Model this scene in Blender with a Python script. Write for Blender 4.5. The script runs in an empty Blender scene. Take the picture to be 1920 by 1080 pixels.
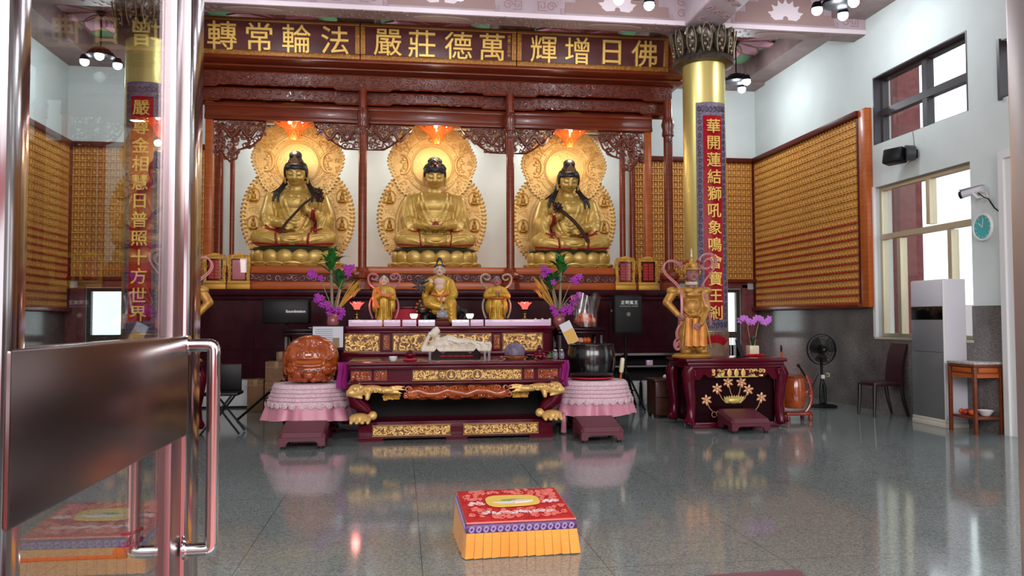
import bpy, bmesh, math, random
from mathutils import Vector, Matrix, Euler, noise
from mathutils.bvhtree import BVHTree
PI = math.pi
sc = bpy.context.scene
COL = sc.collection
random.seed(7)

# ------------------------------------------------------------------ camera
CAM_H, FPX = 1.35, 1500.0
YAW, PITCH, ROLL = 0.13723616, 0.03948015, -0.00288601
_f = Vector((math.sin(YAW)*math.cos(PITCH), math.cos(YAW)*math.cos(PITCH), math.sin(PITCH)))
_r = Vector((math.cos(YAW), -math.sin(YAW), 0))
_u = _r.cross(_f)
CR = _r*math.cos(ROLL) + _u*math.sin(ROLL)
CU = _u*math.cos(ROLL) - _r*math.sin(ROLL)
CF = _f
cam = bpy.data.cameras.new('camera')
cam.sensor_width = 36.0
cam.lens = 36.0*FPX/1920.0
cam.clip_start = 0.05
cam.clip_end = 200
camo = bpy.data.objects.new('camera', cam)
COL.objects.link(camo)
camo.matrix_world = Matrix(((CR.x, CU.x, -CF.x, 0), (CR.y, CU.y, -CF.y, 0), (CR.z, CU.z, -CF.z, CAM_H), (0, 0, 0, 1)))
sc.camera = camo

def W(px, py, Y):
    """world point on the plane y = Y that the photograph shows at pixel (px, py)"""
    d = CR*((px-960)/FPX) + CU*((540-py)/FPX) + CF
    return Vector((0, 0, CAM_H)) + d*(Y/d.y)

def WX(px, py, X):
    d = CR*((px-960)/FPX) + CU*((540-py)/FPX) + CF
    return Vector((0, 0, CAM_H)) + d*(X/d.x)

def WZ(px, py, Z=0.0):
    d = CR*((px-960)/FPX) + CU*((540-py)/FPX) + CF
    return Vector((0, 0, CAM_H)) + d*((Z-CAM_H)/d.z)

# ------------------------------------------------------------------ world, lights, exposure
wd = bpy.data.worlds.new('sky')
sc.world = wd
wd.use_nodes = True
nt = wd.node_tree
bg = nt.nodes['Background']
bg.inputs['Color'].default_value = (0.90, 0.96, 1.0, 1)
bg.inputs['Strength'].default_value = 1.9
sc.view_settings.view_transform = 'Standard'
sc.view_settings.look = 'None'
sc.view_settings.gamma = 1
sc.view_settings.exposure = 0.4
sc.view_settings.use_curve_mapping = False
sc.cycles.max_bounces = 8
sc.cycles.transparent_max_bounces = 12
sc.cycles.sample_clamp_indirect = 6.0
sc.cycles.caustics_reflective = False
sc.cycles.caustics_refractive = False

def area_light(name, loc, target, sx, sy, power, color=(1, 1, 1)):
    l = bpy.data.lights.new(name, 'AREA')
    l.shape = 'RECTANGLE'
    l.size, l.size_y, l.energy, l.color = sx, sy, power, color
    o = bpy.data.objects.new(name, l)
    o.location = loc
    o.rotation_euler = (Vector(target)-Vector(loc)).to_track_quat('-Z', 'Y').to_euler()
    COL.objects.link(o)
    return o
# daylight of the open temple front (behind the photographer) and of the side windows
area_light('daylight_front', (0.55, -2.2, 4.3), (0.55, 8.0, 0.6), 12.0, 2.8, 720, (1.0, 0.94, 0.94))

# ------------------------------------------------------------------ materials
def lin(c):
    out = []
    for v in c:
        v = v/255.0
        out.append(v/12.92 if v <= 0.04045 else ((v+0.055)/1.055)**2.4)
    return (*out, 1.0)

MATS = {}
def mat(name, col, rough=0.5, metal=0.0, var=None, bump=None, coat=0.0, emit=None, spec=None, trans=0.0, sheen=0.0, alpha=1.0):
    """col: sRGB 0..255. var = (col2, scale, detail). bump = (scale, strength)."""
    m = bpy.data.materials.new(name)
    m.use_nodes = True
    n = m.node_tree.nodes
    l = m.node_tree.links
    b = n['Principled BSDF']
    b.inputs['Base Color'].default_value = lin(col)
    b.inputs['Roughness'].default_value = rough
    b.inputs['Metallic'].default_value = metal
    if coat:
        b.inputs['Coat Weight'].default_value = coat
        b.inputs['Coat Roughness'].default_value = 0.06
    if spec is not None:
        b.inputs['Specular IOR Level'].default_value = spec
    if trans:
        b.inputs['Transmission Weight'].default_value = trans
    if sheen:
        b.inputs['Sheen Weight'].default_value = sheen
    if alpha < 1:
        b.inputs['Alpha'].default_value = alpha
    if emit:
        b.inputs['Emission Color'].default_value = lin(emit[0])
        b.inputs['Emission Strength'].default_value = emit[1]
    if var or bump:
        tc = n.new('ShaderNodeTexCoord')
    if var:
        nz = n.new('ShaderNodeTexNoise')
        nz.inputs['Scale'].default_value = var[1]
        nz.inputs['Detail'].default_value = var[2] if len(var) > 2 else 4
        cr = n.new('ShaderNodeValToRGB')
        cr.color_ramp.elements[0].position = 0.35
        cr.color_ramp.elements[1].position = 0.65
        cr.color_ramp.elements[0].color = lin(col)
        cr.color_ramp.elements[1].color = lin(var[0])
        l.new(tc.outputs['Object'], nz.inputs['Vector'])
        l.new(nz.outputs['Fac'], cr.inputs['Fac'])
        l.new(cr.outputs['Color'], b.inputs['Base Color'])
    if bump:
        nb = n.new('ShaderNodeTexNoise')
        nb.inputs['Scale'].default_value = bump[0]
        nb.inputs['Detail'].default_value = 5
        bp = n.new('ShaderNodeBump')
        bp.inputs['Strength'].default_value = bump[1]
        bp.inputs['Distance'].default_value = 0.02
        l.new(tc.outputs['Object'], nb.inputs['Vector'])
        l.new(nb.outputs['Fac'], bp.inputs['Height'])
        l.new(bp.outputs['Normal'], b.inputs['Normal'])
    MATS[name] = m
    return m

def wood(name, c1, c2, rough=0.3, scale=(1.2, 1.2, 14), coat=0.06):
    m = mat(name, c1, rough, coat=coat, spec=0.3)
    n, l = m.node_tree.nodes, m.node_tree.links
    tc = n.new('ShaderNodeTexCoord'); mp = n.new('ShaderNodeMapping')
    mp.inputs['Scale'].default_value = scale
    nz = n.new('ShaderNodeTexNoise'); nz.inputs['Scale'].default_value = 2.0; nz.inputs['Detail'].default_value = 6
    cr = n.new('ShaderNodeValToRGB')
    cr.color_ramp.elements[0].position = 0.3; cr.color_ramp.elements[1].position = 0.7
    cr.color_ramp.elements[0].color = lin(c1); cr.color_ramp.elements[1].color = lin(c2)
    l.new(tc.outputs['Object'], mp.inputs['Vector']); l.new(mp.outputs['Vector'], nz.inputs['Vector'])
    l.new(nz.outputs['Fac'], cr.inputs['Fac']); l.new(cr.outputs['Color'], n['Principled BSDF'].inputs['Base Color'])
    return m

def speckle(name, cols, rough, scale, stains=None, tile=None, coat=0.0, spec=0.5):
    """granite: voronoi crystals coloured through a ramp; optional tile joints (sx, sy, ox, oy)."""
    m = mat(name, cols[0], rough, coat=coat, spec=spec)
    n, l = m.node_tree.nodes, m.node_tree.links
    b = n['Principled BSDF']
    tc = n.new('ShaderNodeTexCoord')
    vo = n.new('ShaderNodeTexVoronoi'); vo.inputs['Scale'].default_value = scale
    sep = n.new('ShaderNodeSeparateColor')
    cr = n.new('ShaderNodeValToRGB')
    cr.color_ramp.elements[0].color = lin(cols[0]); cr.color_ramp.elements[1].color = lin(cols[-1])
    for i, c in enumerate(cols[1:-1]):
        e = cr.color_ramp.elements.new((i+1)/(len(cols)-1)); e.color = lin(c)
    l.new(tc.outputs['Object'], vo.inputs['Vector'])
    l.new(vo.outputs['Color'], sep.inputs['Color']); l.new(sep.outputs['Red'], cr.inputs['Fac'])
    out = cr.outputs['Color']
    if stains:
        nz = n.new('ShaderNodeTexNoise'); nz.inputs['Scale'].default_value = stains[1]; nz.inputs['Detail'].default_value = 6
        mx = n.new('ShaderNodeMix'); mx.data_type = 'RGBA'; mx.blend_type = 'MULTIPLY'
        mr = n.new('ShaderNodeMapRange')
        mr.inputs[1].default_value = 0.35; mr.inputs[2].default_value = 0.75
        mr.inputs[3].default_value = 0.0; mr.inputs[4].default_value = stains[2]
        l.new(tc.outputs['Object'], nz.inputs['Vector']); l.new(nz.outputs['Fac'], mr.inputs['Value'])
        l.new(mr.outputs['Result'], mx.inputs[0]); l.new(out, mx.inputs[6]); mx.inputs[7].default_value = lin(stains[0])
        out = mx.outputs[2]
    if tile:
        sx, sy, ox, oy = tile
        xyz = n.new('ShaderNodeSeparateXYZ'); l.new(tc.outputs['Object'], xyz.inputs[0])
        ds = []
        for ax, s, o in (('X', sx, ox), ('Y', sy, oy)):
            a = n.new('ShaderNodeMath'); a.operation = 'SUBTRACT'; l.new(xyz.outputs[ax], a.inputs[0]); a.inputs[1].default_value = o
            d = n.new('ShaderNodeMath'); d.operation = 'PINGPONG'; l.new(a.outputs[0], d.inputs[0]); d.inputs[1].default_value = s/2
            ds.append(d)
        mn = n.new('ShaderNodeMath'); mn.operation = 'MINIMUM'; l.new(ds[0].outputs[0], mn.inputs[0]); l.new(ds[1].outputs[0], mn.inputs[1])
        lt = n.new('ShaderNodeMath'); lt.operation = 'LESS_THAN'; l.new(mn.outputs[0], lt.inputs[0]); lt.inputs[1].default_value = 0.0022
        mx2 = n.new('ShaderNodeMix'); mx2.data_type = 'RGBA'
        l.new(lt.outputs[0], mx2.inputs[0]); l.new(out, mx2.inputs[6]); mx2.inputs[7].default_value = lin((58, 56, 54))
        out = mx2.outputs[2]
    l.new(out, b.inputs['Base Color'])
    return m

white_wall = mat('white_paint', (212, 221, 219), 0.75, var=((204, 214, 212), 1.5, 3))
grey_wall = mat('niche_white', (205, 205, 206), 0.6)
dado = speckle('grey_granite_cladding', ((108, 102, 100), (124, 119, 117), (136, 131, 128), (152, 148, 144)), 0.16, 90, ((120, 112, 108), 1.1, 0.9))
floor_m = speckle('polished_floor_granite', ((98, 108, 109), (118, 129, 129), (132, 141, 140), (152, 159, 156)), 0.09, 115, ((206, 206, 200), 0.5, 0.5), (1.0, 1.0, -0.885, 0.3), spec=0.8)
yard_m = speckle('terracotta_paving', ((150, 70, 66), (176, 92, 84), (160, 82, 76)), 0.6, 8, None, (0.4, 0.4, 0, 0))
gold_statue = mat('statue_gold', (214, 184, 104), 0.36, 0.35, var=((198, 162, 80), 6, 3))
gold_relief = mat('carved_gold', (230, 186, 112), 0.4, 0.3, bump=(40, 0.25))
gold_old = mat('old_gold', (186, 138, 52), 0.42, 0.45, bump=(60, 0.3))
gold_halo = mat('halo_gold', (236, 200, 126), 0.42, 0.25, bump=(26, 0.45))
gold_char = mat('gold_leaf_character', (232, 190, 100), 0.38, 0.45)
gold_column = mat('gold_column_metal', (208, 190, 116), 0.36, 0.7, bump=(3, 0.03))
gold_red = mat('aged_red_gold', (150, 78, 44), 0.4, 0.3, var=((196, 120, 60), 30, 3))
niche_gold = mat('niche_gold', (222, 166, 84), 0.45, 0.1)
niche_back = mat('niche_back', (176, 118, 52), 0.6)
niche_red = mat('niche_red', (168, 42, 30), 0.5)
lacquer = mat('maroon_lacquer', (82, 8, 30), 0.16, spec=0.22)
lacquer_dark = mat('dark_lacquer', (30, 6, 12), 0.2, spec=0.14)
marble = mat('maroon_marble', (58, 22, 30), 0.22, var=((46, 16, 23), 5, 8), spec=0.1)
wood_red = wood('red_brown_wood', (104, 40, 20), (134, 56, 28), 0.25)
wood_redh = wood('red_brown_wood_beam', (98, 38, 20), (128, 54, 28), 0.25, scale=(1.0, 10, 10))
wood_or = wood('orange_wood', (164, 80, 34), (188, 100, 44), 0.3)
wood_orh = wood('orange_wood_rail', (162, 74, 30), (186, 94, 40), 0.3, scale=(1.0, 10, 10))
wood_carve = mat('carved_wood', (96, 42, 28), 0.3, var=((120, 56, 38), 20, 4), coat=0.2)
wood_dk = mat('carved_wood_backing', (86, 32, 22), 0.4, spec=0.12)
wood_tbl = wood('side_table_wood', (100, 46, 26), (122, 60, 34), 0.35)
wood_fish = mat('amber_wood', (148, 64, 26), 0.2, var=((176, 84, 36), 9, 5), coat=0.6)
wood_fish_dk = mat('dark_amber_wood', (112, 44, 20), 0.25, var=((140, 60, 26), 14, 5), coat=0.6)
leather = mat('maroon_leather', (92, 34, 48), 0.38, bump=(90, 0.15))
black = mat('black_plastic', (14, 14, 16), 0.4, spec=0.2)
black_gloss = mat('black_gloss', (10, 10, 11), 0.12)
rubber = mat('black_rubber', (12, 12, 12), 0.7)
steel = mat('brushed_steel', (196, 190, 190), 0.18, 1.0, bump=(2.5, 0.02))
steel_dull = mat('dull_steel', (172, 166, 166), 0.3, 1.0)
chrome = mat('chrome', (215, 215, 215), 0.06, 1.0)
hair = mat('blue_black_hair', (26, 26, 30), 0.45)
redtrim = mat('red_trim', (140, 22, 30), 0.5)
red_panel = mat('red_lacquer_panel', (172, 18, 34), 0.25, var=((150, 12, 28), 30, 2), spec=0.12)
red_cloth = mat('red_cloth', (176, 24, 52), 0.7)
purple_border = mat('mauve_brocade', (120, 108, 128), 0.5, var=((86, 76, 98), 24, 4))
bronze = mat('dark_bronze', (58, 52, 48), 0.35, 0.6, var=((92, 84, 74), 30, 4))
bronze_edge = mat('worn_bronze_edge', (132, 118, 92), 0.4, 0.6)
white_gloss = mat('white_enamel', (226, 226, 226), 0.35)
ac_white = mat('white_casing', (214, 214, 222), 0.4)
ac_grey = mat('grey_front', (122, 124, 128), 0.3)
alu = mat('anodised_frame', (196, 186, 160), 0.35, 0.5)
alu_dark = mat('dark_window_frame', (66, 62, 66), 0.4, 0.3)
pink_satin = mat('pink_satin', (206, 130, 150), 0.35, sheen=0.4)
lace = mat('white_lace', (226, 204, 210), 0.8, var=((206, 170, 182), 60, 2))
pink_card = mat('pale_pink_card', (224, 192, 222), 0.35, coat=0.5)
jade_white = mat('white_marble_scroll_pattern', (226, 218, 200), 0.35, var=((206, 198, 180), 5, 4))
skin_pale = mat('pale_face_paint', (206, 176, 158), 0.5)
skin_mauve = mat('mauve_face_paint', (150, 100, 104), 0.45)
robe_yellow = mat('yellow_gold_robe', (202, 164, 62), 0.4, 0.35, var=((178, 130, 40), 8, 4))
robe_orange = mat('orange_sash', (204, 110, 56), 0.5)
ribbon_m = mat('pink_silver_ribbon', (186, 120, 124), 0.35, 0.2)
card = mat('brown_cardboard', (140, 104, 74), 0.8, var=((126, 92, 64), 6, 3))
paper = mat('white_paper', (214, 218, 228), 0.7)
paper_text = mat('printed_text', (150, 156, 172), 0.7)
paper_yellow = mat('yellow_paper', (226, 180, 92), 0.7)
leaf = mat('green_leaf', (40, 104, 42), 0.4, var=((64, 134, 58), 12, 3))
leaf_dk = mat('dark_leaf', (30, 66, 34), 0.45)
stem_m = mat('plant_stem', (140, 132, 104), 0.6)
orchid = mat('purple_orchid', (168, 30, 168), 0.5, var=((136, 20, 140), 30, 2))
orchid_pale = mat('lilac_orchid', (190, 110, 206), 0.5)
wheat = mat('dried_wheat', (188, 146, 56), 0.7)
fruit = mat('orange_fruit', (206, 96, 40), 0.4)
fruit_red = mat('red_fruit', (170, 40, 34), 0.35)
cream_pot = mat('cream_ceramic', (216, 208, 176), 0.3)
concrete = mat('pale_render', (226, 226, 226), 0.8)
brick_red = mat('red_brick', (128, 66, 66), 0.7, var=((108, 52, 54), 10, 3))
clock_face = mat('turquoise_face', (72, 176, 176), 0.4)
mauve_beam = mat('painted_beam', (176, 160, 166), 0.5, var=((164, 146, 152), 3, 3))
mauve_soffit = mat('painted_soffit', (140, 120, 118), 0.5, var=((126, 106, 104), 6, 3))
paint_brown = mat('brown_scroll_paint', (156, 122, 124), 0.5)
paint_tan = mat('tan_panel_paint', (152, 126, 122), 0.5)
paint_white = mat('white_lotus_paint', (222, 208, 214), 0.5)
paint_green = mat('green_coffer_paint', (112, 176, 128), 0.5)
paint_pink = mat('pink_petal_paint', (222, 176, 196), 0.5)
paint_rim = mat('petal_outline_paint', (170, 110, 116), 0.5)
cushion_red = mat('red_brocade', (176, 30, 34), 0.75, var=((188, 52, 50), 22, 4), spec=0.15)
cushion_emb = mat('pink_embroidery', (214, 110, 98), 0.5)
purple_emb = mat('lilac_embroidery_pattern', (170, 140, 190), 0.45)
cushion_purple = mat('purple_brocade', (66, 34, 82), 0.45, var=((88, 46, 106), 30, 3), sheen=0.3)
skirt_yellow = mat('yellow_satin', (216, 138, 44), 0.45, sheen=0.3, var=((226, 154, 60), 4, 2))
emb_yellow = mat('yellow_embroidery', (226, 190, 84), 0.5)
emb_white = mat('white_embroidery', (214, 204, 204), 0.5)
emb_green = mat('green_embroidery', (120, 150, 80), 0.5)
crystal = mat('crystal', (235, 240, 250), 0.04, trans=0.75)
bulb_m = mat('lit_bulb', (255, 255, 255), 0.5, emit=((225, 238, 255), 26))
lotus_glow = mat('lit_orange_petal', (190, 80, 34), 0.2, emit=((255, 120, 50), 0.22))
lotus_bulb = mat('lit_warm_bulb', (255, 230, 190), 0.5, emit=((255, 214, 150), 22))
lamp_pink = mat('lit_pink_petal', (240, 90, 90), 0.35, emit=((255, 84, 74), 1.3))
lamp_core = mat('lit_lamp_core', (255, 220, 210), 0.4, emit=((255, 190, 170), 5))
cand_glow = mat('lit_candle_glass', (250, 240, 220), 0.2, emit=((255, 236, 210), 1.6))

def glass_mat():
    m = bpy.data.materials.new('clear_glass')
    m.use_nodes = True
    n, l = m.node_tree.nodes, m.node_tree.links
    n.remove(n['Principled BSDF'])
    out = n['Material Output']
    tr = n.new('ShaderNodeBsdfTransparent'); tr.inputs[0].default_value = (0.9, 0.93, 0.92, 1)
    gl = n.new('ShaderNodeBsdfGlossy'); gl.inputs['Roughness'].default_value = 0.0
    fr = n.new('ShaderNodeFresnel')
    ge = n.new('ShaderNodeNewGeometry')
    mr = n.new('ShaderNodeMapRange')          # same index of refraction seen from either face of the pane
    mr.inputs[3].default_value = 1.52; mr.inputs[4].default_value = 1/1.52
    l.new(ge.outputs['Backfacing'], mr.inputs['Value']); l.new(mr.outputs['Result'], fr.inputs['IOR'])
    k = n.new('ShaderNodeMath'); k.operation = 'MULTIPLY'; k.inputs[1].default_value = 1.0; k.use_clamp = True
    mx = n.new('ShaderNodeMixShader')
    l.new(fr.outputs[0], k.inputs[0]); l.new(k.outputs[0], mx.inputs[0])
    l.new(tr.outputs[0], mx.inputs[1]); l.new(gl.outputs[0], mx.inputs[2]); l.new(mx.outputs[0], out.inputs[0])
    return m
glass = glass_mat()

def cello_mat():
    m = bpy.data.materials.new('cellophane')
    m.use_nodes = True
    n, l = m.node_tree.nodes, m.node_tree.links
    n.remove(n['Principled BSDF'])
    tr = n.new('ShaderNodeBsdfTransparent'); gl = n.new('ShaderNodeBsdfGlossy'); gl.inputs['Roughness'].default_value = 0.15
    mx = n.new('ShaderNodeMixShader'); mx.inputs[0].default_value = 0.18
    l.new(tr.outputs[0], mx.inputs[1]); l.new(gl.outputs[0], mx.inputs[2]); l.new(mx.outputs[0], n['Material Output'].inputs[0])
    return m
cello = cello_mat()
red_wood = mat('red_lacquered_wood', (140, 48, 32), 0.3, coat=.3)
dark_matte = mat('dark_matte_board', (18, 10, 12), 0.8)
chest_m = wood('dark_brown_chest_wood', (58, 28, 20), (76, 38, 26), 0.4)
magenta = mat('magenta_cloth', (150, 26, 118), 0.6)
tan_card = mat('tan_card', (150, 126, 92), 0.7)
tape_m = mat('packing_tape', (168, 132, 96), 0.3)
blade_m = mat('smoky_blade', (40, 40, 44), 0.3, alpha=0.55)
leather_dk = mat('dark_maroon_leather', (50, 18, 26), 0.35, bump=(80, .1))
leg_dk = mat('dark_stained_leg', (34, 16, 14), 0.3)
ac_grey2 = mat('darker_grey_front', (104, 106, 108), 0.3)
cream_base = mat('cream_base', (206, 200, 186), 0.4)
stone_top = speckle('pale_stone_top', ((150, 146, 142), (176, 172, 168), (196, 192, 188)), 0.25, 60)
grey_dk = mat('dark_grey_plastic', (66, 68, 72), 0.45)
red_string = mat('red_string', (160, 8, 40), 0.8, spec=.1)
gong_m = mat('black_gong_glaze', (14, 13, 14), 0.18, coat=.4)
jar_m = mat('grey_glass_jar', (150, 146, 160), 0.08, trans=.5)
grille_m = mat('black_grille_cloth', (12, 12, 13), 0.7)
awning_m = mat('mauve_grey_slat', (112, 92, 102), 0.7)
eye_dk = mat('dark_eye_line', (70, 52, 26), 0.5)
gate_red = mat('red_gate_wall', (178, 62, 66), 0.6)
# ------------------------------------------------------------------ helpers
def V(*a):
    return Vector(a)

class MB:
    def __init__(s):
        s.bm = bmesh.new()
    def _xf(s, vs, M):
        bmesh.ops.transform(s.bm, matrix=M, verts=vs)
    def box(s, c, d, rz=0.0, bev=0.0, rot=None):
        r = bmesh.ops.create_cube(s.bm, size=1.0)
        vs = r['verts']
        for v in vs:
            v.co = Vector((v.co.x*d[0], v.co.y*d[1], v.co.z*d[2]))
        if bev > 0:
            es = list({e for v in vs for e in v.link_edges})
            rb = bmesh.ops.bevel(s.bm, geom=es, offset=min(bev, min(d)*0.45), segments=2, affect='EDGES', profile=0.5)
            vs = list({v for f in rb['faces'] for v in f.verts} | {v for v in vs if v.is_valid})
        R = rot.to_matrix().to_4x4() if rot else Matrix.Rotation(rz, 4, 'Z')
        s._xf(vs, Matrix.Translation(c) @ R)
        return vs
    def bb(s, x0, x1, y0, y1, z0, z1, bev=0.0):
        return s.box(V((x0+x1)/2, (y0+y1)/2, (z0+z1)/2), (abs(x1-x0), abs(y1-y0), abs(z1-z0)), bev=bev)
    def ball(s, c, r, rot=None, sub=2):
        if isinstance(r, (int, float)):
            r = (r, r, r)
        q = bmesh.ops.create_icosphere(s.bm, subdivisions=sub, radius=1.0)
        M = Matrix.Translation(c) @ (Euler(rot).to_matrix().to_4x4() if rot else Matrix()) @ Matrix.Diagonal((*r, 1))
        s._xf(q['verts'], M)
        return q['verts']
    def cyl(s, p0, p1, r0, r1=None, n=16, caps=True):
        p0, p1 = Vector(p0), Vector(p1)
        r1 = r0 if r1 is None else r1
        d = p1-p0
        if d.length < 1e-6:
            return
        q = bmesh.ops.create_cone(s.bm, cap_ends=caps, cap_tris=False, segments=n, radius1=max(r0, 1e-4), radius2=max(r1, 1e-4), depth=d.length)
        M = Matrix.Translation((p0+p1)/2) @ d.to_track_quat('Z', 'Y').to_matrix().to_4x4()
        s._xf(q['verts'], M)
        return q['verts']
    def cap(s, p0, p1, r0, r1=None, n=12):
        r1 = r0 if r1 is None else r1
        s.cyl(p0, p1, r0, r1, n)
        s.ball(Vector(p0), r0); s.ball(Vector(p1), r1)
    def tube(s, pts, r, n=8, closed=False, flat=1.0):
        pts = [Vector(p) for p in pts]
        m = len(pts)
        rs = r if isinstance(r, (list, tuple)) else [r]*m
        rings = []
        prev = None
        for i, p in enumerate(pts):
            if closed:
                t = pts[(i+1) % m]-pts[i-1]
            else:
                t = pts[min(i+1, m-1)]-pts[max(i-1, 0)]
            if t.length < 1e-9:
                t = V(0, 0, 1)
            t.normalize()
            if prev is None:
                a = V(0, 1, 0) if abs(t.y) < 0.9 else V(1, 0, 0)
            else:
                a = prev
            a = (a - t*a.dot(t))
            if a.length < 1e-6:
                a = t.orthogonal()
            a.normalize()
            prev = a
            b = t.cross(a)
            rings.append([s.bm.verts.new(p + a*(math.cos(2*PI*k/n)*rs[i]*flat) + b*(math.sin(2*PI*k/n)*rs[i])) for k in range(n)])
        for i in range(m if closed else m-1):
            A, B = rings[i], rings[(i+1) % m]
            for k in range(n):
                s.bm.faces.new((A[k], A[(k+1) % n], B[(k+1) % n], B[k]))
        if not closed:
            s.bm.faces.new(rings[0][::-1]); s.bm.faces.new(rings[-1])
    def lathe(s, prof, c=(0, 0, 0), n=32, sx=1.0, sy=1.0, close=True, rot=None):
        c = Vector(c)
        R = Euler(rot).to_matrix() if rot else Matrix.Identity(3)
        rings = []
        for r, z in prof:
            rings.append([s.bm.verts.new(c + R @ V(math.cos(2*PI*k/n)*r*sx, math.sin(2*PI*k/n)*r*sy, z)) for k in range(n)])
        for A, B in zip(rings, rings[1:]):
            for k in range(n):
                s.bm.faces.new((A[k], A[(k+1) % n], B[(k+1) % n], B[k]))
        if close:
            s.bm.faces.new(rings[0][::-1]); s.bm.faces.new(rings[-1])
    def prism(s, poly, y0, y1, bev=0.0, axis='y'):
        """outline in (x, z) extruded from y0 to y1 (or outline in (y, z) along x, or (x, y) along z)"""
        def P(a, b, d):
            return V(a, d, b) if axis == 'y' else (V(d, a, b) if axis == 'x' else V(a, b, d))
        A = [s.bm.verts.new(P(a, b, y0)) for a, b in poly]
        B = [s.bm.verts.new(P(a, b, y1)) for a, b in poly]
        n = len(poly)
        f1 = s.bm.faces.new(A); f2 = s.bm.faces.new(B[::-1])
        fs = [f1, f2]
        for k in range(n):
            fs.append(s.bm.faces.new((A[(k+1) % n], A[k], B[k], B[(k+1) % n])))
        bmesh.ops.recalc_face_normals(s.bm, faces=fs)
        if bev:
            es = list(f1.edges)+list(f2.edges)
            bmesh.ops.bevel(s.bm, geom=es, offset=bev, segments=2, affect='EDGES')
        return A+B
    def surf(s, fn, nu, nv, cu=False, cv=False):
        g = [[s.bm.verts.new(fn(i/(nu if cu else nu-1), j/(nv if cv else nv-1))) for j in range(nv)] for i in range(nu)]
        for i in range(nu if cu else nu-1):
            for j in range(nv if cv else nv-1):
                s.bm.faces.new((g[i][j], g[(i+1) % nu][j], g[(i+1) % nu][(j+1) % nv], g[i][(j+1) % nv]))
    def add(s, me, M=None):
        k = len(s.bm.verts)
        s.bm.from_mesh(me)
        s.bm.verts.ensure_lookup_table()
        if M is not None:
            s._xf(s.bm.verts[k:], M)
    def mesh(s, name, m, ang=40, solid=0.0):
        if solid:
            fs = list(s.bm.faces)
            bmesh.ops.recalc_face_normals(s.bm, faces=fs)
            bmesh.ops.solidify(s.bm, geom=fs, thickness=solid)
        bmesh.ops.recalc_face_normals(s.bm, faces=list(s.bm.faces))
        me = bpy.data.meshes.new(name)
        s.bm.to_mesh(me)
        s.bm.free()
        if m:
            me.materials.append(m)
        for p in me.polygons:
            p.use_smooth = True
        me.set_sharp_from_angle(angle=math.radians(ang))
        return me
    def obj(s, name, m, parent=None, ang=40, solid=0.0):
        return link(name, s.mesh(name, m, ang, solid), parent)

def link(name, me, parent=None, loc=None):
    o = bpy.data.objects.new(name, me)
    COL.objects.link(o)
    if parent:
        o.parent = parent
    if loc is not None:
        o.location = loc
    return o

def tag(o, label, cat, group=None):
    o['label'] = label
    o['category'] = cat
    if group:
        o['group'] = group
    return o

def thing(name, label, cat, loc=(0, 0, 0), rz=0.0, group=None):
    o = bpy.data.objects.new(name, None)
    o.empty_display_size = 0.1
    COL.objects.link(o)
    o.location = loc
    o.rotation_euler = (0, 0, rz)
    return tag(o, label, cat, group)

def struct(o):
    o['kind'] = 'structure'
    return o

def dup(root, loc, rz=None, label=None, sx=None):
    r = root.copy(); COL.objects.link(r); r.location = loc
    if rz is not None:
        r.rotation_euler = (0, 0, rz)
    if label:
        r['label'] = label
    if sx:
        r.scale = sx
    kids = [o for o in COL.objects if o.parent == root]
    for ch in kids:
        c = ch.copy(); COL.objects.link(c); c.parent = r
        for g in [o for o in COL.objects if o.parent == ch]:
            d = g.copy(); COL.objects.link(d); d.parent = c
    return r

# ---- merged bodies: ellipsoids, tapered limbs and cords melted into one continuous skin
def blob_mesh(items, vox, smooth=3, base=None):
    b = MB()
    if base:
        b.add(base)
    for it in items:
        k = it[0]
        if k == 'e':
            b.ball(Vector(it[1]), it[2], it[3] if len(it) > 3 else None, 3)
        elif k == 'c':
            b.cap(it[1], it[2], it[3], it[4] if len(it) > 4 else it[3], 14)
        elif k == 't':
            b.tube(it[1], it[2], 8)
        elif k == 'b':
            b.box(Vector(it[1]), it[2], rot=Euler(it[3]) if len(it) > 3 else None)
    me = b.mesh('tmp', None)
    o = bpy.data.objects.new('tmp', me)
    COL.objects.link(o)
    rm = o.modifiers.new('r', 'REMESH'); rm.mode = 'VOXEL'; rm.voxel_size = vox
    if smooth:
        sm = o.modifiers.new('s', 'SMOOTH'); sm.iterations = smooth; sm.factor = 0.5
    dg = bpy.context.evaluated_depsgraph_get()
    out = bpy.data.meshes.new_from_object(o.evaluated_get(dg))
    bpy.data.objects.remove(o)
    bpy.data.meshes.remove(me)
    for p in out.polygons:
        p.use_smooth = True
    return out

def blob(name, items, vox, m, parent=None, smooth=3, base=None):
    me = blob_mesh(items, vox, smooth, base)
    me.name = name
    me.materials.clear(); me.materials.append(m)
    return link(name, me, parent)

def bvh_of(me):
    return BVHTree.FromPolygons([v.co.copy() for v in me.vertices], [tuple(p.vertices) for p in me.polygons])

def project(bvh, pts, off=0.0, ystart=-3.0):
    """drop an (x, z) curve onto the front of a body"""
    out = []
    for x, z in pts:
        h = bvh.ray_cast(V(x, ystart, z), V(0, 1, 0))
        if h[0] is not None:
            out.append(h[0] + V(0, off, 0))
    return out

def quad(p0, p1, p2, n=12):
    return [((1-t)**2*p0[0]+2*t*(1-t)*p1[0]+t*t*p2[0], (1-t)**2*p0[1]+2*t*(1-t)*p1[1]+t*t*p2[1]) for t in [i/n for i in range(n+1)]]

def bez3(p0, p1, p2, p3, n=14):
    out = []
    for i in range(n+1):
        t = i/n
        out.append(Vector(p0)*(1-t)**3 + Vector(p1)*3*t*(1-t)**2 + Vector(p2)*3*t*t*(1-t) + Vector(p3)*t**3)
    return out

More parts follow.
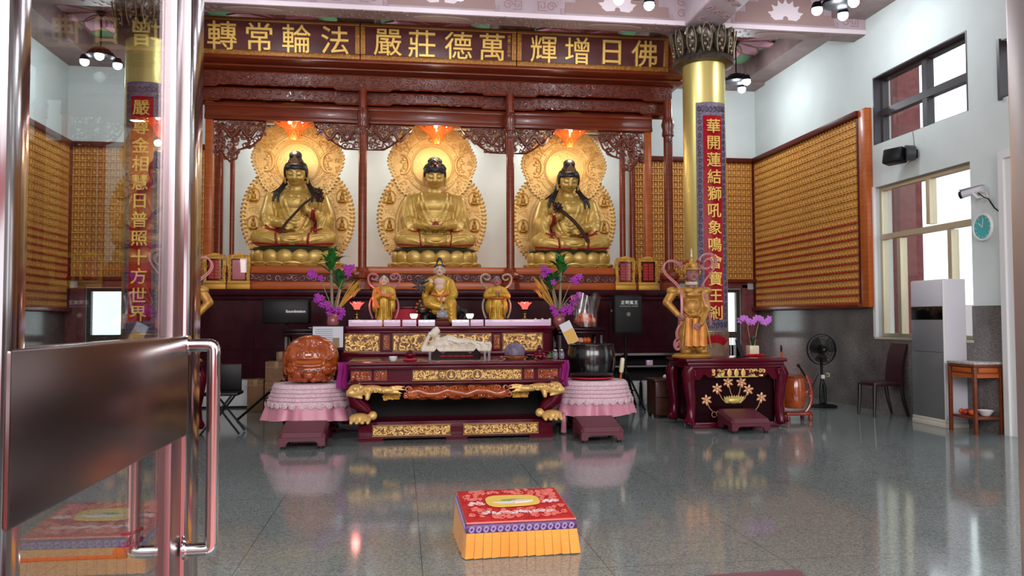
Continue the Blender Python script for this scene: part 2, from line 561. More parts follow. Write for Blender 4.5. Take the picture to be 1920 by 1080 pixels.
# ---- carved ornament: scrolls and leaves filling a region (in x, z at depth y)
def carve(mb, x0, x1, z0, z1, y, step, thick, seed=1, inside=None, leaves=True, turns=1.3, n=5, base=None):
    if base is not None:
        mb.bb(x0+.004, x1-.004, base, base+.003, z0+.004, z1-.004)
    rd = random.Random(seed)
    nx = max(1, int(round((x1-x0)/step))); nz = max(1, int(round((z1-z0)/step)))
    sx, sz = (x1-x0)/nx, (z1-z0)/nz
    for i in range(nx):
        for j in range(nz):
            cx = x0+(i+0.5+rd.uniform(-.3, .3))*sx; cz = z0+(j+0.5+rd.uniform(-.25, .25))*sz
            if inside and not inside(cx, cz):
                continue
            R = min(sx, sz)*rd.uniform(.45, .62)
            a0 = rd.uniform(0, 2*PI); dr = rd.choice((-1, 1))
            pts = []
            for k in range(11):
                t = k/10
                rr = R*(1-0.82*t); a = a0+dr*2*PI*turns*t
                x = min(max(cx+rr*math.cos(a), x0+thick), x1-thick); z = min(max(cz+rr*math.sin(a), z0+thick), z1-thick)
                pts.append(V(x, y+rd.uniform(-.25, .25)*thick, z))
            mb.tube(pts, [thick*(1.0-0.5*k/10) for k in range(11)], n)
            if leaves:
                for q in range(2):
                    a = rd.uniform(0, 2*PI)
                    c = V(min(max(cx+R*.8*math.cos(a), x0+thick*2), x1-thick*2), y, min(max(cz+R*.8*math.sin(a), z0+thick*2), z1-thick*2))
                    mb.ball(c, (R*.42, thick*.9, R*.16), (0, rd.uniform(0, PI), 0), 1)

def inpoly(poly):
    def f(x, z):
        c = False
        n = len(poly)
        for i in range(n):
            (x1, z1), (x2, z2) = poly[i], poly[(i+1) % n]
            if (z1 > z) != (z2 > z) and x < (x2-x1)*(z-z1)/(z2-z1)+x1:
                c = not c
        return c
    return f

# ---- lettering
_TX = {}
def char_mesh(ch, size, depth=0.03, bold=0.012, bevel=0.010):
    key = (ch, round(size, 4), depth, bold)
    if key in _TX:
        return _TX[key]
    cu = bpy.data.curves.new('t', 'FONT')
    cu.body = ch; cu.size = size; cu.extrude = depth/2; cu.offset = bold*size; cu.resolution_u = 3
    cu.bevel_depth = bevel*size; cu.bevel_resolution = 0
    o = bpy.data.objects.new('t', cu)
    COL.objects.link(o)
    dg = bpy.context.evaluated_depsgraph_get()
    me = bpy.data.meshes.new_from_object(o.evaluated_get(dg))
    bpy.data.objects.remove(o)
    xs = [v.co.x for v in me.vertices]; ys = [v.co.y for v in me.vertices]
    cx, cy = (min(xs)+max(xs))/2, (min(ys)+max(ys))/2
    for v in me.vertices:
        v.co = V(v.co.x-cx, -v.co.z, v.co.y-cy)      # stands in x-z, front faces -y
    me.materials.clear()
    _TX[key] = me
    return me

def letters(name, ch, size, m, parent, loc, depth=0.02, bold=0.012, rot=None):
    me = char_mesh(ch, size, depth, bold).copy()
    me.name = name
    me.materials.append(m)
    o = link(name, me, parent, loc)
    if rot:
        o.rotation_euler = rot
    return o

# ---- a lotus petal: cupped leaf shape growing from the origin along +z, leaning out along -y
def petal(mb, M, w, h, cup=0.3, lean=0.5, curl=0.0, nu=7, nv=8, th=0.01):
    rows = []
    for j in range(nv+1):
        t = j/nv
        ww = w*0.5*(math.sin(PI*(0.12+0.88*t))**0.75 if t < 1 else 0.0)
        if t == 1:
            ww = w*0.02
        yo = -lean*h*t*t - curl*h*max(0, t-.65)**2*6
        zz = h*(t-0.35*curl*max(0, t-.65)*2)
        row = []
        for i in range(nu):
            u = -1+2*i/(nu-1)
            row.append(M @ V(ww*u, yo + cup*w*(u*u)*0.5*(1-t*.5), zz))
        rows.append(row)
    A = [[mb.bm.verts.new(p) for p in r] for r in rows]
    nrm = (M.to_3x3() @ V(0, 1, 0)).normalized()*th
    B = [[mb.bm.verts.new(p+nrm) for p in r] for r in rows]
    for j in range(nv):
        for i in range(nu-1):
            mb.bm.faces.new((A[j][i], A[j][i+1], A[j+1][i+1], A[j+1][i]))
            mb.bm.faces.new((B[j][i+1], B[j][i], B[j+1][i], B[j+1][i+1]))
    for j in range(nv):
        mb.bm.faces.new((A[j][0], A[j+1][0], B[j+1][0], B[j][0]))
        mb.bm.faces.new((A[j+1][-1], A[j][-1], B[j][-1], B[j+1][-1]))

def ringM(a, rx, ry, z, tilt=0.0, c=(0, 0, 0)):
    """frame on an ellipse facing outwards (local -y is outwards)"""
    p = V(c[0]+math.cos(a)*rx, c[1]+math.sin(a)*ry, c[2]+z)
    out = V(math.cos(a)/max(rx, 1e-5), math.sin(a)/max(ry, 1e-5), 0)
    ang = math.atan2(out.y, out.x)
    return Matrix.Translation(p) @ Matrix.Rotation(ang+PI/2, 4, 'Z') @ Matrix.Rotation(tilt, 4, 'X')
# ------------------------------------------------------------------ the room
XR, XL, XC, YB, YF, ZC = 6.95, -5.85, 0.55, 14.95, 1.0, 6.25

b = MB(); b.bb(XL-0.3, XR+0.3, 0.85, YB+0.3, -0.1, 0); struct(b.obj('floor', floor_m))
b = MB(); b.bb(-30, 40, -25, 0.849, -0.1, -0.004); b.bb(XR+0.31, 40, 0.849, 40, -0.1, -0.004); b.bb(-30, 40, YB+0.31, 40, -0.1, -0.004)
struct(b.obj('ground', yard_m))
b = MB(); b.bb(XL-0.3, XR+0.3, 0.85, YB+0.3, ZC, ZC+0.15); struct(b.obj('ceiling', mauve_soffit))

def holed(mb, u0, u1, z0, z1, holes, put):
    us = sorted({u0, u1, *[h[0] for h in holes], *[h[1] for h in holes]})
    for a, c in zip(us, us[1:]):
        hs = sorted([(h[2], h[3]) for h in holes if h[0] <= a and h[1] >= c])
        z = z0
        for p, q in hs:
            if p > z:
                put(mb, a, c, z, p)
            z = q
        if z < z1:
            put(mb, a, c, z, z1)

W1 = (8.95, 10.95, 3.92, 4.93)
W2 = (8.95, 10.97, 1.08, 3.29)
W3 = (6.4, 8.41, 3.92, 4.6)
D2 = (6.4, 8.41, 0.0, 3.29)
b = MB(); holed(b, 0.85, YB, 0, ZC, [W1, W2, W3, D2], lambda m, a, c, p, q: m.bb(XR, XR+0.28, a, c, p, q))
struct(b.obj('wall_right', white_wall))
b = MB(); b.bb(XL-0.28, XL, 0.85, YB, 0, ZC); struct(b.obj('wall_left', white_wall))
DB = [(5.88, 6.6, 0, 1.93), (-5.5, -4.78, 0, 1.93)]
b = MB(); holed(b, XL-0.28, XR+0.28, 0, ZC, DB, lambda m, a, c, p, q: m.bb(a, c, YB, YB+0.28, p, q))
struct(b.obj('wall_back', white_wall))
FO = [(-0.6, 1.8, 0, 4.9), (-5.2, -1.2, 0, 4.9), (2.3, 6.3, 0, 4.9)]
b = MB(); holed(b, XL-0.28, XR+0.28, 0, ZC, FO, lambda m, a, c, p, q: m.bb(a, c, 0.8, 1.0, p, q))
struct(b.obj('wall_front', white_wall))

# granite cladding of the side walls
b = MB(); b.bb(XR-0.02, XR, 10.97, YB, 0, 1.5); b.bb(XR-0.02, XR, 8.95, 10.97, 0, 1.06); b.bb(XR-0.02, XR, 8.44, 8.95, 0, 1.5); b.bb(XR-0.02, XR, 1.0, 6.37, 0, 1.5)
struct(b.obj('trim_1', dado))
b = MB(); b.bb(XL, XL+0.02, 1.0, YB, 0, 1.5); struct(b.obj('trim_2', dado))
# back-wall strips of granite between the corner doors and the corners
b = MB(); b.bb(6.6, XR-0.02, YB-0.02, YB, 0, 1.93); b.bb(XL+0.02, -5.5, YB-0.02, YB, 0, 1.93); struct(b.obj('trim_3', brick_red))

# ---- windows of the right wall
def bar_box(m, y0, y1, z0, z1, x0, x1):
    m.bb(x0, x1, y0, y1, z0, z1)
def window(name, hole, fm, ts, zs, fw=0.05, x0=0.16, x1=0.24, mull=0.06):
    y0, y1, z0, z1 = hole
    m = MB()
    X0, X1 = XR+x0, XR+x1
    m.bb(X0, X1, y0, y0+fw, z0, z1); m.bb(X0, X1, y1-fw, y1, z0, z1)
    m.bb(X0, X1, y0+fw, y1-fw, z0, z0+fw); m.bb(X0, X1, y0+fw, y1-fw, z1-fw, z1)
    for t, a, c in ts:
        m.bb(X0-0.01, X1, t-mull/2, t+mull/2, a, c)
    for z, a, c in zs:
        m.bb(X0-0.015, X1, a, c, z-mull/2, z+mull/2)
    o = struct(m.obj(name, fm))
    g = MB(); g.bb(X0+0.03, X0+0.036, y0+fw, y1-fw, z0+fw, z1-fw)
    g.obj('window_pane', glass, o)
    return o
w1 = window('window_1', W1, alu_dark, [(9.93, 3.97, 4.88)], [(4.40, 9.0, 10.9)], 0.05, mull=0.10, x0=0.12, x1=0.22)
m = MB()
y0, y1, z0, z1 = W1
for a in ((y0-0.0, y0+0.02), (y1-0.02, y1)):
    m.bb(XR-0.005, XR+0.12, a[0], a[1], z0, z1)
m.bb(XR-0.005, XR+0.12, y0+0.02, y1-0.02, z1-0.02, z1)
m.obj('window_reveal', alu_dark, w1)
w2 = window('window_2', W2, alu, [(9.86, 2.62, 3.24), (9.45, 1.13, 2.5), (10.52, 1.13, 2.5)], [(2.55, 9.0, 10.92)], 0.055, mull=0.075, x0=0.08, x1=0.18)
m = MB(); m.bb(XR-0.03, XR+0.1, W2[0]-0.02, W2[1]+0.03, 1.045, 1.08, 0.006); m.obj('window_sill', alu, w2)
m = MB(); m.bb(XR-0.025, XR+0.02, W2[1]-0.01, W2[1]+0.05, 1.08, 3.3); m.obj('window_trim', white_gloss, w2)
w3 = window('window_3', W3, alu_dark, [(7.4, 3.97, 4.55)], [], 0.05, x0=0.1, x1=0.2)
m = MB(); m.bb(XR-0.03, XR+0.1, W3[1]-0.03, W3[1]+0.012, W3[2]-0.02, W3[3]+0.02); m.obj('window_trim', alu_dark, w3)
d2 = MB()
d2.bb(XR-0.06, XR+0.2, 8.34, 8.42, 0.0, 3.29); d2.bb(XR-0.06, XR+0.2, 6.4, 6.48, 0, 3.29); d2.bb(XR-0.06, XR+0.2, 6.48, 8.34, 3.2, 3.29)
d2.bb(XR-0.03, XR+0.15, 8.24, 8.34, 0, 3.2)
d2o = struct(d2.obj('door_2', white_gloss))
m = MB(); m.bb(XR+0.08, XR+0.086, 6.48, 8.24, 0.05, 3.2); m.obj('door_pane', glass, d2o)
m = MB(); m.bb(XR+0.02, XR+0.12, 8.12, 8.235, 0.0, 3.2); m.obj('door_stile', steel_dull, d2o)

# ---- corner doors in the back wall (glass, with a low grille), one each side
def corner_door(name, x0, x1):
    m = MB()
    y0 = YB+0.05
    m.bb(x0, x0+0.07, y0, y0+0.09, 0, 1.93); m.bb(x1-0.07, x1, y0, y0+0.09, 0, 1.93)
    m.bb(x0+0.07, x1-0.07, y0, y0+0.09, 1.87, 1.93); m.bb(x0+0.07, x1-0.07, y0, y0+0.09, 0.98, 1.1); m.bb(x0+0.07, x1-0.07, y0, y0+0.09, 0, 0.12)
    o = struct(m.obj(name, bronze))
    g = MB(); g.bb(x0+0.07, x1-0.07, y0+0.04, y0+0.046, 1.1, 1.87); g.obj('door_pane', glass, o)
    g = MB()
    for i in range(9):
        x = x0+0.07+(i+0.5)*(x1-x0-0.14)/9
        g.cyl((x, y0+0.06, 0.12), (x, y0+0.06, 0.98), 0.008, n=6)
    g.obj('door_grille', white_gloss, o)
    g = MB()
    for sx in (x0-0.06, x1+0.06):
        g.bb(sx-0.06, sx+0.06, YB-0.06, YB, 0, 2.02, 0.008)
    g.bb(x0-0.12, x1+0.12, YB-0.06, YB, 1.95, 2.06, 0.008)
    g.obj('door_frame', brick_red, o)
    return o
corner_door('door_3', 5.88, 6.6)
corner_door('door_4', -5.5, -4.78)

# ---- ceiling beams, coffers and their painting
def beam(name, x0, x1, y0, y1, z0, z1, m=mauve_beam):
    k = MB(); k.bb(x0, x1, y0, y1, z0, z1)
    return struct(k.obj(name, m))
BY0, BY1, BZ = 11.1, 11.42, 5.65
big = beam('ceiling_beam', XL, XR, BY0, BY1, BZ, ZC)
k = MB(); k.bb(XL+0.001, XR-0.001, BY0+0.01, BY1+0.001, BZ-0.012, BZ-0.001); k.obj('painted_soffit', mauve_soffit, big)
for i, x in enumerate((-3.4, 4.37)):
    yb = beam('ceiling_beam', x-0.27, x+0.27, 1.0, BY0-0.001, BZ, ZC)
    k = MB(); k.bb(x-0.26, x+0.26, 1.0, BY0-0.02, BZ-0.01, BZ-0.001); k.obj('painted_soffit', mauve_beam, yb)
    k = MB()
    for q in range(44):
        cx_, cy_ = x-0.16+0.16*(q % 3), 5.0+q*0.138
        k.tube([V(cx_+0.07*(1-.75*t/10)*math.cos(t*.85+q), cy_+0.07*(1-.75*t/10)*math.sin(t*.85+q), BZ-0.012) for t in range(11)], 0.008, 4)
    k.obj('painted_scroll_pattern', paint_brown, yb)
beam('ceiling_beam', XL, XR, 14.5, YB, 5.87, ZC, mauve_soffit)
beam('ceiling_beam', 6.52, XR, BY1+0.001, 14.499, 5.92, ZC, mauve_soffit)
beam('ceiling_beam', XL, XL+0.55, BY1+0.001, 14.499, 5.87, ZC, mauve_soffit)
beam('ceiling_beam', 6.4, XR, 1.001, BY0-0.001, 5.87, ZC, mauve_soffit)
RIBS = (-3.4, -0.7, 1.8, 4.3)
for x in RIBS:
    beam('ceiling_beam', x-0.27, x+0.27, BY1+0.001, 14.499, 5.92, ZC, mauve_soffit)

# painting on the front of the big beam
def lens(cx, cz, w, h, n=14):
    return [(cx+w/2*math.cos(2*PI*i/n), cz+h/2*math.sin(2*PI*i/n)) for i in range(n)]
def key_scroll(mb, cx, cz, s, sg, y):
    p = [(-.5, -.5), (.5, -.5), (.5, .5), (-.25, .5), (-.25, -.2), (.2, -.2), (.2, .2)]
    mb.tube([V(cx+sg*a*s, y, cz+c*s) for a, c in p], s*0.07, 4, flat=0.3)
pb, pw, pt = MB(), MB(), MB()
yy = BY0-0.004
xs = [XL, -3.4, -0.7, 1.8, 4.37, XR]
for a, c in zip(xs, xs[1:]):
    mid = (a+c)/2
    w = (c-a)
    stp = [(-.30, 0), (-.30, .1), (-.24, .1), (-.24, .2), (-.16, .2), (-.16, .3), (.16, .3), (.16, .2), (.24, .2), (.24, .1), (.30, .1), (.30, 0)]
    pt.prism([(mid+p*w, BZ+0.09+q*1.6) for p, q in stp], yy, yy+0.003)
    for i in range(15):
        t = PI*(i+.5)/15
        L = 0.30 if i % 2 else 0.24
        d = V(math.cos(t), 0, math.sin(t))
        pz = BZ+0.17
        pw.prism([(mid+d.x*0.04-d.z*0.02, pz+d.z*0.04+d.x*0.02), (mid+d.x*L*0.7-d.z*0.045, pz+d.z*L*.7+d.x*0.045), (mid+d.x*L, pz+d.z*L), (mid+d.x*L*.7+d.z*.045, pz+d.z*L*.7-d.x*.045), (mid+d.x*.04+d.z*.02, pz+d.z*.04-d.x*.02)], yy-0.004-0.0006*i, yy-0.0002)
    for sg in (-1, 1):
        ex = mid+sg*w*0.40
        for q in range(5):
            cx, cz = ex+sg*(q % 2)*0.13-sg*0.06, BZ+0.17+(q//2)*0.16
            if q % 2 == 0:
                pb.tube([V(cx+0.075*(1-.75*t/10)*math.cos(sg*t*.85), yy, cz+0.075*(1-.75*t/10)*math.sin(t*.85)) for t in range(11)], 0.009, 4, flat=0.3)
            else:
                key_scroll(pb, cx, cz, 0.12, sg, yy)
        for q in range(4):
            key_scroll(pb, mid+sg*w*(0.31-0.055*q), BZ+0.11+0.1*q, 0.075, sg, yy)
pt.obj('painted_panel', paint_tan, big); pw.obj('painted_lotus', paint_white, big); pb.obj('painted_scroll_pattern', paint_brown, big)
k = MB(); k.bb(XL, XR, yy-0.002, yy+0.002, BZ-0.005, BZ+0.06); k.obj('painted_border', paint_white, big)
# lens shapes and ticks on the beam's underside
pk, pl = MB(), MB()
rd = random.Random(3)
for a, c in zip(xs, xs[1:]):
    mid = (a+c)/2
    pl.prism([(p, q) for p, q in lens(mid, (BY0+BY1)/2, 0.8, 0.16)], BZ-0.018, BZ-0.012, axis='z')
    for sg in (-1, 1):
        for q in range(16):
            x = mid+sg*(0.5+q*0.055); y = (BY0+BY1)/2+rd.uniform(-.16, .16)
            pk.bb(x, x+0.035, y, y+0.02, BZ-0.017, BZ-0.012); pk.bb(x, x+0.01, y-0.05, y, BZ-0.017, BZ-0.012)
pl.obj('painted_lens', paint_tan, big); pk.obj('painted_key_pattern', paint_brown, big)

# coffers: green field, big pink lotus
BAYS = [(-5.3, -3.67, -4.7), (-3.13, -0.97, -1.95), (-0.43, 1.53, 0.55), (2.07, 4.03, 3.05), (4.57, 6.52, 5.8)]
for a, c, lx in BAYS:
    k = MB(); k.bb(a+0.08, c-0.08, BY1+0.12, 14.4, ZC-0.02, ZC-0.001)
    g = struct(k.obj('ceiling_coffer', paint_green))
    pp, pr = MB(), MB()
    cy = 13.2
    for i in range(12):
        t = 2*PI*i/12+0.1
        L, w = (1.15, 0.34)
        d = V(math.cos(t)*0.72, math.sin(t), 0); d2_ = V(-d.y, d.x, 0).normalized()
        pts = []
        for s, ww in ((.06, .05), (.35, .75), (.6, 1.0), (.82, .7), (1.0, 0)):
            pts.append((s, ww))
        outl = [V(lx, cy, 0)+d*L*s+d2_*w/2*ww for s, ww in pts]+[V(lx, cy, 0)+d*L*s-d2_*w/2*ww for s, ww in pts[-2::-1]]
        pp.prism([(p.x, p.y) for p in outl], ZC-0.028-0.0006*(i % 3), ZC-0.02, axis='z')
        pr.tube([V(p.x, p.y, ZC-0.03) for p in outl], 0.014, 4)
    pp.obj('painted_petal', paint_pink, g); pr.obj('petal_outline', paint_rim, g)
k = MB()
for x in RIBS:
    for q in range(24):
        y = BY1+0.2+q*0.11
        k.bb(x-0.2+0.1*(q % 3), x-0.05+0.1*(q % 3), y, y+0.03, 5.914, 5.9199)
        k.bb(x-0.2+0.13*(q % 3), x-0.17+0.13*(q % 3), y-0.05, y+0.02, 5.914, 5.9199)
struct(k.obj('trim_4', paint_brown))

# ---- what lies outside the side windows
t = MB(); t.bb(8.2, 8.6, 12.22, 12.8, -0.004, 6.5)
tag(t.obj('brick_pillar', brick_red), 'red brick pillar standing outside beyond the side windows', 'pillar')
an = thing('metal_awning', 'pale slatted awning outside above the upper side window', 'awning', (8.4, 10.4, 0))
t = MB()
for i in range(7):
    t.bb(-0.02, 0.02, -1.3+i*0.14, -1.24+i*0.14, 4.55, 5.6)
t.obj('slat', awning_m, an)
t = MB(); t.bb(0.02, 0.06, -1.5, -0.2, 4.5, 4.56); t.bb(0.02, 0.06, -1.5, -0.2, 5.55, 5.62); t.bb(0.1, 0.16, -1.5, -1.4, 0, 5.6); t.bb(0.1, 0.16, -0.3, -0.2, 0, 5.6); t.bb(0.02, 0.16, -1.5, -0.2, 5.62, 5.66); t.obj('frame', awning_m, an)
ry = MB(); ry.bb(-14, -3.5, -9.4, -9, -.004, 4.2); ry.bb(4.6, 15, -9.4, -9, -.004, 4.2); ry.bb(-3.5, 4.6, -9.4, -9, 3.2, 4.2); struct(ry.obj('wall_gate', gate_red))
pw_ = MB(); pw_.bb(10.5, 10.7, 6, 22, -0.004, 1.6); struct(pw_.obj('wall_yard', concrete))
# ------------------------------------------------------------------ walls of little gilded niches
def niche_cell(pw, ph, red):
    """one small seated figure in its niche, facing -y, base at origin"""
    m = MB()
    m.ball(V(0, -0.012, ph*0.24), (pw*0.36, 0.02, ph*0.14), sub=1)
    m.ball(V(0, -0.012, ph*0.44), (pw*0.24, 0.018, ph*0.22), sub=1)
    m.ball(V(0, -0.016, ph*0.70), (pw*0.12, 0.014, ph*0.12), sub=1)
    return m
def niche_wall(name, label, loc, rz, width, z0, z1, red_rows, pw=0.1, ph=0.122, side_board=None, near_first=True):
    root = thing(name, label, 'niche wall', loc, rz)
    nx = int(round(width/pw)); nz = int(round((z1-z0)/ph))
    pw, ph = width/nx, (z1-z0)/nz
    m = MB(); m.bb(-width/2, width/2, 0.0, 0.05, z0, z1); m.obj('back_panel', niche_back, root)
    s, r = MB(), MB()
    for j in range(nz):
        z = z0+j*ph
        s.bb(-width/2, width/2, -0.035, 0, z-0.004, z+0.01)
        if j < red_rows:
            r.bb(-width/2, width/2, -0.037, 0.0, z-0.012, z+0.014)
    for i in range(nx+1):
        x = -width/2+i*pw
        s.bb(x-0.006, x+0.006, -0.026, 0, z0, z1)
    s.obj('shelf_lattice', niche_gold, root)
    if red_rows:
        r.obj('red_name_strip', niche_red, root)
    me = niche_cell(pw, ph, False).mesh('niche_figure', niche_gold, 60)
    cells = [(-width/2+(i+0.5)*pw, z0+j*ph+0.008) for i in range(nx) for j in range(nz)]
    key = near_first if callable(near_first) else (lambda c: 0)
    cells.sort(key=key)
    for x, z in cells[:100]:
        link('niche_figure', me, root, (x, 0, z))
    rest = MB()
    for x, z in cells[100:]:
        rest.add(me, Matrix.Translation((x, 0, z)))
    o = rest.obj('niche_figures', niche_gold, root, 60)
    o['kind'] = 'stuff'
    f = MB()
    f.bb(-width/2-0.06, width/2+0.06, -0.09, 0.05, z1, z1+0.09, 0.01)
    f.obj('top_moulding', wood_dk, root)
    f = MB(); f.bb(-width/2-0.05, width/2+0.05, -0.10, 0.05, z0-0.07, z0-0.004, 0.012); f.obj('bottom_moulding', wood_redh, root)
    f = MB(); f.bb(-width/2-0.05, -width/2-0.001, -0.05, 0.05, z0, z1); f.bb(width/2+0.001, width/2+0.05, -0.05, 0.05, z0, z1); f.obj('side_moulding', wood_dk, root)
    if side_board:
        f = MB(); f.bb(side_board*(width/2+0.055), side_board*(width/2+0.25), -0.05, 0.05, z0-0.06, z1+0.09, 0.006); f.obj('end_board', wood_or, root)
    return root
# right wall: figures face -x; local x runs along -y of the room ... rz = -90 deg turns local -y to -x
niche_wall('buddha_niche_wall', 'large gilded niche wall of tiny figures on the window-side wall', (XR-0.055, 13.04, 0), -PI/2, 3.6, 1.58, 4.41, 11, 0.092, 0.123, side_board=1, near_first=lambda c: (-round(c[0], 3), c[1]))
niche_wall('buddha_niche_wall', 'large gilded niche wall of tiny figures seen through the glass door, side wall', (XL+0.055, 13.04, 0), PI/2, 3.6, 1.58, 4.41, 11, 0.092, 0.123, side_board=-1, near_first=lambda c: (round(c[0], 3), c[1]))
niche_wall('buddha_niche_wall', 'narrow gilded niche wall on the back wall behind the gold couplet column', (5.62, YB-0.056, 0), 0, 2.4, 2.13, 4.41, 0, 0.1, 0.127, near_first=lambda c: (-round(c[0], 3), -c[1]))
niche_wall('buddha_niche_wall', 'narrow gilded niche wall on the back wall seen through the glass door', (-4.52, YB-0.056, 0), 0, 2.4, 2.13, 4.41, 0, 0.1, 0.127, near_first=lambda c: (round(c[0], 3), -c[1]))

# ------------------------------------------------------------------ gold columns with couplets
def gold_column(cx, label, chars, first):
    root = thing('gold_column', label, 'column', (cx, 11.35, 0))
    R = 0.31
    m = MB(); m.lathe([(R, 0.62), (R, 4.9), (R, 5.3)], n=64); m.obj('shaft', gold_column_m, root, 30)
    m = MB(); m.lathe([(0.36, 0), (0.36, 0.08), (R+0.015, 0.1), (R+0.012, 1.165), (R, 1.17)], n=64); m.obj('painted_base', pier_m, root, 30)
    # painted lotus on the base
    m = MB()
    for i in range(9):
        a = -PI/2+math.radians(-20+5*i)
        M = Matrix.Translation(V(math.cos(a)*(R+0.016), math.sin(a)*(R+0.018), 0.98+0.03*math.cos((i-4)*.4))) @ Matrix.Rotation(a+PI/2, 4, 'Z') @ Matrix.Rotation((i-4)*0.22, 4, 'Y')
        petal(m, M, 0.06, 0.13, 0.1, 0.0, th=0.004)
    m.obj('painted_lotus', red_panel, root)
    # capital: bronze lotus petals
    m = MB(); m.lathe([(R+0.0, 5.12), (R+0.13, 5.13), (R+0.155, 5.17), (R+0.13, 5.21), (R+0.08, 5.22), (R+0.07, 5.28), (R+0.05, 5.6), (R-0.02, 5.645)], n=48)
    cap = m.obj('capital', bronze, root)
    p1, p2 = MB(), MB()
    N = 13
    for i in range(N):
        a = 2*PI*i/N+.1
        M = ringM(a, R+0.07, R+0.07, 5.21, -0.0)
        petal(p1, M, 0.20, 0.42, -0.55, 0.06, 0.10, 9, 12, 0.02)
        for sg in (-1, 1):
            p2.tube([M @ V(sg*0.070*(math.sin(PI*(.12+.76*t))**.7), -0.06*t*t-0.045-.02*math.sin(PI*t), 0.38*t+.02) for t in [q/9 for q in range(10)]], 0.009, 5)
        for q in range(4):
            p2.ball(M @ V(0.02*(-1)**q, -0.06, 0.07+.06*q), (0.022, 0.014, 0.028), sub=1)
        M2 = ringM(a+PI/N, R+0.045, R+0.045, 5.24, 0.0)
        petal(p1, M2, 0.18, 0.41, -0.3, 0.06, 0.05, 7, 8, 0.02)
    p1.obj('petal_ring', bronze, cap); p2.obj('petal_edge', bronze_edge, cap)
    # couplet board wrapped round the front of the shaft
    zt, zb = 4.51, 1.18
    def sheet(half, z0, z1, rr, name, mm, par):
        k = MB()
        def fn(u, v):
            a = -PI/2+half*(2*u-1)
            return V(math.cos(a)*rr, math.sin(a)*rr, z0+(z1-z0)*v)
        k.surf(fn, 25, 2)
        return k.obj(name, mm, par, 60, 0.012)
    bd = sheet(math.radians(43), zb, zt, R+0.016, 'couplet_board', purple_border, root)
    sheet(math.radians(24.5), zb+0.17, zt-0.2, R+0.03, 'red_field', red_panel, bd)
    k = MB()
    rd = random.Random(5)
    for sg in (-1, 1):
        for q in range(34):
            z = zb+0.1+q*(zt-zb-0.2)/33
            a = -PI/2+sg*math.radians(33.5)
            c = V(math.cos(a)*(R+0.024), math.sin(a)*(R+0.024), z)
            tx = V(-math.sin(a), math.cos(a), 0)
            k.tube([c+tx*0.028*math.cos(t*.7+q)*(1-.06*t)+V(0, 0, 0.04*math.sin(t*.7+q)*(1-.06*t)) for t in range(10)], 0.005, 4)
    for q in range(8):
        a = -PI/2+math.radians(-35+10*q)
        for z in (zt-0.1, zb+0.085):
            c = V(math.cos(a)*(R+0.024), math.sin(a)*(R+0.024), z); tx = V(-math.sin(a), math.cos(a), 0)
            k.tube([c+tx*0.028*math.cos(t*.7+q)*(1-.06*t)+V(0, 0, 0.05*math.sin(t*.7+q)*(1-.06*t)) for t in range(10)], 0.005, 4)
    k.obj('brocade_scroll_pattern', purple_dark, bd)
    n = len(chars)
    for i, ch in enumerate(chars):
        z = zt-0.36-(zt-zb-0.62)*(i/(n-1))
        letters('character', ch, 0.22, gold_char, bd, (0, -(R+0.045), z), 0.012, 0.004)
    return root
gold_column_m = MATS['gold_column_metal']
pier_m = mat('painted_pier', (150, 116, 84), 0.45, var=((110, 80, 70), 6, 4))
purple_dark = mat('dark_mauve_scroll', (72, 62, 84), 0.5)
gold_column(4.475, 'gold column with a red couplet board behind the armoured guardian statue', '華開蓮結獅吼象鳴會寶王剎', True)
gold_column(-3.4, 'gold column with a red couplet board seen through the glass door', '嚴尊金相慧日普照十方世界', False)

# ------------------------------------------------------------------ pendant lamps
def pendant(loc, drop, label):
    root = thing('pendant_lamp', label, 'lamp', loc, 0.3, 'three-bulb pendant lamps')
    m = MB(); m.lathe([(0.07, 0), (0.075, -0.02), (0.015, -0.09)], n=20); m.obj('ceiling_cup', black, root)
    m = MB(); m.cyl((0, 0, -0.08), (0, 0, -drop), 0.012, n=8); m.obj('rod', black, root)
    m = MB(); m.lathe([(0.02, -drop+0.06), (0.13, -drop+0.02), (0.2, -drop-0.06), (0.21, -drop-0.1), (0.17, -drop-0.12)], n=28); m.obj('shade_bowl', black, root)
    for i in range(3):
        a = 2*PI*i/3+0.5
        d = V(math.cos(a), math.sin(a), 0)
        m = MB(); m.tube([V(0, 0, -drop-0.05)+d*0.05, V(0, 0, -drop-0.02)+d*0.2, V(0, 0, -drop-0.08)+d*0.27], 0.012, 6)
        arm = m.obj('arm', black, root)
        m = MB(); m.lathe([(0.05, 0.03), (0.062, 0.0), (0.085, -0.055)], c=V(0, 0, -drop-0.09)+d*0.27, n=18); m.obj('socket', black, arm)
        m = MB(); m.ball(V(0, 0, -drop-0.165)+d*0.27, 0.068, sub=3); m.obj('bulb', bulb_m, arm)
    l = bpy.data.lights.new('lamp_light', 'POINT'); l.energy = 40; l.color = (0.90, 0.96, 1.0); l.shadow_soft_size = 0.08
    lo = bpy.data.objects.new('lamp_light', l); COL.objects.link(lo); lo.parent = root; lo.location = (0, 0, -drop-0.42)
    return root
for (a, c, lx), lab in zip(BAYS, ('pendant lamp of three bulbs seen through the glass door', 'pendant lamp hanging above the name board reading 轉常輪法', 'pendant lamp hanging above the name board reading 嚴莊德萬', 'pendant lamp hanging above the name board reading 輝增日佛', 'pendant lamp of three bulbs beside the gold column, above the corner')):
    pendant((lx, 13.2, ZC-0.03), 0.62 if abs(lx-.55) > 4 else 0.46, lab)
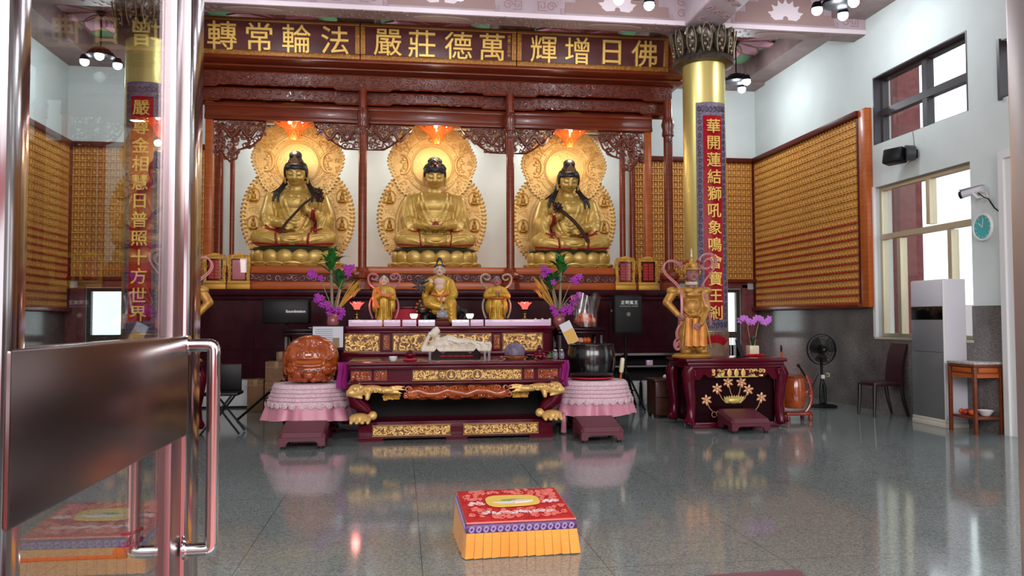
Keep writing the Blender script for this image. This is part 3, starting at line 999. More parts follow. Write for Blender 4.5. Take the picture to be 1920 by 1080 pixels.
for lx, lab in ((-1.95, 'pendant lamp in front of the painted beam, above the wooden fish'), (0.55, 'pendant lamp in front of the painted beam, above the central altar'), (3.05, 'pendant lamp in front of the painted beam, just beside the gold column capital'), (5.8, 'pendant lamp at the top edge in front of the painted beam, near the upper window')):
    pendant((lx, 9.9, ZC), 0.58, lab)
# ------------------------------------------------------------------ marble plinth and timber shrine
root = thing('marble_plinth', 'long polished maroon marble plinth carrying the three golden statues', 'plinth', (0.55, 12.75, 0))
m = MB(); m.bb(-4.15, 4.15, 0, 2.15, 0.46, 1.71)
body = m.obj('body', marble, root)
m = MB()
for x in (-2.8, -1.4, 0, 1.4, 2.8):
    m.bb(x-0.004, x+0.004, -0.002, 0.001, 0.46, 1.6)
m.bb(-4.15, 4.15, -0.002, 0.001, 0.9, 0.906)
m.obj('joint', lacquer_dark, body)
m = MB(); m.bb(-4.2, 4.2, -0.07, 2.15, 1.73, 1.83, 0.012); m.bb(-4.17, 4.17, -0.035, 2.15, 1.66, 1.73, 0.02); m.obj('ledge', marble, root)
m = MB(); m.bb(-4.1, 4.1, 0.14, 2.15, 0.0, 0.46); m.obj('foot', marble, root)
m = MB(); m.bb(-4.1, -2.55, 0.12, 0.139, 0.03, 0.455); m.obj('white_foot_panel', white_gloss, root)
m = MB(); m.bb(-4.1, 4.1, 0.125, 0.14, 0, 0.03); m.obj('foot_skirting', black, root)

R_ = thing('timber_shrine', 'red-brown timber shrine with carved friezes framing the three golden statues', 'shrine', (0.55, 12.85, 1.83))
def S(x, y, z):            # room point -> shrine-local
    return V(x-0.55, y-12.85, z-1.83)
def sbox(mb, x0, x1, y0, y1, z0, z1, bev=0.0):
    mb.bb(x0-0.55, x1-0.55, y0-12.85, y1-12.85, z0-1.83, z1-1.83, bev)
# rail with carved band, and platform
m = MB(); sbox(m, -3.03, 4.13, 12.95, 14.85, 1.831, 2.19, 0.0); m.obj('platform', wood_orh, R_)
m = MB(); sbox(m, -3.03, 4.13, 12.92, 12.95, 2.09, 2.2, 0.008); m.obj('rail_upper', wood_orh, R_)
m = MB(); sbox(m, -3.03, 4.13, 12.92, 12.95, 1.831, 1.955, 0.008); m.obj('rail_lower', wood_orh, R_)
m = MB(); sbox(m, -3.03, 4.13, 12.935, 12.95, 1.955, 2.09)
bk = m.obj('rail_band', wood_dk, R_)
m = MB(); carve(m, -3.0-.55, 4.1-.55, 1.965-1.83, 2.08-1.83, 12.932-12.85, 0.1, 0.009, 2, base=.09)
m.obj('band_scroll_pattern', wood_carve, bk)
# round columns with stepped bases
for x, r, zt in ((-0.617, 0.066, 5.02), (1.748, 0.066, 5.02), (4.42, 0.075, 5.02), (-3.31, 0.075, 5.02)):
    c = S(x, 12.83, 1.83)
    m = MB(); m.lathe([(r, 0.3), (r, zt-1.83)], c=c, n=28)
    o = m.obj('round_column', wood_red, R_)
    m = MB(); m.lathe([(r*2.25, 0.0), (r*2.25, 0.12), (r*1.7, 0.135), (r*1.75, 0.16), (r*2.2, 0.18), (r*2.3, 0.23), (r*2.0, 0.27), (r*1.4, 0.3), (r*1.3, 0.34), (r, 0.345)], c=c, n=10)
    m.obj('column_base', wood_red, o, 25)
    m = MB(); m.lathe([(r*1.02, zt-1.83-0.62), (r*1.35, zt-1.83-0.6), (r*1.2, zt-1.83-0.5), (r*1.5, zt-1.83-0.42), (r*1.15, zt-1.83-0.32), (r*1.02, zt-1.83-0.3)], c=c, n=20)
    carve(m, c.x-0.06, c.x+0.06, zt-1.83-0.75, zt-1.83-0.3, c.y-r-0.005, 0.07, 0.012, 8)
    m.obj('column_collar', wood_carve, o)
# square posts
for x in (-3.02, 4.15):
    m = MB(); sbox(m, x-0.06, x+0.06, 13.06, 13.18, 1.831, 4.85, 0.008); m.obj('square_post', wood_or, R_)
for x, w in ((-3.10, 0.13), (-2.885, 0.08), (4.01, 0.11), (4.2, 0.11)):
    m = MB(); m.lathe([(w/2, 0.36), (w/2, 2.9)], c=S(x, 14.2, 1.83), n=18); m.obj('rear_post', wood_red, R_)
# lintel
m = MB(); sbox(m, -3.09, 4.22, 13.05, 13.17, 4.55, 4.8, 0.006); sbox(m, -3.09, 4.22, 13.03, 13.05, 4.53, 4.60, 0.006); sbox(m, -3.09, 4.22, 13.035, 13.05, 4.74, 4.8, 0.006)
m.obj('lintel', wood_redh, R_)
m = MB(); sbox(m, -3.35, 4.5, 13.2, 13.24, 4.8, 5.3); m.obj('upper_board', wood_redh, R_)
m = MB(); sbox(m, -3.03, 4.16, 13.18, 14.85, 4.86, 4.9); m.obj('bay_ceiling', wood_redh, R_)
# stepped carved friezes
def frieze(name, y, z0, z1, x0, x1, drop, seed, edges):
    pts = [(x0, z1)]
    for a, c in edges:
        pts += [(a, z0-drop), (a+0.42, z0-drop), (a+0.47, z0), (c-0.47, z0), (c-0.42, z0-drop), (c, z0-drop)]
    pts.append((x1, z1))
    P2 = [(p-0.55, q-1.83) for p, q in pts]
    k = MB(); k.prism(P2, y-12.85, y-12.85+0.05)
    o = k.obj(name, wood_carve, R_)
    k = MB(); f = inpoly(P2)
    carve(k, x0-.55+.02, x1-.55-.02, z0-drop-1.83+.01, z1-1.83-.012, y-12.85-0.006, 0.115, 0.013, seed, f)
    k.bb(x0-.53, x1-.57, y-12.85+.01, y-12.85+.02, z0-1.81, z1-1.85); k.obj('frieze_scroll_pattern', wood_carve, o)
    k = MB()
    low = [V(p, y-12.85-0.004, q) for p, q in P2[1:-1]]
    k.tube(low, 0.013, 6); k.tube([V(P2[0][0], y-12.85-.004, P2[0][1]-.01), V(P2[-1][0], y-12.85-.004, P2[-1][1]-.01)], 0.014, 6)
    k.obj('frieze_edge', wood_red, o)
    return o
BE = [(-3.3, -0.617), (-0.617, 1.748), (1.748, 4.45)]
frieze('carved_frieze', 12.83, 5.045, 5.25, -3.4, 4.52, 0.035, 11, BE)
frieze('carved_frieze', 12.99, 4.86, 5.03, -3.4, 4.52, 0.035, 12, BE)
# cornice and roof
m = MB(); sbox(m, -3.5, 4.62, 12.58, 13.3, 5.25, 5.288, 0.015); m.obj('cornice_lip', wood_redh, R_)
m = MB(); sbox(m, -3.45, 4.57, 12.32, 14.85, 5.29, 5.345, 0.01); sbox(m, -3.4, 4.52, 12.62, 12.7, 5.345, 5.9); m.obj('roof', wood_redh, R_)
# openwork brackets
LB = [(-2.96, 4.53), (-2.15, 4.53), (-2.16, 4.42), (-2.24, 4.24), (-2.38, 4.12), (-2.58, 4.06), (-2.6, 3.93), (-2.7, 3.86), (-2.79, 3.96), (-2.84, 4.04), (-2.96, 4.0)]
SB = [(-0.66, 4.53), (-1.42, 4.53), (-1.36, 4.45), (-1.22, 4.33), (-1.06, 4.2), (-0.92, 4.12), (-0.66, 4.11)]
BR = [LB, SB, [(-x-1.214, z) for x, z in SB], [(2.36+(-0.617-x)*-1+0.0, z) for x, z in SB], None, [(1.1-x+0.03, z) for x, z in LB]]
BR[3] = [(1.748-(-0.617-x)*-1*-1*-1 if False else 1.748+(x+0.617), z) for x, z in SB]
BR[4] = [(1.748-(x+0.617), z) for x, z in SB]
for i, poly in enumerate(BR):
    P2 = [(p-0.55, q-1.83) for p, q in poly]
    xs_ = [p for p, q in P2]; zs_ = [q for p, q in P2]
    k = MB(); f = inpoly(P2)
    carve(k, min(xs_), max(xs_), min(zs_), max(zs_), 13.1-12.85, 0.105, 0.017, 21+i, f, turns=1.2)
    carve(k, min(xs_), max(xs_), min(zs_), max(zs_), 13.1-12.85+0.02, 0.14, 0.02, 41+i, f, turns=.8)
    k.tube([V(p, 13.1-12.85, q) for p, q in P2], 0.018, 6, closed=True)
    # a long dragon body winding through
    cx = (min(xs_)+max(xs_))/2; cz = max(zs_)-0.2
    k.tube([V(cx+(t-10)*0.032, 13.08-12.85, cz+0.07*math.sin(t*.75)) for t in range(21)], [0.03-0.001*abs(t-8) for t in range(21)], 7)
    k.obj('corner_bracket', wood_carve, R_)

# ---- three name boards
def name_board(x0, x1, chars, cx, label, small=None):
    w = x1-x0; mx = (x0+x1)/2
    r = thing('name_board', label, 'sign board', (mx, 12.4, 5.388))
    r.rotation_euler = (math.radians(6), 0, 0)
    h = 0.5
    k = MB(); k.bb(-w/2+0.05, w/2-0.05, -0.02, 0.03, 0.03, h-0.02)
    bd = k.obj('board', board_m, r)
    k = MB()
    k.bb(-w/2, w/2, -0.05, 0.03, -0.035, 0.045, 0.01); k.bb(-w/2, w/2, -0.05, 0.03, h-0.03, h+0.03, 0.01)
    k.bb(-w/2, -w/2+0.075, -0.05, 0.03, 0.046, h-0.031, 0.01); k.bb(w/2-0.075, w/2, -0.05, 0.03, 0.046, h-0.031, 0.01)
    fr = k.obj('frame', frame_gold, r)
    k = MB()
    for sg in (-1, 1):
        carve(k, sg*(w/2-0.037)-0.03, sg*(w/2-0.037)+0.03, 0.05, h-0.04, -0.052, 0.06, 0.006, 5)
    carve(k, -w/2, w/2, -0.03, 0.035, -0.052, 0.06, 0.006, 6)
    k.bb(-w/2+.02, w/2-.02, .0, .01, -.02, h+.01); k.obj('frame_scroll_pattern', gold_old, fr)
    for ch, x in zip(chars, cx):
        letters('character', ch, 0.45, gold_char, bd, (x-mx, -0.035, 0.245), 0.03, 0.0)
    if small:
        for i, ch in enumerate(small):
            letters('small_character', ch, 0.055, gold_old, bd, (w/2-0.115, -0.024, h-0.08-i*0.058), 0.006, 0.01)
    return r
board_m = mat('dark_red_board', (92, 40, 38), 0.25, var=((80, 32, 32), 2, 3), coat=0.4)
frame_gold = mat('frame_gold', (150, 96, 40), 0.4, 0.3)
name_board(-3.3, -0.645, '轉常輪法', (-2.68, -2.14, -1.59, -1.02), 'dark red name board reading 轉常輪法, above the golden statue raising a lotus sprig')
name_board(-0.635, 1.785, '嚴莊德萬', (-0.22, 0.30, 0.87, 1.40), 'dark red name board reading 嚴莊德萬, above the central golden buddha', '佛曆二五四年')
name_board(1.795, 4.27, '輝增日佛', (2.22, 2.76, 3.33, 3.87), 'dark red name board reading 輝增日佛, above the golden statue with the slanting sceptre')

# ---- memorial tablets on the ledge
def tablet(x, label, paled):
    r = thing('memorial_tablet', label, 'tablet', (x, 12.86, 1.83), 0, 'gold-framed red tablets')
    k = MB(); k.bb(-0.175, 0.175, -0.05, 0.05, 0.001, 0.085, 0.01); k.bb(-0.17, 0.17, -0.04, 0.04, 0.085, 0.11, 0.01); k.obj('base', gold_old, r)
    P = [(-.175, .11), (-.155, .16), (-.165, .3), (-.172, .45), (-.165, .5), (-.12, .53), (-.05, .555), (0, .565), (.05, .555), (.12, .53), (.165, .5), (.172, .45), (.165, .3), (.155, .16), (.175, .11)]
    k = MB(); k.prism(P, -0.012, 0.03); fr = k.obj('frame', gold_old, r)
    k = MB(); carve(k, -.165, .165, .12, .54, -0.018, 0.055, 0.009, int(x*10)+50, lambda a, c: abs(a) > .125 or c > .47)
    k.bb(-.16, .16, 0, .01, .12, .53); k.obj('frame_scroll_pattern', gold_old, fr)
    k = MB(); k.bb(-.118, .118, -0.02, -0.012, .135, .475); k.obj('inner_frame', lacquer_dark, r)
    k = MB(); k.bb(-.095, .095, -0.026, -0.02, .155, .455); pn = k.obj('name_panel', red_panel if not paled else red_pale, r)
    if not paled:
        k = MB()
        for i in range(2):
            for j in range(6):
                k.bb(-.08+.09*i, -.01+.09*i, -0.028, -0.026, .17+.046*j, .205+.046*j)
        k.obj('name_slip', name_slip, pn)
    k = MB(); k.bb(-.118, .118, -0.032, -0.030, .135, .475); k.obj('cover_glass', glass, r)
name_slip = mat('red_name_slip', (206, 48, 56), 0.4)
red_pale = mat('pink_red_panel', (206, 110, 118), 0.12, var=((186, 84, 96), 3, 2), coat=0.15)
tablet(-2.86, 'gold-framed tablet with red slips beside the pale pink shiny tablet', False)
tablet(-2.50, 'gold-framed tablet with a pale pink shiny panel on the plinth ledge', True)
tablet(3.67, 'gold-framed tablet with red slips above the upright loudspeaker, nearer the golden statues', False)
tablet(4.06, 'gold-framed tablet with red slips above the upright loudspeaker, nearer the gold column', False)

# ---- lotus lamps hanging over the statues
def ceiling_lotus(x, label):
    r = thing('lotus_ceiling_lamp', label, 'lamp', (x, 13.42, 4.859), 0, 'lotus ceiling lamps')
    k = MB(); k.cyl((0, 0, -.04), (0, 0, -.2), .03, n=12); k.obj('hanger', gold_old, r)
    k = MB(); k.lathe([(0.28, 0), (0.3, -0.03), (0.26, -0.06)], n=28); k.obj('ceiling_plate', gold_old, r)
    for rad, n, h, tl in ((0.27, 11, 0.30, 0.55), (0.16, 8, 0.34, 0.3)):
        for i in range(n):
            k = MB(); petal(k, ringM(2*PI*i/n+tl, rad*.2, rad*.2, -0.55 if n == 11 else -0.55), 0.21, h, 0.5, 0.98 if n == 11 else .55, 0.05, 5, 6, 0.006)
            k.obj('petal', lotus_glow, r)
    k = MB()
    for a in (0.3, 2.3, 4.5):
        k.ball(V(0.15*math.cos(a), 0.10*math.sin(a)-0.15, -0.31), 0.032)
    k.obj('bulb', lotus_bulb, r)
    l = bpy.data.lights.new('lotus_light', 'POINT'); l.energy = 14; l.color = (1.0, 0.74, 0.46); l.shadow_soft_size = 0.05
    lo = bpy.data.objects.new('lotus_light', l); COL.objects.link(lo); lo.parent = r; lo.location = (0, -0.12, -0.68)
ceiling_lotus(-1.76, 'lit orange lotus lamp above the golden statue raising a lotus sprig')
ceiling_lotus(0.585, 'lit orange lotus lamp hanging above the central golden buddha')
ceiling_lotus(2.86, 'lit orange lotus lamp above the golden statue with the slanting sceptre')

# unseen fill lamps added under the bay ceilings to brighten the wall behind
for x0, x1, lab in ((-2.9, -.75, 'added white fill lamp above the golden statue raising a lotus sprig'), (-.45, 1.6, 'added white fill lamp above the central golden buddha'), (1.9, 4.0, 'added white fill lamp above the golden statue with the slanting sceptre')):
    r = thing('fill_lamp', lab, 'lamp', ((x0+x1)/2, 14.5, 4.84), 0, 'added fill lamps of the shrine')
    k = MB(); k.bb(-(x1-x0)/2+.3, (x1-x0)/2-.3, -.04, .04, -.02, .018, .004); k.obj('housing', white_gloss, r)
    l = bpy.data.lights.new('fill_light', 'AREA'); l.shape = 'RECTANGLE'; l.size, l.size_y, l.energy, l.color = x1-x0-.7, .1, 20, (.94, .96, 1)
    lo = bpy.data.objects.new('fill_light', l); COL.objects.link(lo); lo.parent = r; lo.location = (0, 0, -.03)
# ------------------------------------------------------------------ halo screens
def halo_screen(x, label):
    r = thing('halo_screen', label, 'carved screen', (x, 14.03, 2.192), 0, 'gilded halo screens')
    def body_out(t, k=1.0):
        return (0.93*k*math.cos(t), 0.93+0.97*k*math.sin(t))
    def disc_out(t, k=1.0):
        s = math.sin(t)
        rr = 0.74*k*(1+0.03*max(0, s)**6 + 0.022*math.cos(8*t))
        return (rr*math.cos(t), 1.93+rr*s*(.86 if s > 0 else 1))
    N = 96
    bo = [body_out(2*PI*i/N) for i in range(N)]
    bo = [(p, max(q, 0.0)) for p, q in bo]
    k = MB(); k.prism(bo, 0.0, 0.07); bp = k.obj('body_halo', gold_halo, r)
    k = MB(); k.prism([disc_out(2*PI*i/N) for i in range(N)], -0.06, 0.03); dp = k.obj('head_halo', gold_halo, r)
    # flame rims
    k = MB()
    for i in range(84):
        t = 2*PI*i/84
        p, q = body_out(t, 1.0)
        if q < 0.08:
            continue
        k.ball(V(p, 0.02, q), (0.05, 0.03, 0.026), (0, -t-0.5, 0), 1)
        p, q = body_out(t, 0.955)
        k.ball(V(p, -0.005, max(q, 0.06)), (0.03, 0.02, 0.018), (0, -t+0.6, 0), 1)
    k.obj('flame_rim', gold_old, bp)
    k = MB()
    for i in range(72):
        t = 2*PI*i/72
        p, q = disc_out(t, 1.0); k.ball(V(p, -0.035, q), (0.045, 0.035, 0.028), (0, -t-0.5, 0), 1)
        p, q = disc_out(t, 0.94); k.ball(V(p, -0.06, q), (0.028, 0.02, 0.02), (0, -t+0.6, 0), 1)
    k.obj('flame_rim', gold_halo, dp)
    # rings
    k = MB()
    for rr, th in ((0.345, 0.014), (0.375, 0.01), (0.47, 0.012)):
        k.tube([V(rr*math.cos(2*PI*i/56), -0.064, 1.84+rr*math.sin(2*PI*i/56)) for i in range(56)], th, 6, closed=True)
    k.obj('halo_ring', gold_halo, dp)
    k = MB()
    for rr, th in ((0.60, 0.016), (0.65, 0.012)):
        k.tube([V(rr*math.cos(2*PI*i/56), -0.008, max(0.02, 0.80+rr*1.15*math.sin(2*PI*i/56))) for i in range(56)], th, 6, closed=True)
    k.obj('body_ring', gold_halo, bp)
    # head-halo relief: crescents, clouds, scrolls
    k = MB()
    for sg in (-1, 1):
        k.tube([V(sg*(0.52-0.12*math.cos(a)), -0.075, 1.86+0.17*math.sin(a)) for a in [-1.9+3.8*i/14 for i in range(15)]], [0.008+0.024*math.sin(PI*i/14) for i in range(15)], 7)
        for j in range(5):
            k.ball(V(sg*(0.50+0.03*math.cos(j*2)), -0.072, 1.76+0.05*j), (0.04, 0.025, 0.03), (0, j, 0), 1)
    carve(k, -0.72, 0.72, 1.2, 2.56, -0.068, 0.098, 0.016, 7, lambda a, c: 0.5 < math.hypot(a, c-1.84) and math.hypot(a, (c-1.93)*(1.16 if c > 1.93 else 1)) < 0.68 and not (abs(abs(a)-0.5) < 0.12 and abs(c-1.86) < 0.2), turns=1.0)
    carve(k, -0.47, 0.47, 1.37, 2.31, -0.066, 0.085, 0.008, 9, lambda a, c: 0.385 < math.hypot(a, c-1.84) < 0.46, turns=.8)
    # seated figure right at the top of the disc
    k.ball(V(0, -0.07, 2.30), (0.08, 0.05, 0.045)); k.ball(V(0, -0.075, 2.365), (0.045, 0.04, 0.055)); k.ball(V(0, -0.08, 2.43), (0.028, 0.028, 0.032))
    k.prism([disc_out(2*PI*i/48, .9) for i in range(48)], -0.045, -0.03); k.obj('head_halo_scroll_pattern', gold_relief, dp)
    k = MB()
    carve(k, -0.9, 0.9, 0.05, 1.62, -0.008, 0.09, 0.014, 17, lambda a, c: (a/0.87)**2+((c-0.93)/0.90)**2 < 1 and (a/0.68)**2+((c-0.80)/0.78)**2 > 1 and not (abs(abs(a)-0.74) < 0.1 and (abs(c-1.28) < .15 or abs(c-0.80) < .15)), turns=.9)
    for sg in (-1, 1):
        for zc in (1.06, 0.58, 0.36):
            for q in range(3):
                k.tube([V(sg*(0.74+0.085*math.cos(a)), -0.012, zc+0.022*q+0.03*math.sin(a)) for a in [PI*i/8 for i in range(9)]], 0.012, 5)
    k.prism([(p*.9, max(.03, (q-.93)*.9+.93)) for p, q in [body_out(2*PI*i/48) for i in range(48)]], 0.03, 0.04); k.obj('body_halo_scroll_pattern', gold_relief, bp)
    for sg in (-1, 1):
        for zc in (1.28, 0.80):
            k = MB()
            k.tube([V(sg*0.74+0.10*math.cos(2*PI*i/24), -0.01, zc+0.135*math.sin(2*PI*i/24)) for i in range(24)], 0.012, 5, closed=True)
            k.ball(V(sg*0.74, -0.02, zc-0.075), (0.075, 0.03, 0.035)); k.ball(V(sg*0.74, -0.02, zc-0.01), (0.042, 0.03, 0.065)); k.ball(V(sg*0.74, -0.03, zc+0.075), (0.025, 0.025, 0.03))
            k.ball(V(sg*0.74, -0.03, zc+0.105), (0.014, 0.014, 0.018))
            k.obj('medallion_figure', gold_old, bp)
    return r
halo_screen(-1.76, 'gilded double-disc halo screen behind the golden statue raising a lotus sprig')
halo_screen(0.53, 'gilded double-disc halo screen behind the central golden buddha')
halo_screen(2.88, 'gilded double-disc halo screen behind the golden statue with the slanting sceptre')

# ------------------------------------------------------------------ lotus thrones
def lotus_throne(r, m_petal, sx=0.80, sy=0.46, h=0.34, n=16, zoff=0.0):
    k = MB(); k.lathe([(0.80, zoff), (0.84, zoff+0.02), (0.82, zoff+0.05), (0.7, zoff+0.07), (0.72, zoff+0.2), (0.86, zoff+h-0.03), (0.84, zoff+h)], n=48, sx=sx, sy=sy)
    core = k.obj('lotus_core', seedgreen, r)
    for i in range(n):
        a = 2*PI*(i+.5)/n
        k = MB()
        M = ringM(a, sx*0.80, sy*0.80, zoff+0.17, 0.25)
        k.ball(V(0, 0, 0), (0.150*sx/0.8, 0.085, 0.135))
        bmesh.ops.transform(k.bm, matrix=M, verts=k.bm.verts[:])
        k.obj('lotus_petal', m_petal, core, 60)
    k = MB()
    for i in range(n):
        a = 2*PI*i/n
        M = ringM(a, sx*0.88, sy*0.9, zoff+0.055, 0.9)
        k.tube([M @ V(0.16*math.cos(t), -0.02, 0.07*math.sin(t)) for t in [PI*q/8 for q in range(9)]], 0.018, 6)
        vs = k.ball(V(0, 0, 0), (0.13, 0.05, 0.07)); bmesh.ops.transform(k.bm, matrix=M, verts=vs)
    k.lathe([(0.93, zoff), (0.95, zoff+0.02), (0.9, zoff+0.035)], n=48, sx=sx, sy=sy)
    k.obj('base_petals', m_petal, core)
seedgreen = mat('dark_green_seed', (52, 58, 40), 0.5, 0.2)

# ------------------------------------------------------------------ the three seated figures (z = 0 on top of the lotus)
def head_items(z=1.25, s=1.0, c=(0, 0.0)):
    cx, cy = c
    def p(x, y, zz):
        return (cx+x*s, cy+y*s, z+zz*s)
    it = [('e', p(0, 0.03, 0.03), (.162*s, .185*s, .19*s)), ('e', p(0, 0.0, -.08), (.128*s, .145*s, .105*s)),
          ('e', p(0, -0.085, -.135), (.05*s, .045*s, .035*s)),
          ('c', p(0, -.150, .04), p(0, -.176, -.045), .013*s, .024*s),
          ('e', p(-.026, -.157, -.05), (.018*s, .018*s, .014*s)), ('e', p(.026, -.157, -.05), (.018*s, .018*s, .014*s)),
          ('e', p(0, -.142, -.088), (.042*s, .02*s, .011*s)), ('e', p(0, -.138, -.106), (.032*s, .02*s, .011*s))]
    for sg in (-1, 1):
        it += [('e', p(sg*.066, -.128, .022), (.042*s, .024*s, .017*s)), ('e', p(sg*.075, -.105, -.05), (.05*s, .045*s, .045*s)),
               ('t', [p(sg*(.022+.095*q/6), -.157+.03*(q/6)**2, .055+.022*math.sin(PI*q/6)) for q in range(7)], .008*s),
               ('t', [p(sg*(.030+.078*q/6), -.152+.022*(q/6)**2, .008-.010*math.sin(PI*q/6)) for q in range(7)], .006*s),
               ('e', p(sg*.170, .045, -.03), (.022*s, .045*s, .12*s)), ('e', p(sg*.168, .035, -.13), (.022*s, .028*s, .04*s))]
    return it

HEAD_TILT = Matrix.Translation((0, .05, 1.08)) @ Matrix.Rotation(math.radians(17), 4, 'X') @ Matrix.Translation((0, -.05, -1.08))
def tilt_items(items):
    out = []
    q = HEAD_TILT.to_3x3()
    for it in items:
        if it[0] == 'e':
            out.append(('e', HEAD_TILT @ Vector(it[1]), it[2], (math.radians(17), 0, 0)))
        elif it[0] == 'c':
            out.append(('c', HEAD_TILT @ Vector(it[1]), HEAD_TILT @ Vector(it[2]), *it[3:]))
        else:
            out.append(('t', [HEAD_TILT @ Vector(p) for p in it[1]], it[2]))
    return out
def tilt_mesh(k):
    bmesh.ops.transform(k.bm, matrix=HEAD_TILT, verts=k.bm.verts[:])

def hand(it, wrist, d, up, s=1.0, curl=0.5, side=1):
    """palm with five separate fingers; d points along the fingers, up is the back of the hand"""
    w = Vector(wrist); d = Vector(d).normalized(); up = Vector(up); up = (up-d*up.dot(d)).normalized(); sd = d.cross(up)
    it.append(('c', w, w+d*0.07*s, 0.034*s, 0.04*s))
    for i, (o, L) in enumerate(((-.045, .085), (-.015, .1), (.015, .095), (.043, .075))):
        b0 = w+d*0.085*s+sd*o*s
        b1 = b0+d*L*.5*s-up*L*.12*s*curl
        b2 = b1+d*L*.4*s-up*L*.45*s*curl
        it.append(('t', [b0-d*.02*s, b0, b1, b2], [.016*s, .016*s, .014*s, .011*s]))
    t0 = w+d*0.03*s+sd*side*.04*s
    it.append(('t', [t0, t0+d*.05*s+sd*side*.035*s, t0+d*.095*s+sd*side*.03*s-up*.02*s], [.018*s, .016*s, .012*s]))

def seated(x, kind, mirror, label, zoff=0.0):
    r = thing('seated_statue', label, 'statue', (x, 13.5, 2.532+zoff), 0, 'golden seated statues')
    it = [('e', (0, -.05, .12), (.50, .36, .125)), ('e', (0, -.36, .12), (.25, .16, .11))]
    for s in (-1, 1):
        it += [('c', (s*.2, .1, .2), (s*.48, -.18, .165), .19, .16), ('e', (s*.5, -.2, .15), (.185, .19, .15)),
               ('c', (s*.46, -.3, .12), (-s*.1, -.43, .10), .12, .085)]
    it += [('e', (0, .1, .5), (.36, .25, .42)), ('e', (0, .07, .75), (.38, .235, .22)), ('c', (-.31, .1, .84), (.31, .1, .84), .125, .125),
           ('c', (-.2, .09, .93), (.2, .09, .93), .075, .075), ('c', (0, .08, .92), (0, .06, 1.12), .115, .098)]
    it += tilt_items(head_items(1.25, 1.06))
    base_arm = [('c', (-1*.40, .09, .82), (-1*.455, .0, .5), .125, .13), ('e', (-.43, -.06, .38), (.12, .17, .17)), ('c', (-.45, -.02, .44), (-.17, -.30, .37), .115, .07)]
    if kind == 'buddha':
        for s in (-1, 1):
            for q in base_arm:
                it.append((q[0], (s*-q[1][0], q[1][1], q[1][2]), (s*-q[2][0], q[2][1], q[2][2]) if q[0] == 'c' else q[2], *q[3:]))
            hand(it, (s*.15, -.33, .32), (-s, -.1, -.1), (0, -.3, -1), .9, .3, -s)
    else:
        it += base_arm
        hand(it, (-.16, -.33, .36), (1, -.2, -.2), (-.2, -1, .4), 1.0, 1.2, 1)
        it += [('c', (.40, .09, .82), (.5, -.04, .50), .125, .135), ('e', (.47, -.08, .42), (.13, .16, .2)), ('c', (.48, -.08, .46), (.22, -.30, .60), .10, .062)]
        hand(it, (.20, -.32, .62), (-.35, -.1, 1), (.3, -1, 0), 1.0, 1.0, -1)
        it += [('c', (.46, -.16, .40), (.40, -.24, .14), .07, .05)]
    me1 = blob_mesh(it, 0.0125, 3)
    bv = bvh_of(me1)
    folds = []
    # collar edges, drapes on the chest, sleeve and knee folds
    for s in (-1, 1):
        folds += [(quad((s*.20, .97), (s*.17, .66), (s*.02, .44)), .016), (quad((s*.26, .96), (s*.25, .62), (s*.05, .36)), .013),
                  (quad((s*.33, .93), (s*.33, .6), (s*.16, .36)), .013), (quad((s*.39, .88), (s*.40, .62), (s*.30, .42)), .012),
                  (quad((s*.46, .72), (s*.42, .5), (s*.36, .3)), .012), (quad((s*.52, .56), (s*.5, .42), (s*.42, .28)), .012)]
        for q in range(4):
            folds.append((quad((s*(.62-.05*q), .22-.03*q), (s*(.42-.03*q), .26-.05*q), (s*.24, .20-.045*q)), .011))
        folds.append((quad((s*.13, .33), (s*.24, .2), (s*.2, .03)), .013))
    for q in range(5):
        folds.append((quad((-.22+.02*q, .62-.05*q), (0, .40-.065*q), (.22-.02*q, .62-.05*q)), .012))
    for q in range(3):
        folds.append((quad((-.2+.02*q, .18-.04*q), (0, .12-.045*q), (.2-.02*q, .18-.04*q)), .011))
    if kind == 'buddha':
        folds += [([(0.035*math.cos(a), .52+.03*math.sin(a)) for a in [2*PI*i/12 for i in range(13)]], .009)]
        for s in (-1, 1):
            folds.append(([(s*(.09+.03*math.cos(a)), .52+.02*math.sin(a)) for a in [2*PI*i/12 for i in range(13)]], .007))
    else:
        folds += [(quad((-.14, .98), (0, .84), (.14, .98)), .014), (quad((-.1, .95), (0, .78), (.1, .95)), .009)]
    it2 = []
    for c, rr in folds:
        p = project(bv, c, 0.004)
        if len(p) > 2:
            it2.append(('t', p, rr*1.25))
    if kind != 'buddha':
        for (a, c) in ((0, .80), (-.06, .86), (.06, .86)):
            p = project(bv, [(a, c)])
            if p:
                it2.append(('e', p[0], (.022, .02, .022)))
    me2 = blob_mesh(it2, 0.0105, 2, base=me1)
    if mirror:
        me2.transform(Matrix.Diagonal((-1, 1, 1, 1))); me2.flip_normals()
    me2.name = 'body'; me2.materials.clear(); me2.materials.append(gold_statue)
    link('body', me2, r)
    sgm = -1 if mirror else 1
    # red hem lines where the robe edges turn over
    k = MB()
    hem = [quad((-.62, .06), (-.3, .02), (-.05, .03)), quad((.62, .06), (.3, .02), (.05, .03)), quad((-.27, .33), (-.26, .18), (-.24, .03)), quad((.27, .33), (.26, .18), (.24, .03)), quad((-.45, .30), (-.35, .26), (-.27, .30)), quad((.45, .30), (.35, .26), (.27, .30))]
    if kind != 'buddha':
        hem += [quad((.30, .60), (.27, .45), (.34, .2)), quad((.33, .60), (.31, .45), (.37, .2)), quad((-.45, .36), (-.36, .25), (-.24, .28)), quad((-.43, .32), (-.3, .24), (0, .24))]
    for h in hem:
        p = project(bv, h, 0.0)
        if len(p) > 2:
            k.tube([V(q.x*sgm, q.y, q.z) for q in p], 0.020 if kind != 'buddha' else 0.014, 6)
    k.obj('robe_trim', redtrim, r)
    # fine dark lines of lids, brows and mouth
    k = MB()
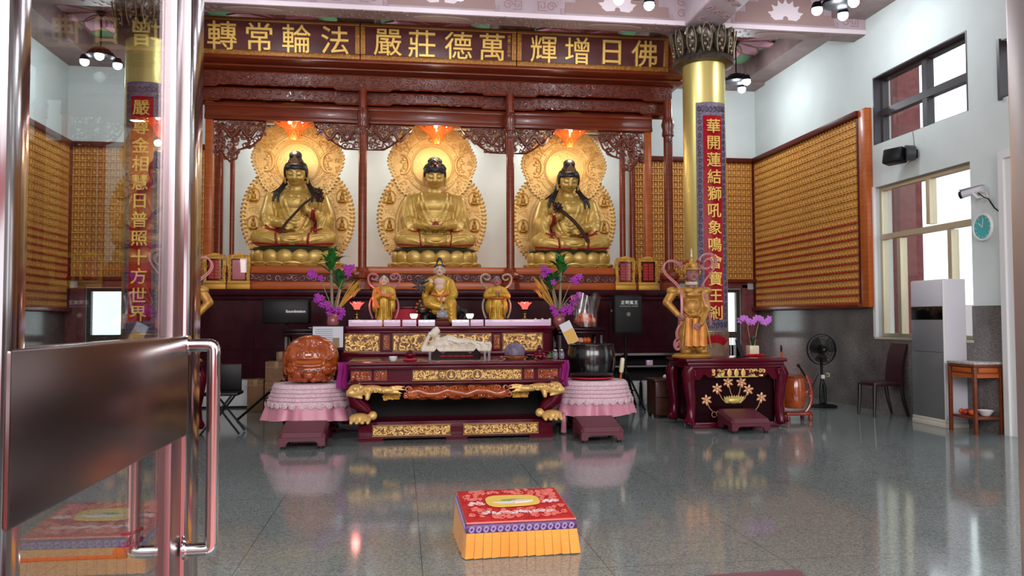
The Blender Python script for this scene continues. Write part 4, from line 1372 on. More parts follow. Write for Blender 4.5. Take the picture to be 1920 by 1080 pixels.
    def P_(x, y, z):
        return HEAD_TILT @ V(x*1.06, y*1.06, 1.25+z*1.06)
    for sg in (-1, 1):
        k.tube([P_(sg*(.030+.076*q/8), -.1545+.027*(q/8)**2, .012-.012*math.sin(PI*q/8)) for q in range(9)], .0052, 5)
        k.tube([P_(sg*(.022+.098*q/8), -.1625+.036*(q/8)**2, .056+.026*math.sin(PI*q/8)) for q in range(9)], .0045, 5)
    k.tube([P_(-.042+.0105*q, -.158+.010*abs(q-4)/4, -.096+.004*abs(q-4)/4) for q in range(9)], .0045, 5)
    k.obj('face_lines', eye_dk, r)
    # hair
    if kind == 'buddha':
        hi = [('e', (0, .035, 1.36), (.188, .20, .135)), ('e', (0, .10, 1.29), (.196, .16, .19)), ('e', (0, .05, 1.485), (.12, .125, .085)), ('e', (-.165, .02, 1.30), (.03, .07, .075)), ('e', (.165, .02, 1.30), (.03, .07, .075))]
        k = MB(); k.add(blob_mesh(hi, .015, 2))
        rd = random.Random(4)
        for q in range(420):
            a = rd.uniform(0, 2*PI); e = rd.uniform(.05, 1.45)
            c = V(.188*math.cos(a)*math.cos(e), .035+.20*math.sin(a)*math.cos(e), 1.36+.135*math.sin(e))
            if True:
                k.ball(c, .0105, sub=1)
        for q in range(150):
            a = rd.uniform(0, 2*PI); e = rd.uniform(.0, 1.4)
            k.ball(V(.12*math.cos(a)*math.cos(e), .05+.125*math.sin(a)*math.cos(e), 1.485+.085*math.sin(e)), .0105, sub=1)
        tilt_mesh(k); h = k.obj('hair', hair, r, 60)
        k = MB(); k.ball(V(0, -.12, 1.47), (.026, .02, .022)); tilt_mesh(k); k.obj('hair_jewel', redtrim, h)
        k = MB(); k.lathe([(.05, 0), (.12, .015), (.17, .05), (.175, .075), (.15, .07), (.13, .05)], c=(0, -.36, .28), n=32, sy=.8); bw = k.obj('alms_bowl', gold_statue, r)
        k = MB(); k.ball(V(0, -.36, .37), (.06, .05, .07)); k.lathe([(.02, 0), (.07, .005), (.075, .02)], c=(0, -.36, .33), n=20); k.obj('bowl_jewel', redtrim, bw)
    else:
        hi = tilt_items([('e', (0, .035, 1.355), (.186, .198, .115)), ('e', (0, .10, 1.27), (.196, .16, .20)), ('e', (0, .04, 1.47), (.11, .115, .07)), ('e', (0, .04, 1.54), (.105, .105, .085)), ('e', (-.17, .02, 1.28), (.028, .065, .10)), ('e', (.17, .02, 1.28), (.028, .065, .10))])
        for s in (-1, 1):
            hi += [('t', [(s*.165, .08, 1.2), (s*.20, .07, 1.08), (s*.26, .0, .98), (s*.33, -.05, .90), (s*.35, -.09, .76)], [.035, .035, .032, .03, .016]),
                   ('t', [(s*.17, .08, 1.1), (s*.22, .03, 1.0), (s*.27, -.06, .9), (s*.27, -.12, .74)], [.03, .03, .026, .014]),
                   ('t', [(s*.16, .12, 1.1), (s*.3, .10, .98), (s*.40, .04, .9), (s*.43, -.02, .78)], [.03, .03, .028, .014])]
        h = blob('hair', hi, .012, hair, r, 2)
        k = MB(); k.prism([(-.07, 1.40), (.07, 1.40), (.06, 1.46), (.03, 1.49), (0, 1.54), (-.03, 1.49), (-.06, 1.46)], -.145, -.12); k.tube([V(.115*math.cos(a), .04+.12*math.sin(a), 1.455) for a in [2*PI*i/30 for i in range(30)]], .012, 6, closed=True)
        for v in k.bm.verts:
            v.co.z += .03 if v.co.y < -.115 else 0
        tilt_mesh(k); k.obj('crown_plaque', hair_gold, h)
        # flower sceptre held in both hands
        pts = [V(-.20, -.46, .20), V(-.08, -.46, .38), V(.06, -.45, .54), V(.18, -.44, .68), V(.34, -.42, .80), V(.40, -.40, .86)]
        if mirror:
            pts = [V(-.24, -.46, .13), V(-.12, -.48, .34), V(.02, -.47, .50), V(.20, -.44, .66), V(.27, -.42, .72)]
        pts = [V(p.x*sgm, p.y, p.z) for p in pts]
        k = MB(); k.tube(pts, .020 if not mirror else .03, 8)
        sc_ = k.obj('sceptre', bronze_dk, r)
        k = MB()
        e = pts[-1]
        for q in range(9):
            a = 2*PI*q/9
            k.ball(e+V(.05*math.cos(a), -.01, .06*math.sin(a)), (.045, .035, .025), (0, -a, 0), 1)
        k.ball(e+V(0, -.03, 0), .04)
        if not mirror:
            k.ball(e+V(.03, 0, -.12), (.05, .03, .03)); k.ball(e+V(.06, 0, -.06), (.05, .03, .03), (0, 1, 0))
        k.obj('sceptre_flower', bronze_dk, sc_)
    lotus_throne(r, gold_statue, h=0.34, zoff=-0.34-zoff)
    return r
hair_gold = mat('crown_bronze', (120, 92, 60), 0.4, 0.4)
bronze_dk = mat('dark_brown_bronze', (58, 34, 28), 0.4, 0.3)
seated(0.55, 'buddha', False, 'golden seated buddha holding a bowl in its lap, in the central bay')
seated(-1.73, 'bodhisattva', False, 'golden seated figure with a dark lotus sprig raised at its shoulder')
seated(2.85, 'bodhisattva', True, 'golden seated figure with a dark sceptre slanting down across its chest', -0.03)
# ------------------------------------------------------------------ main altar: long lower table in front, upper table behind
def gold_panel(name, parent, x0, x1, z0, z1, y, seed, step=0.085, th=0.013, mm=None, back=None, rim=True):
    k = MB(); k.bb(x0, x1, y, y+0.015, z0, z1); p = k.obj(name, back or panel_dark, parent)
    k = MB(); carve(k, x0+.006, x1-.006, z0+.006, z1-.006, y-0.006, step*.8, th*.95, seed, turns=.9, base=y+.006); carve(k, x0+.006, x1-.006, z0+.006, z1-.006, y-0.001, step*.62, th*.9, seed+500, turns=.7)
    if rim:
        k.tube([V(x0, y-.004, z0), V(x1, y-.004, z0), V(x1, y-.004, z1), V(x0, y-.004, z1)], 0.005, 4, closed=True)
    k.obj('relief_pattern', mm or gold_relief, p)
    return p
panel_dark = mat('relief_ground', (112, 74, 56), 0.5)
T = thing('altar_table', 'low maroon lacquer altar table with gold beast legs behind the kneeling stools', 'altar table', (0.62, 8.95, 0))
def tb(mb, x0, x1, y0, y1, z0, z1, bev=0.0):
    mb.bb(x0-0.62, x1-0.62, y0-8.95, y1-8.95, z0, z1, bev)
m = MB(); tb(m, -0.47, 1.72, 9.08, 10.35, 0.03, 0.20, 0.006); tb(m, -0.47, -0.2, 9.07, 10.36, 0, 0.03); tb(m, 1.45, 1.72, 9.07, 10.36, 0, 0.03); tb(m, 0.5, 0.74, 9.07, 10.36, 0, 0.03)
m.bb(-1.1, 1.11, 0.12, 1.41, 0.195, 0.215, 0.006); m.bb(-1.1, 1.11, 0.12, 1.41, 0.03, 0.045, 0.004)
base = m.obj('plinth', lacquer, T)
gold_panel('plinth_panel', T, -0.319-.62, 0.552-.62, 0.06, 0.175, 0.105, 61, 0.07, 0.012)
gold_panel('plinth_panel', T, 0.69-.62, 1.551-.62, 0.06, 0.175, 0.105, 62, 0.07, 0.012)
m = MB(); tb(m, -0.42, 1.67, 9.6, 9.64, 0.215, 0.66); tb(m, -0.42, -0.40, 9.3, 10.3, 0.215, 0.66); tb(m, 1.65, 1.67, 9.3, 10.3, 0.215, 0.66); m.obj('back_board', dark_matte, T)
m = MB()
tb(m, -0.6, 1.84, 8.95, 10.42, 0.845, 0.88, 0.01); tb(m, -0.57, 1.81, 8.985, 10.4, 0.80, 0.845, 0.012)
m.obj('table_top', lacquer, T)
m = MB(); tb(m, -0.56, 1.80, 9.07, 10.35, 0.655, 0.80); tb(m, -0.6, 1.84, 9.01, 10.38, 0.63, 0.66, 0.01); m.obj('waist', lacquer, T)
wp = gold_panel('waist_panel', T, 0.12-.62, 1.36-.62, 0.672, 0.79, 0.105, 63, 0.062, 0.011)
for cx, mm_ in ((0.235, 0), (-0.05, 1)):
    pass
for x in (0.555, 0.85):
    k = MB(); k.cyl((x-.62, 0.098, 0.731), (x-.62, 0.082, 0.731), 0.055, n=28); dsc = k.obj('medallion', panel_dark, wp)
    k = MB(); k.tube([V(x-.62+.055*math.cos(2*PI*i/28), .080, .731+.055*math.sin(2*PI*i/28)) for i in range(28)], .006, 5, closed=True); k.ball(V(x-.62, .08, .71), (.03, .012, .02)); k.ball(V(x-.62, .08, .735), (.018, .014, .025)); k.ball(V(x-.62, .078, .762), (.012, .012, .013)); k.obj('medallion_ring', gold_relief, dsc)
letters('character', '寺', 0.085, gold_char, wp, (0.455-.62, 0.070, 0.733), 0.014, 0.004)
k = MB(); k.cyl((0.455-.62, 0.098, 0.731), (0.455-.62, 0.08, 0.731), 0.056, n=28); k.obj('medallion', panel_dark, wp)
for i, (a, c) in enumerate(((-0.555, -0.33), (-0.30, -0.16), (0.0, 0.105), (1.39, 1.5), (1.55, 1.78))):
    if i == 2:
        continue
    gold_panel('amber_panel', T, a-.62, c-.62, 0.675, 0.79, 0.112, 70+i, 0.06, 0.014, wood_fish, wood_fish_dk, False)
for s in (-1, 1):
    cx = 0.0
    def lp(x, y, z):
        return V(s*x, y, z)
    # leg: heavy scroll that bows outward, with a gold beast mask above and a gold claw below
    for yy_, vis in ((0.10, True), (1.30, False)):
        k = MB()
        k.tube([lp(1.06, yy_, .64), lp(1.14, yy_-.01, .55), lp(1.13, yy_, .45), lp(1.02, yy_+.02, .37), lp(.97, yy_+.02, .30), lp(1.02, yy_, .24), lp(1.08, yy_, .225)], [.10, .10, .085, .07, .06, .055, .05], 10)
        leg = k.obj('leg', lacquer, T)
        if vis:
            k = MB()
            k.add(blob_mesh([('e', lp(1.10, .03, .575), (.10, .085, .075)), ('e', lp(1.16, .0, .555), (.06, .06, .045)), ('e', lp(.95, .035, .59), (.14, .06, .045)), ('e', lp(.80, .035, .575), (.12, .05, .04)),
                             ('c', lp(.98, .02, .57), lp(.99, .0, .49), .04, .025), ('c', lp(1.2, -.01, .535), lp(1.05, -.02, .50), .02, .016), ('e', lp(1.12, -.05, .60), (.026, .02, .024)), ('e', lp(1.06, -.045, .615), (.026, .02, .024)),
                             ('t', [lp(.74, .03, .60), lp(.66, .02, .615), lp(.58, .02, .61)], [.02, .014, .006]), ('t', [lp(.74, .03, .575), lp(.66, .02, .585), lp(.57, .02, .575)], [.02, .014, .006]), ('t', [lp(.76, .03, .55), lp(.68, .02, .55), lp(.61, .02, .54)], [.02, .014, .006])], .009, 1))
            carve(k, min(s*.8, s*1.14), max(s*.8, s*1.14), .55, .63, -.035, .06, .007, 80+s)
            k.obj('beast_mask', gold_relief, leg)
            k = MB()
            k.add(blob_mesh([('e', lp(1.07, .02, .27), (.12, .09, .06))]+[('c', lp(1.15-.06*q, -.04, .27), lp(1.16-.06*q, -.09, .235), .028, .02) for q in range(4)]+[('e', lp(.93, .02, .30), (.05, .05, .05))], .009, 1))
            k.obj('beast_claw', gold_relief, leg)
# amber dragon apron
k = MB()
it = [('e', (x, .10+.02*math.sin(x*9), .535), (.16, .07, .085)) for x in (-.4, -.22, 0, .22, .4)]
it += [('t', [(-.55+.11*i, .05, .54+.025*math.sin(i*1.9)) for i in range(11)], .05), ('c', (-.32, .05, .52), (.32, .05, .52), .025, .025), ('e', (-.5, .06, .52), (.09, .06, .06)), ('e', (.5, .06, .52), (.09, .06, .06))]
k.add(blob_mesh(it, .011, 1)); carve(k, -.6, .62, .475, .625, .025, .10, .014, 91)
k.obj('apron_dragon', wood_fish, T)
k = MB(); tb(k, -0.2, 1.45, 9.10, 9.2, 0.58, 0.64); k.obj('apron_rail', lacquer, T)
for s in (-1, 1):
    k = MB(); carve(k, min(s*.62, s*.84), max(s*.62, s*.84), .44, .54, .16, .07, .014, 95+s); k.bb(min(s*.64, s*.82), max(s*.64, s*.82), .16, .175, .46, .535); k.obj('apron_cloud', gold_old, T)

U = thing('altar_table', 'tall maroon lacquer altar table at the back carrying the statuettes and lamps', 'altar table', (0.62, 10.6, 0))
def ub(mb, x0, x1, y0, y1, z0, z1, bev=0.0):
    mb.bb(x0-0.62, x1-0.62, y0-10.6, y1-10.6, z0, z1, bev)
m = MB(); ub(m, -0.76, 1.99, 10.63, 11.65, 0.0, 1.205); m.obj('case', lacquer, U)
m = MB(); ub(m, -0.80, 2.03, 10.56, 11.7, 1.21, 1.265, 0.008); m.obj('table_top', lacquer, U)
m = MB(); ub(m, -0.77, 2.0, 10.6, 10.64, 0.88, 0.93, 0.006); ub(m, -0.77, 2.0, 10.6, 10.64, 1.175, 1.209, 0.006); m.obj('rail', lacquer, U)
gold_panel('relief_panel', U, -0.739-.62, -0.281-.62, 0.935, 1.17, 0.02, 101, 0.10, 0.018)
gold_panel('relief_panel', U, -0.116-.62, 1.19-.62, 0.935, 1.17, 0.02, 102, 0.115, 0.019)
gold_panel('relief_panel', U, 1.333-.62, 1.881-.62, 0.935, 1.17, 0.02, 103, 0.10, 0.018)
for a, c, sd in ((-0.235, -0.155, 104), (1.22, 1.30, 105)):
    gold_panel('amber_panel', U, a-.62, c-.62, 0.96, 1.15, 0.02, sd, 0.07, 0.014, gold_red, wood_fish_dk)
# pale cards standing along the front edge of the upper table
CARD_PX = ((653, 717, 'long pale pink card on the tall altar table edge, towards the wooden fish'), (719, 751, 'pale pink card on the tall altar table edge, below the orange-sashed attendant'), (754, 781, 'pale pink card on the altar table edge in front of the red box'),
           (784, 816, 'shiny white card on the altar table edge between the crystal figure and the red box'), (847, 880, 'shiny white card on the altar table edge below the lion tail, beside the crystal figure'), (882, 907, 'short pale pink card on the tall altar table edge, below the dark-faced attendant'), (909, 1032, 'longest pale pink card on the tall altar table edge, towards the gong'))
card_white = mat('shiny_white_card', (238, 228, 246), 0.15, coat=0.8)
for a, c, lab in CARD_PX:
    xa, xb = W(a, 608, 10.58).x, W(c, 608, 10.58).x
    r = thing('offering_card', lab, 'card', ((xa+xb)/2, 10.585, 1.267), 0, 'cards along the altar edge')
    k = MB(); k.box(V(0, 0, .043), (xb-xa-.006, .02, .084), bev=.003); b0 = k.obj('card_face', card_white if 'white' in lab else pink_card, r)
    k = MB(); k.bb(-(xb-xa)/2+.008, (xb-xa)/2-.008, -.0125, -.0102, .004, .008); k.bb(-(xb-xa)/2+.008, (xb-xa)/2-.008, -.0125, -.0102, .078, .082); k.obj("card_border", white_gloss, b0)

# ------------------------------------------------------------------ statuettes on the upper table
def mini_face(it, c, s):
    x, y, z = c
    it += [('e', (x, y, z), (.062*s, .066*s, .082*s)), ('e', (x, y-.012*s, z-.035*s), (.046*s, .05*s, .045*s)), ('c', (x, y-.062*s, z+.012*s), (x, y-.072*s, z-.018*s), .006*s, .011*s),
           ('e', (x, y-.055*s, z-.038*s), (.018*s, .01*s, .006*s)), ('e', (x, y-.045*s, z-.062*s), (.02*s, .02*s, .014*s))]
    for g in (-1, 1):
        it += [('e', (x+g*.026*s, y-.052*s, z+.010*s), (.017*s, .012*s, .008*s)), ('e', (x+g*.064*s, y+.01*s, z-.012*s), (.01*s, .018*s, .036*s))]
def face_marks(par, c, s, lip=True):
    x, y, z = c
    k = MB()
    for g in (-1, 1):
        k.tube([V(x+g*(.012+.028*q/5)*s, y-(.068-.006*(q/5)**2)*s, z+(.012+.004*math.sin(PI*q/5))*s) for q in range(6)], .0035*s, 5)
        k.tube([V(x+g*(.010+.034*q/5)*s, y-(.068-.006*(q/5)**2)*s, z+(.032+.008*math.sin(PI*q/5))*s) for q in range(6)], .003*s, 5)
    k.obj('eye_line', hair, par)
    k = MB(); k.ball(V(x, y-.064*s, z-.037*s), (.014*s, .005*s, .005*s)); k.obj('lip', redtrim, par)

# seated figure on a dark lion
gx = W(824, 600, 11.15).x
r = thing('lion_rider_statuette', 'tall seated statuette in gold robes riding a dark lion, centre of the altar', 'statue', (gx, 11.15, 1.267))
k = MB(); k.lathe([(.26, 0), (.28, .015), (.24, .04)], n=28, sx=1.15, sy=.8); k.obj('base', lacquer_dark, r)
it = [('c', (.2, .05, .2), (-.12, .02, .2), .11, .12), ('e', (-.22, -.06, .24), (.11, .11, .11)), ('e', (-.24, -.15, .2), (.06, .05, .045))]
for x, y in ((-.2, -.1), (-.1, .1), (.18, -.08), (.24, .1)):
    it += [('c', (x, y, .16), (x, y-.01, .05), .045, .038), ('e', (x, y-.03, .05), (.045, .06, .026))]
it += [('t', [(.28, .08, .22), (.36, .06, .2), (.37, .03, .12), (.33, .02, .08)], [.03, .04, .045, .03])]
lion = blob('lion', it, .012, black_lion if False else hair, r, 2)
k = MB()
for q in range(12):
    a = 2*PI*q/12
    k.ball(V(-.22+.10*math.cos(a), -.10, .25+.10*math.sin(a)), (.028, .03, .022), (0, -a, 0), 1)
k.ball(V(-.255, -.165, .275), .016); k.ball(V(-.20, -.165, .275), .016); k.ball(V(-.23, -.19, .23), (.04, .02, .015))
k.obj('mane', gold_red, lion)
it = [('e', (.02, .02, .36), (.19, .15, .12)), ('c', (.0, .03, .4), (.0, .05, .62), .13, .115), ('c', (-.11, .05, .63), (.11, .05, .63), .06, .06),
      ('c', (.1, -.02, .34), (.15, -.17, .3), .1, .085), ('c', (.15, -.18, .28), (.16, -.17, .08), .075, .07), ('e', (.16, -.2, .06), (.09, .07, .04)),
      ('c', (-.08, -.02, .34), (-.15, -.16, .32), .1, .085), ('c', (-.14, -.17, .30), (.03, -.2, .25), .07, .05), ('e', (-.02, -.16, .2), (.1, .05, .06)),
      ('c', (.15, .05, .6), (.2, .0, .44), .06, .065), ('c', (.2, -.01, .42), (.1, -.13, .37), .06, .04),
      ('c', (-.15, .05, .6), (-.19, -.02, .5), .06, .06), ('c', (-.19, -.03, .48), (-.13, -.13, .56), .055, .04), ('e', (-.2, -.05, .40), (.05, .06, .09))]
for q in range(4):
    it.append(('t', [(.22-.03*q, -.2, .28-.05*q), (.15, -.245, .2-.05*q), (.06, -.2, .26-.05*q)], .010))
    it.append(('t', [(-.1+.02*q, -.12, .56-.04*q), (0, -.115, .46-.03*q), (.1-.02*q, -.12, .56-.04*q)], .008))
body = blob('robe', it, .0105, robe_yellow, r, 2)
it = [('c', (0, .03, .63), (0, .02, .71), .042, .038), ('e', (0, -.03, .60), (.085, .05, .07)), ('e', (0, -.045, .53), (.07, .04, .06))]
mini_face(it, (0, .01, .775), 1.12)
for w_, d_, u_ in (((.09, -.14, .37), (-1, -.4, -.2), (0, -1, .2)), ((-.13, -.14, .57), (.1, -.3, 1), (0, -1, 0))):
    ih = []; hand(ih, w_, d_, u_, .42, .6, 1); blob('hand', ih, .005, skin_pale, r, 1)
fc = blob('face_and_chest', it, .006, skin_pale, r, 1); face_marks(fc, (0, .01, .775), 1.12)
blob('hair', [('e', (0, .03, .825), (.074, .078, .05)), ('e', (0, .05, .78), (.078, .06, .07)), ('e', (0, .03, .885), (.046, .05, .05)), ('e', (0, .03, .925), (.034, .036, .03))], .008, hair, r, 2)
k = MB(); k.prism([(-.03, .85), (.03, .85), (.025, .88), (0, .905), (-.025, .88)], -.055, -.045); k.obj('crown', gold_old, r)
k = MB()
for q in range(9):
    a = math.radians(60+34*q)
    k.ball(V(-.26+.07*math.cos(a), -.1, .56+.07*math.sin(a)), (.065, .012, .016), (0, -a, 0), 1)
k.tube([V(-.13, -.15, .62), V(-.2, -.12, .6), V(-.26, -.1, .56)], .012, 6)
k.obj('dark_leaf_spray', hair, r)
k = MB(); k.tube([V(-.11, -.125, .44), V(0, -.16, .41), V(.11, -.125, .44)], .018, 8); k.tube([V(.01, -.17, .41), V(.015, -.19, .34), V(.02, -.2, .28)], .014, 6); k.obj('sash', robe_orange, r)

def attendant(px, label, dark, sg):
    x = W(px, 600, 11.1).x
    r = thing('attendant_statuette', label, 'statue', (x, 11.1, 1.268))
    k = MB(); k.lathe([(.13, 0), (.14, .02), (.12, .05), (.1, .07)], n=24, sx=1.2); k.obj('base', gold_red, r)
    it = [('c', (0, 0, .1), (0, 0, .36), .105, .10), ('c', (0, 0, .36), (0, .0, .48), .095, .09), ('c', (-.07, 0, .5), (.07, 0, .5), .05, .05), ('e', (-.05, -.04, .08), (.06, .08, .05)), ('e', (.05, -.04, .08), (.06, .08, .05))]
    if not dark:
        it += [('c', (-.11, 0, .48), (-.12, -.06, .38), .045, .05), ('c', (-.12, -.07, .38), (-.01, -.12, .44), .05, .035), ('c', (.11, 0, .48), (.12, -.06, .38), .045, .05), ('c', (.12, -.07, .38), (.01, -.12, .44), .05, .035),
               ('e', (-.12, -.05, .28), (.04, .06, .1)), ('e', (.12, -.05, .28), (.04, .06, .1))]
    else:
        it += [('c', (-.11, 0, .49), (-.15, -.05, .41), .04, .045), ('c', (-.15, -.05, .41), (-.04, -.11, .42), .042, .03), ('c', (.11, 0, .49), (.15, -.05, .41), .04, .045), ('c', (.15, -.05, .41), (.04, -.11, .42), .042, .03), ('e', (.1, -.02, .26), (.06, .09, .12)), ('e', (-.1, -.02, .26), (.06, .09, .12))]
    for q in range(5):
        it.append(('t', [(-.09+.045*q, -.09, .36), (-.10+.05*q, -.115, .22), (-.11+.055*q, -.10, .10)], .010))
    blob('robe', it, .0085, robe_yellow, r, 1)
    it = [('c', (0, -.01, .52), (0, -.015, .57), .032, .03)]
    mini_face(it, (0, -.02, .625), .92)
    for g in (-1, 1):
        ih = []; hand(ih, (g*.03, -.125, .43), (-g*.25, -.25, 1), (g, -.6, 0), .34, .3, -g); blob('hand', ih, .0045, skin_mauve if dark else skin_pale, r, 1)
    f = blob('face', it, .0055, skin_mauve if dark else skin_pale, r, 1); face_marks(f, (0, -.02, .625), .92)
    blob('hair', [('e', (0, 0, .665), (.06, .064, .04)), ('e', (0, .015, .63), (.062, .05, .06)), ('e', (0, 0, .705), (.03, .03, .022))], .008, hair, r, 1)
    k = MB()
    if not dark:
        k.tube([V(-.1, -.09, .50), V(-.02, -.14, .42), V(.06, -.13, .40), V(.12, -.1, .44)], .022, 8)
        k.tube([V(-.115, -.05, .45), V(-.12, -.11, .34), V(-.07, -.135, .24)], [.03, .035, .02], 8)
        k.obj('orange_sash', robe_orange, r)
    else:
        k.tube([V(.1*math.cos(a), -.02+.1*math.sin(a), .38) for a in [2*PI*i/20 for i in range(20)]], .02, 7, closed=True); k.obj('dark_belt', gold_red, r)
    k = MB()
    for g in (-1, 1):
        k.tube(bez3((g*.07, .03, .5), (g*.28, .04, .56), (g*.24, .02, .78), (g*.10, .02, .70))+bez3((g*.10, .02, .70), (g*.06, .02, .66), (g*.13, .02, .60), (g*.17, .0, .66)), [.016]*14+[.013]*16, 6)
        k.tube(bez3((g*.09, .03, .45), (g*.24, .0, .36), (g*.20, -.02, .2), (g*.15, -.03, .1)), .014, 6)
    k.obj('ribbon', ribbon_m if not dark else ribbon_grey, r)
ribbon_grey = mat('grey_green_ribbon', (150, 150, 128), 0.4, 0.2, var=((186, 160, 140), 14, 3))
attendant(720, 'pale-faced attendant statuette with an orange sash and pink ribbons', False, 1)
attendant(931, 'attendant statuette with a dark face and grey ribbons, beside a lotus lamp', True, -1)

def lotus_lamp(px, label):
    x = W(px, 600, 11.0).x
    r = thing('lotus_lamp', label, 'lamp', (x, 11.0, 1.267), 0, 'lit lotus lamps on the altar')
    k = MB(); k.lathe([(.055, 0), (.06, .012), (.03, .03), (.022, .06), (.042, .075), (.042, .09), (.022, .105), (.018, .14), (.035, .155), (.034, .165), (.016, .18), (.02, .2), (.1, .215), (.105, .225), (.03, .225)], n=24)
    k.obj('brass_stem', brass_dk, r)
    for rad, n, h, tl, w in ((.07, 9, .105, .0, .075), (.04, 7, .115, .4, .065)):
        for i in range(n):
            k = MB(); petal(k, ringM(2*PI*i/n+tl, rad*.55, rad*.55, .225), w*.8, h*.9, .5, .75 if n == 9 else .4, -.1, 5, 6, .003); k.obj('petal', lamp_pink, r)
    k = MB(); k.ball(V(0, 0, .275), (.03, .03, .045)); k.obj('glowing_core', lamp_core, r)
    l = bpy.data.lights.new('lotus_lamp_light', 'POINT'); l.energy = 1.6; l.color = (1.0, 0.35, 0.3); l.shadow_soft_size = 0.05
    lo = bpy.data.objects.new('lotus_lamp_light', l); COL.objects.link(lo); lo.parent = r; lo.location = (0, -.02, .36)
brass_dk = mat('dark_brass', (120, 92, 48), 0.3, 0.7)
lotus_lamp(669, 'lit pink lotus lamp on a brass stem beside the orange-sashed attendant')
lotus_lamp(984, 'lit pink lotus lamp on a brass stem beside the dark-faced attendant')

def at(px, Y, z):
    return (W(px, 600, Y).x, Y, z)
r = thing('crystal_statuette', 'small clear crystal seated statuette on a dark box, front centre of the altar', 'statue', at(829, 10.68, 1.267))
k = MB(); k.bb(-.1, .1, -.06, .06, 0, .075, .008); k.bb(-.085, .085, -.05, .05, .075, .1, .006); k.obj('box_base', wood_dk, r)
blob('crystal_body', [('e', (0, 0, .125), (.075, .05, .026)), ('e', (-.05, -.02, .13), (.03, .03, .025)), ('e', (.05, -.02, .13), (.03, .03, .025)), ('e', (0, .005, .165), (.045, .035, .055)), ('c', (-.05, 0, .19), (-.05, -.03, .145), .018, .016), ('c', (.05, 0, .19), (.05, -.03, .145), .018, .016), ('e', (0, 0, .245), (.026, .028, .033)), ('e', (0, 0, .275), (.014, .014, .012))], .006, crystal, r, 1)
for px, lab in ((776, 'small lit glass candle cup on the red box side of the crystal statuette'), (881, 'small lit glass candle cup on the lion-tail side of the crystal statuette')):
    r = thing('candle_cup', lab, 'candle', at(px, 10.8, 1.267), 0, 'glass candle cups')
    k = MB(); k.lathe([(.02, 0), (.025, .01), (.01, .03), (.012, .08), (.03, .1)], n=16); k.obj('foot', brass_dk, r)
    k = MB(); k.lathe([(.03, .1), (.05, .13), (.052, .16), (.045, .165), (.04, .13)], n=20); k.obj('cup', cand_glow, r)
for px, lab in ((1004, 'slim white candle between the lit lotus lamp and the small red cup'), (1031, 'slim white candle between the small red cup and the purple orchids'), (1017, 'slim tall white candle standing behind the red cup')):
    r = thing('candle', lab, 'candle', at(px, 10.80 if px != 1017 else 10.88, 1.267))
    k = MB(); k.lathe([(.016, 0), (.016, .09), (.012, .1)], n=14); k.obj('stick', jade_white, r)
    k = MB(); k.lathe([(.004, .1), (.008, .115), (.002, .14)], n=8); k.obj('wick', black, r)
t = MB(); t.lathe([(.03, 0), (.036, .06), (.034, .062), (.028, .01)], c=(0, 0, 0), n=20); o = t.obj('red_cup', red_panel); o.location = at(1017, 10.79, 1.267); tag(o, 'small red cup between two white candles near a lit lotus lamp', 'cup')
r = thing('red_box', 'red cloth-covered box behind the orange-sashed attendant and the lion', 'box', at(762, 11.42, 1.267))
k = MB(); k.bb(-.19, .19, -.1, .1, 0, .24, .01); k.obj('box', red_cloth, r); k = MB(); k.bb(-.2, .2, -.11, .11, .24, .27, .006); k.obj('lid', lacquer, r)

# ------------------------------------------------------------------ on the lower table
r = thing('reclining_statue', 'white carved reclining figure resting its head on one hand, on a dark stand', 'statue', (W(855, 660, 9.75).x, 9.75, 0.8805))
k = MB()
k.prism([(-.36, .06), (-.30, .06), (-.24, .13), (-.17, .06), (-.12, .09), (.12, .09), (.17, .06), (.24, .13), (.30, .06), (.36, .06), (.3, .035), (.29, 0), (-.29, 0), (-.3, .035)], -.08, .08, .004)
k.obj('stand', lacquer_dark, r)
k = MB(); k.tube([V(-.2+.04*q, -.086, .03) for q in range(11)], [.008+.006*(q % 2) for q in range(11)], 6); k.obj('stand_inlay', redtrim, r)
it = [('b', (0, 0, .105), (.84, .16, .04)), ('e', (-.16, 0, .165), (.17, .08, .075)), ('e', (-.09, 0, .2), (.13, .075, .08)), ('e', (.08, 0, .17), (.17, .075, .075)), ('c', (.05, 0, .17), (.38, 0, .15), .07, .045), ('e', (.41, -.01, .15), (.03, .04, .055)),
      ('c', (-.17, .0, .2), (-.24, -.0, .25), .035, .035), ('e', (-.265, -.01, .30), (.052, .05, .06)), ('e', (-.245, .015, .33), (.055, .05, .045)), ('e', (-.235, .02, .37), (.025, .025, .02)),
      ('c', (-.2, -.03, .15), (-.40, -.03, .13), .032, .028), ('c', (-.40, -.03, .13), (-.33, -.03, .27), .028, .022), ('e', (-.32, -.03, .29), (.022, .02, .035)),
      ('c', (-.1, -.05, .23), (.02, -.07, .2), .03, .025), ('c', (.02, -.07, .2), (.16, -.06, .2), .025, .02), ('c', (-.305, -.045, .305), (-.31, -.05, .29), .008, .012)]
for q in range(7):
    it.append(('t', [(-.2+.09*q, -.06, .22-.005*q), (-.14+.09*q, -.085, .17), (-.15+.09*q, -.08, .13)], .007))
blob('reclining_body', it, .0075, jade_white, r, 1)

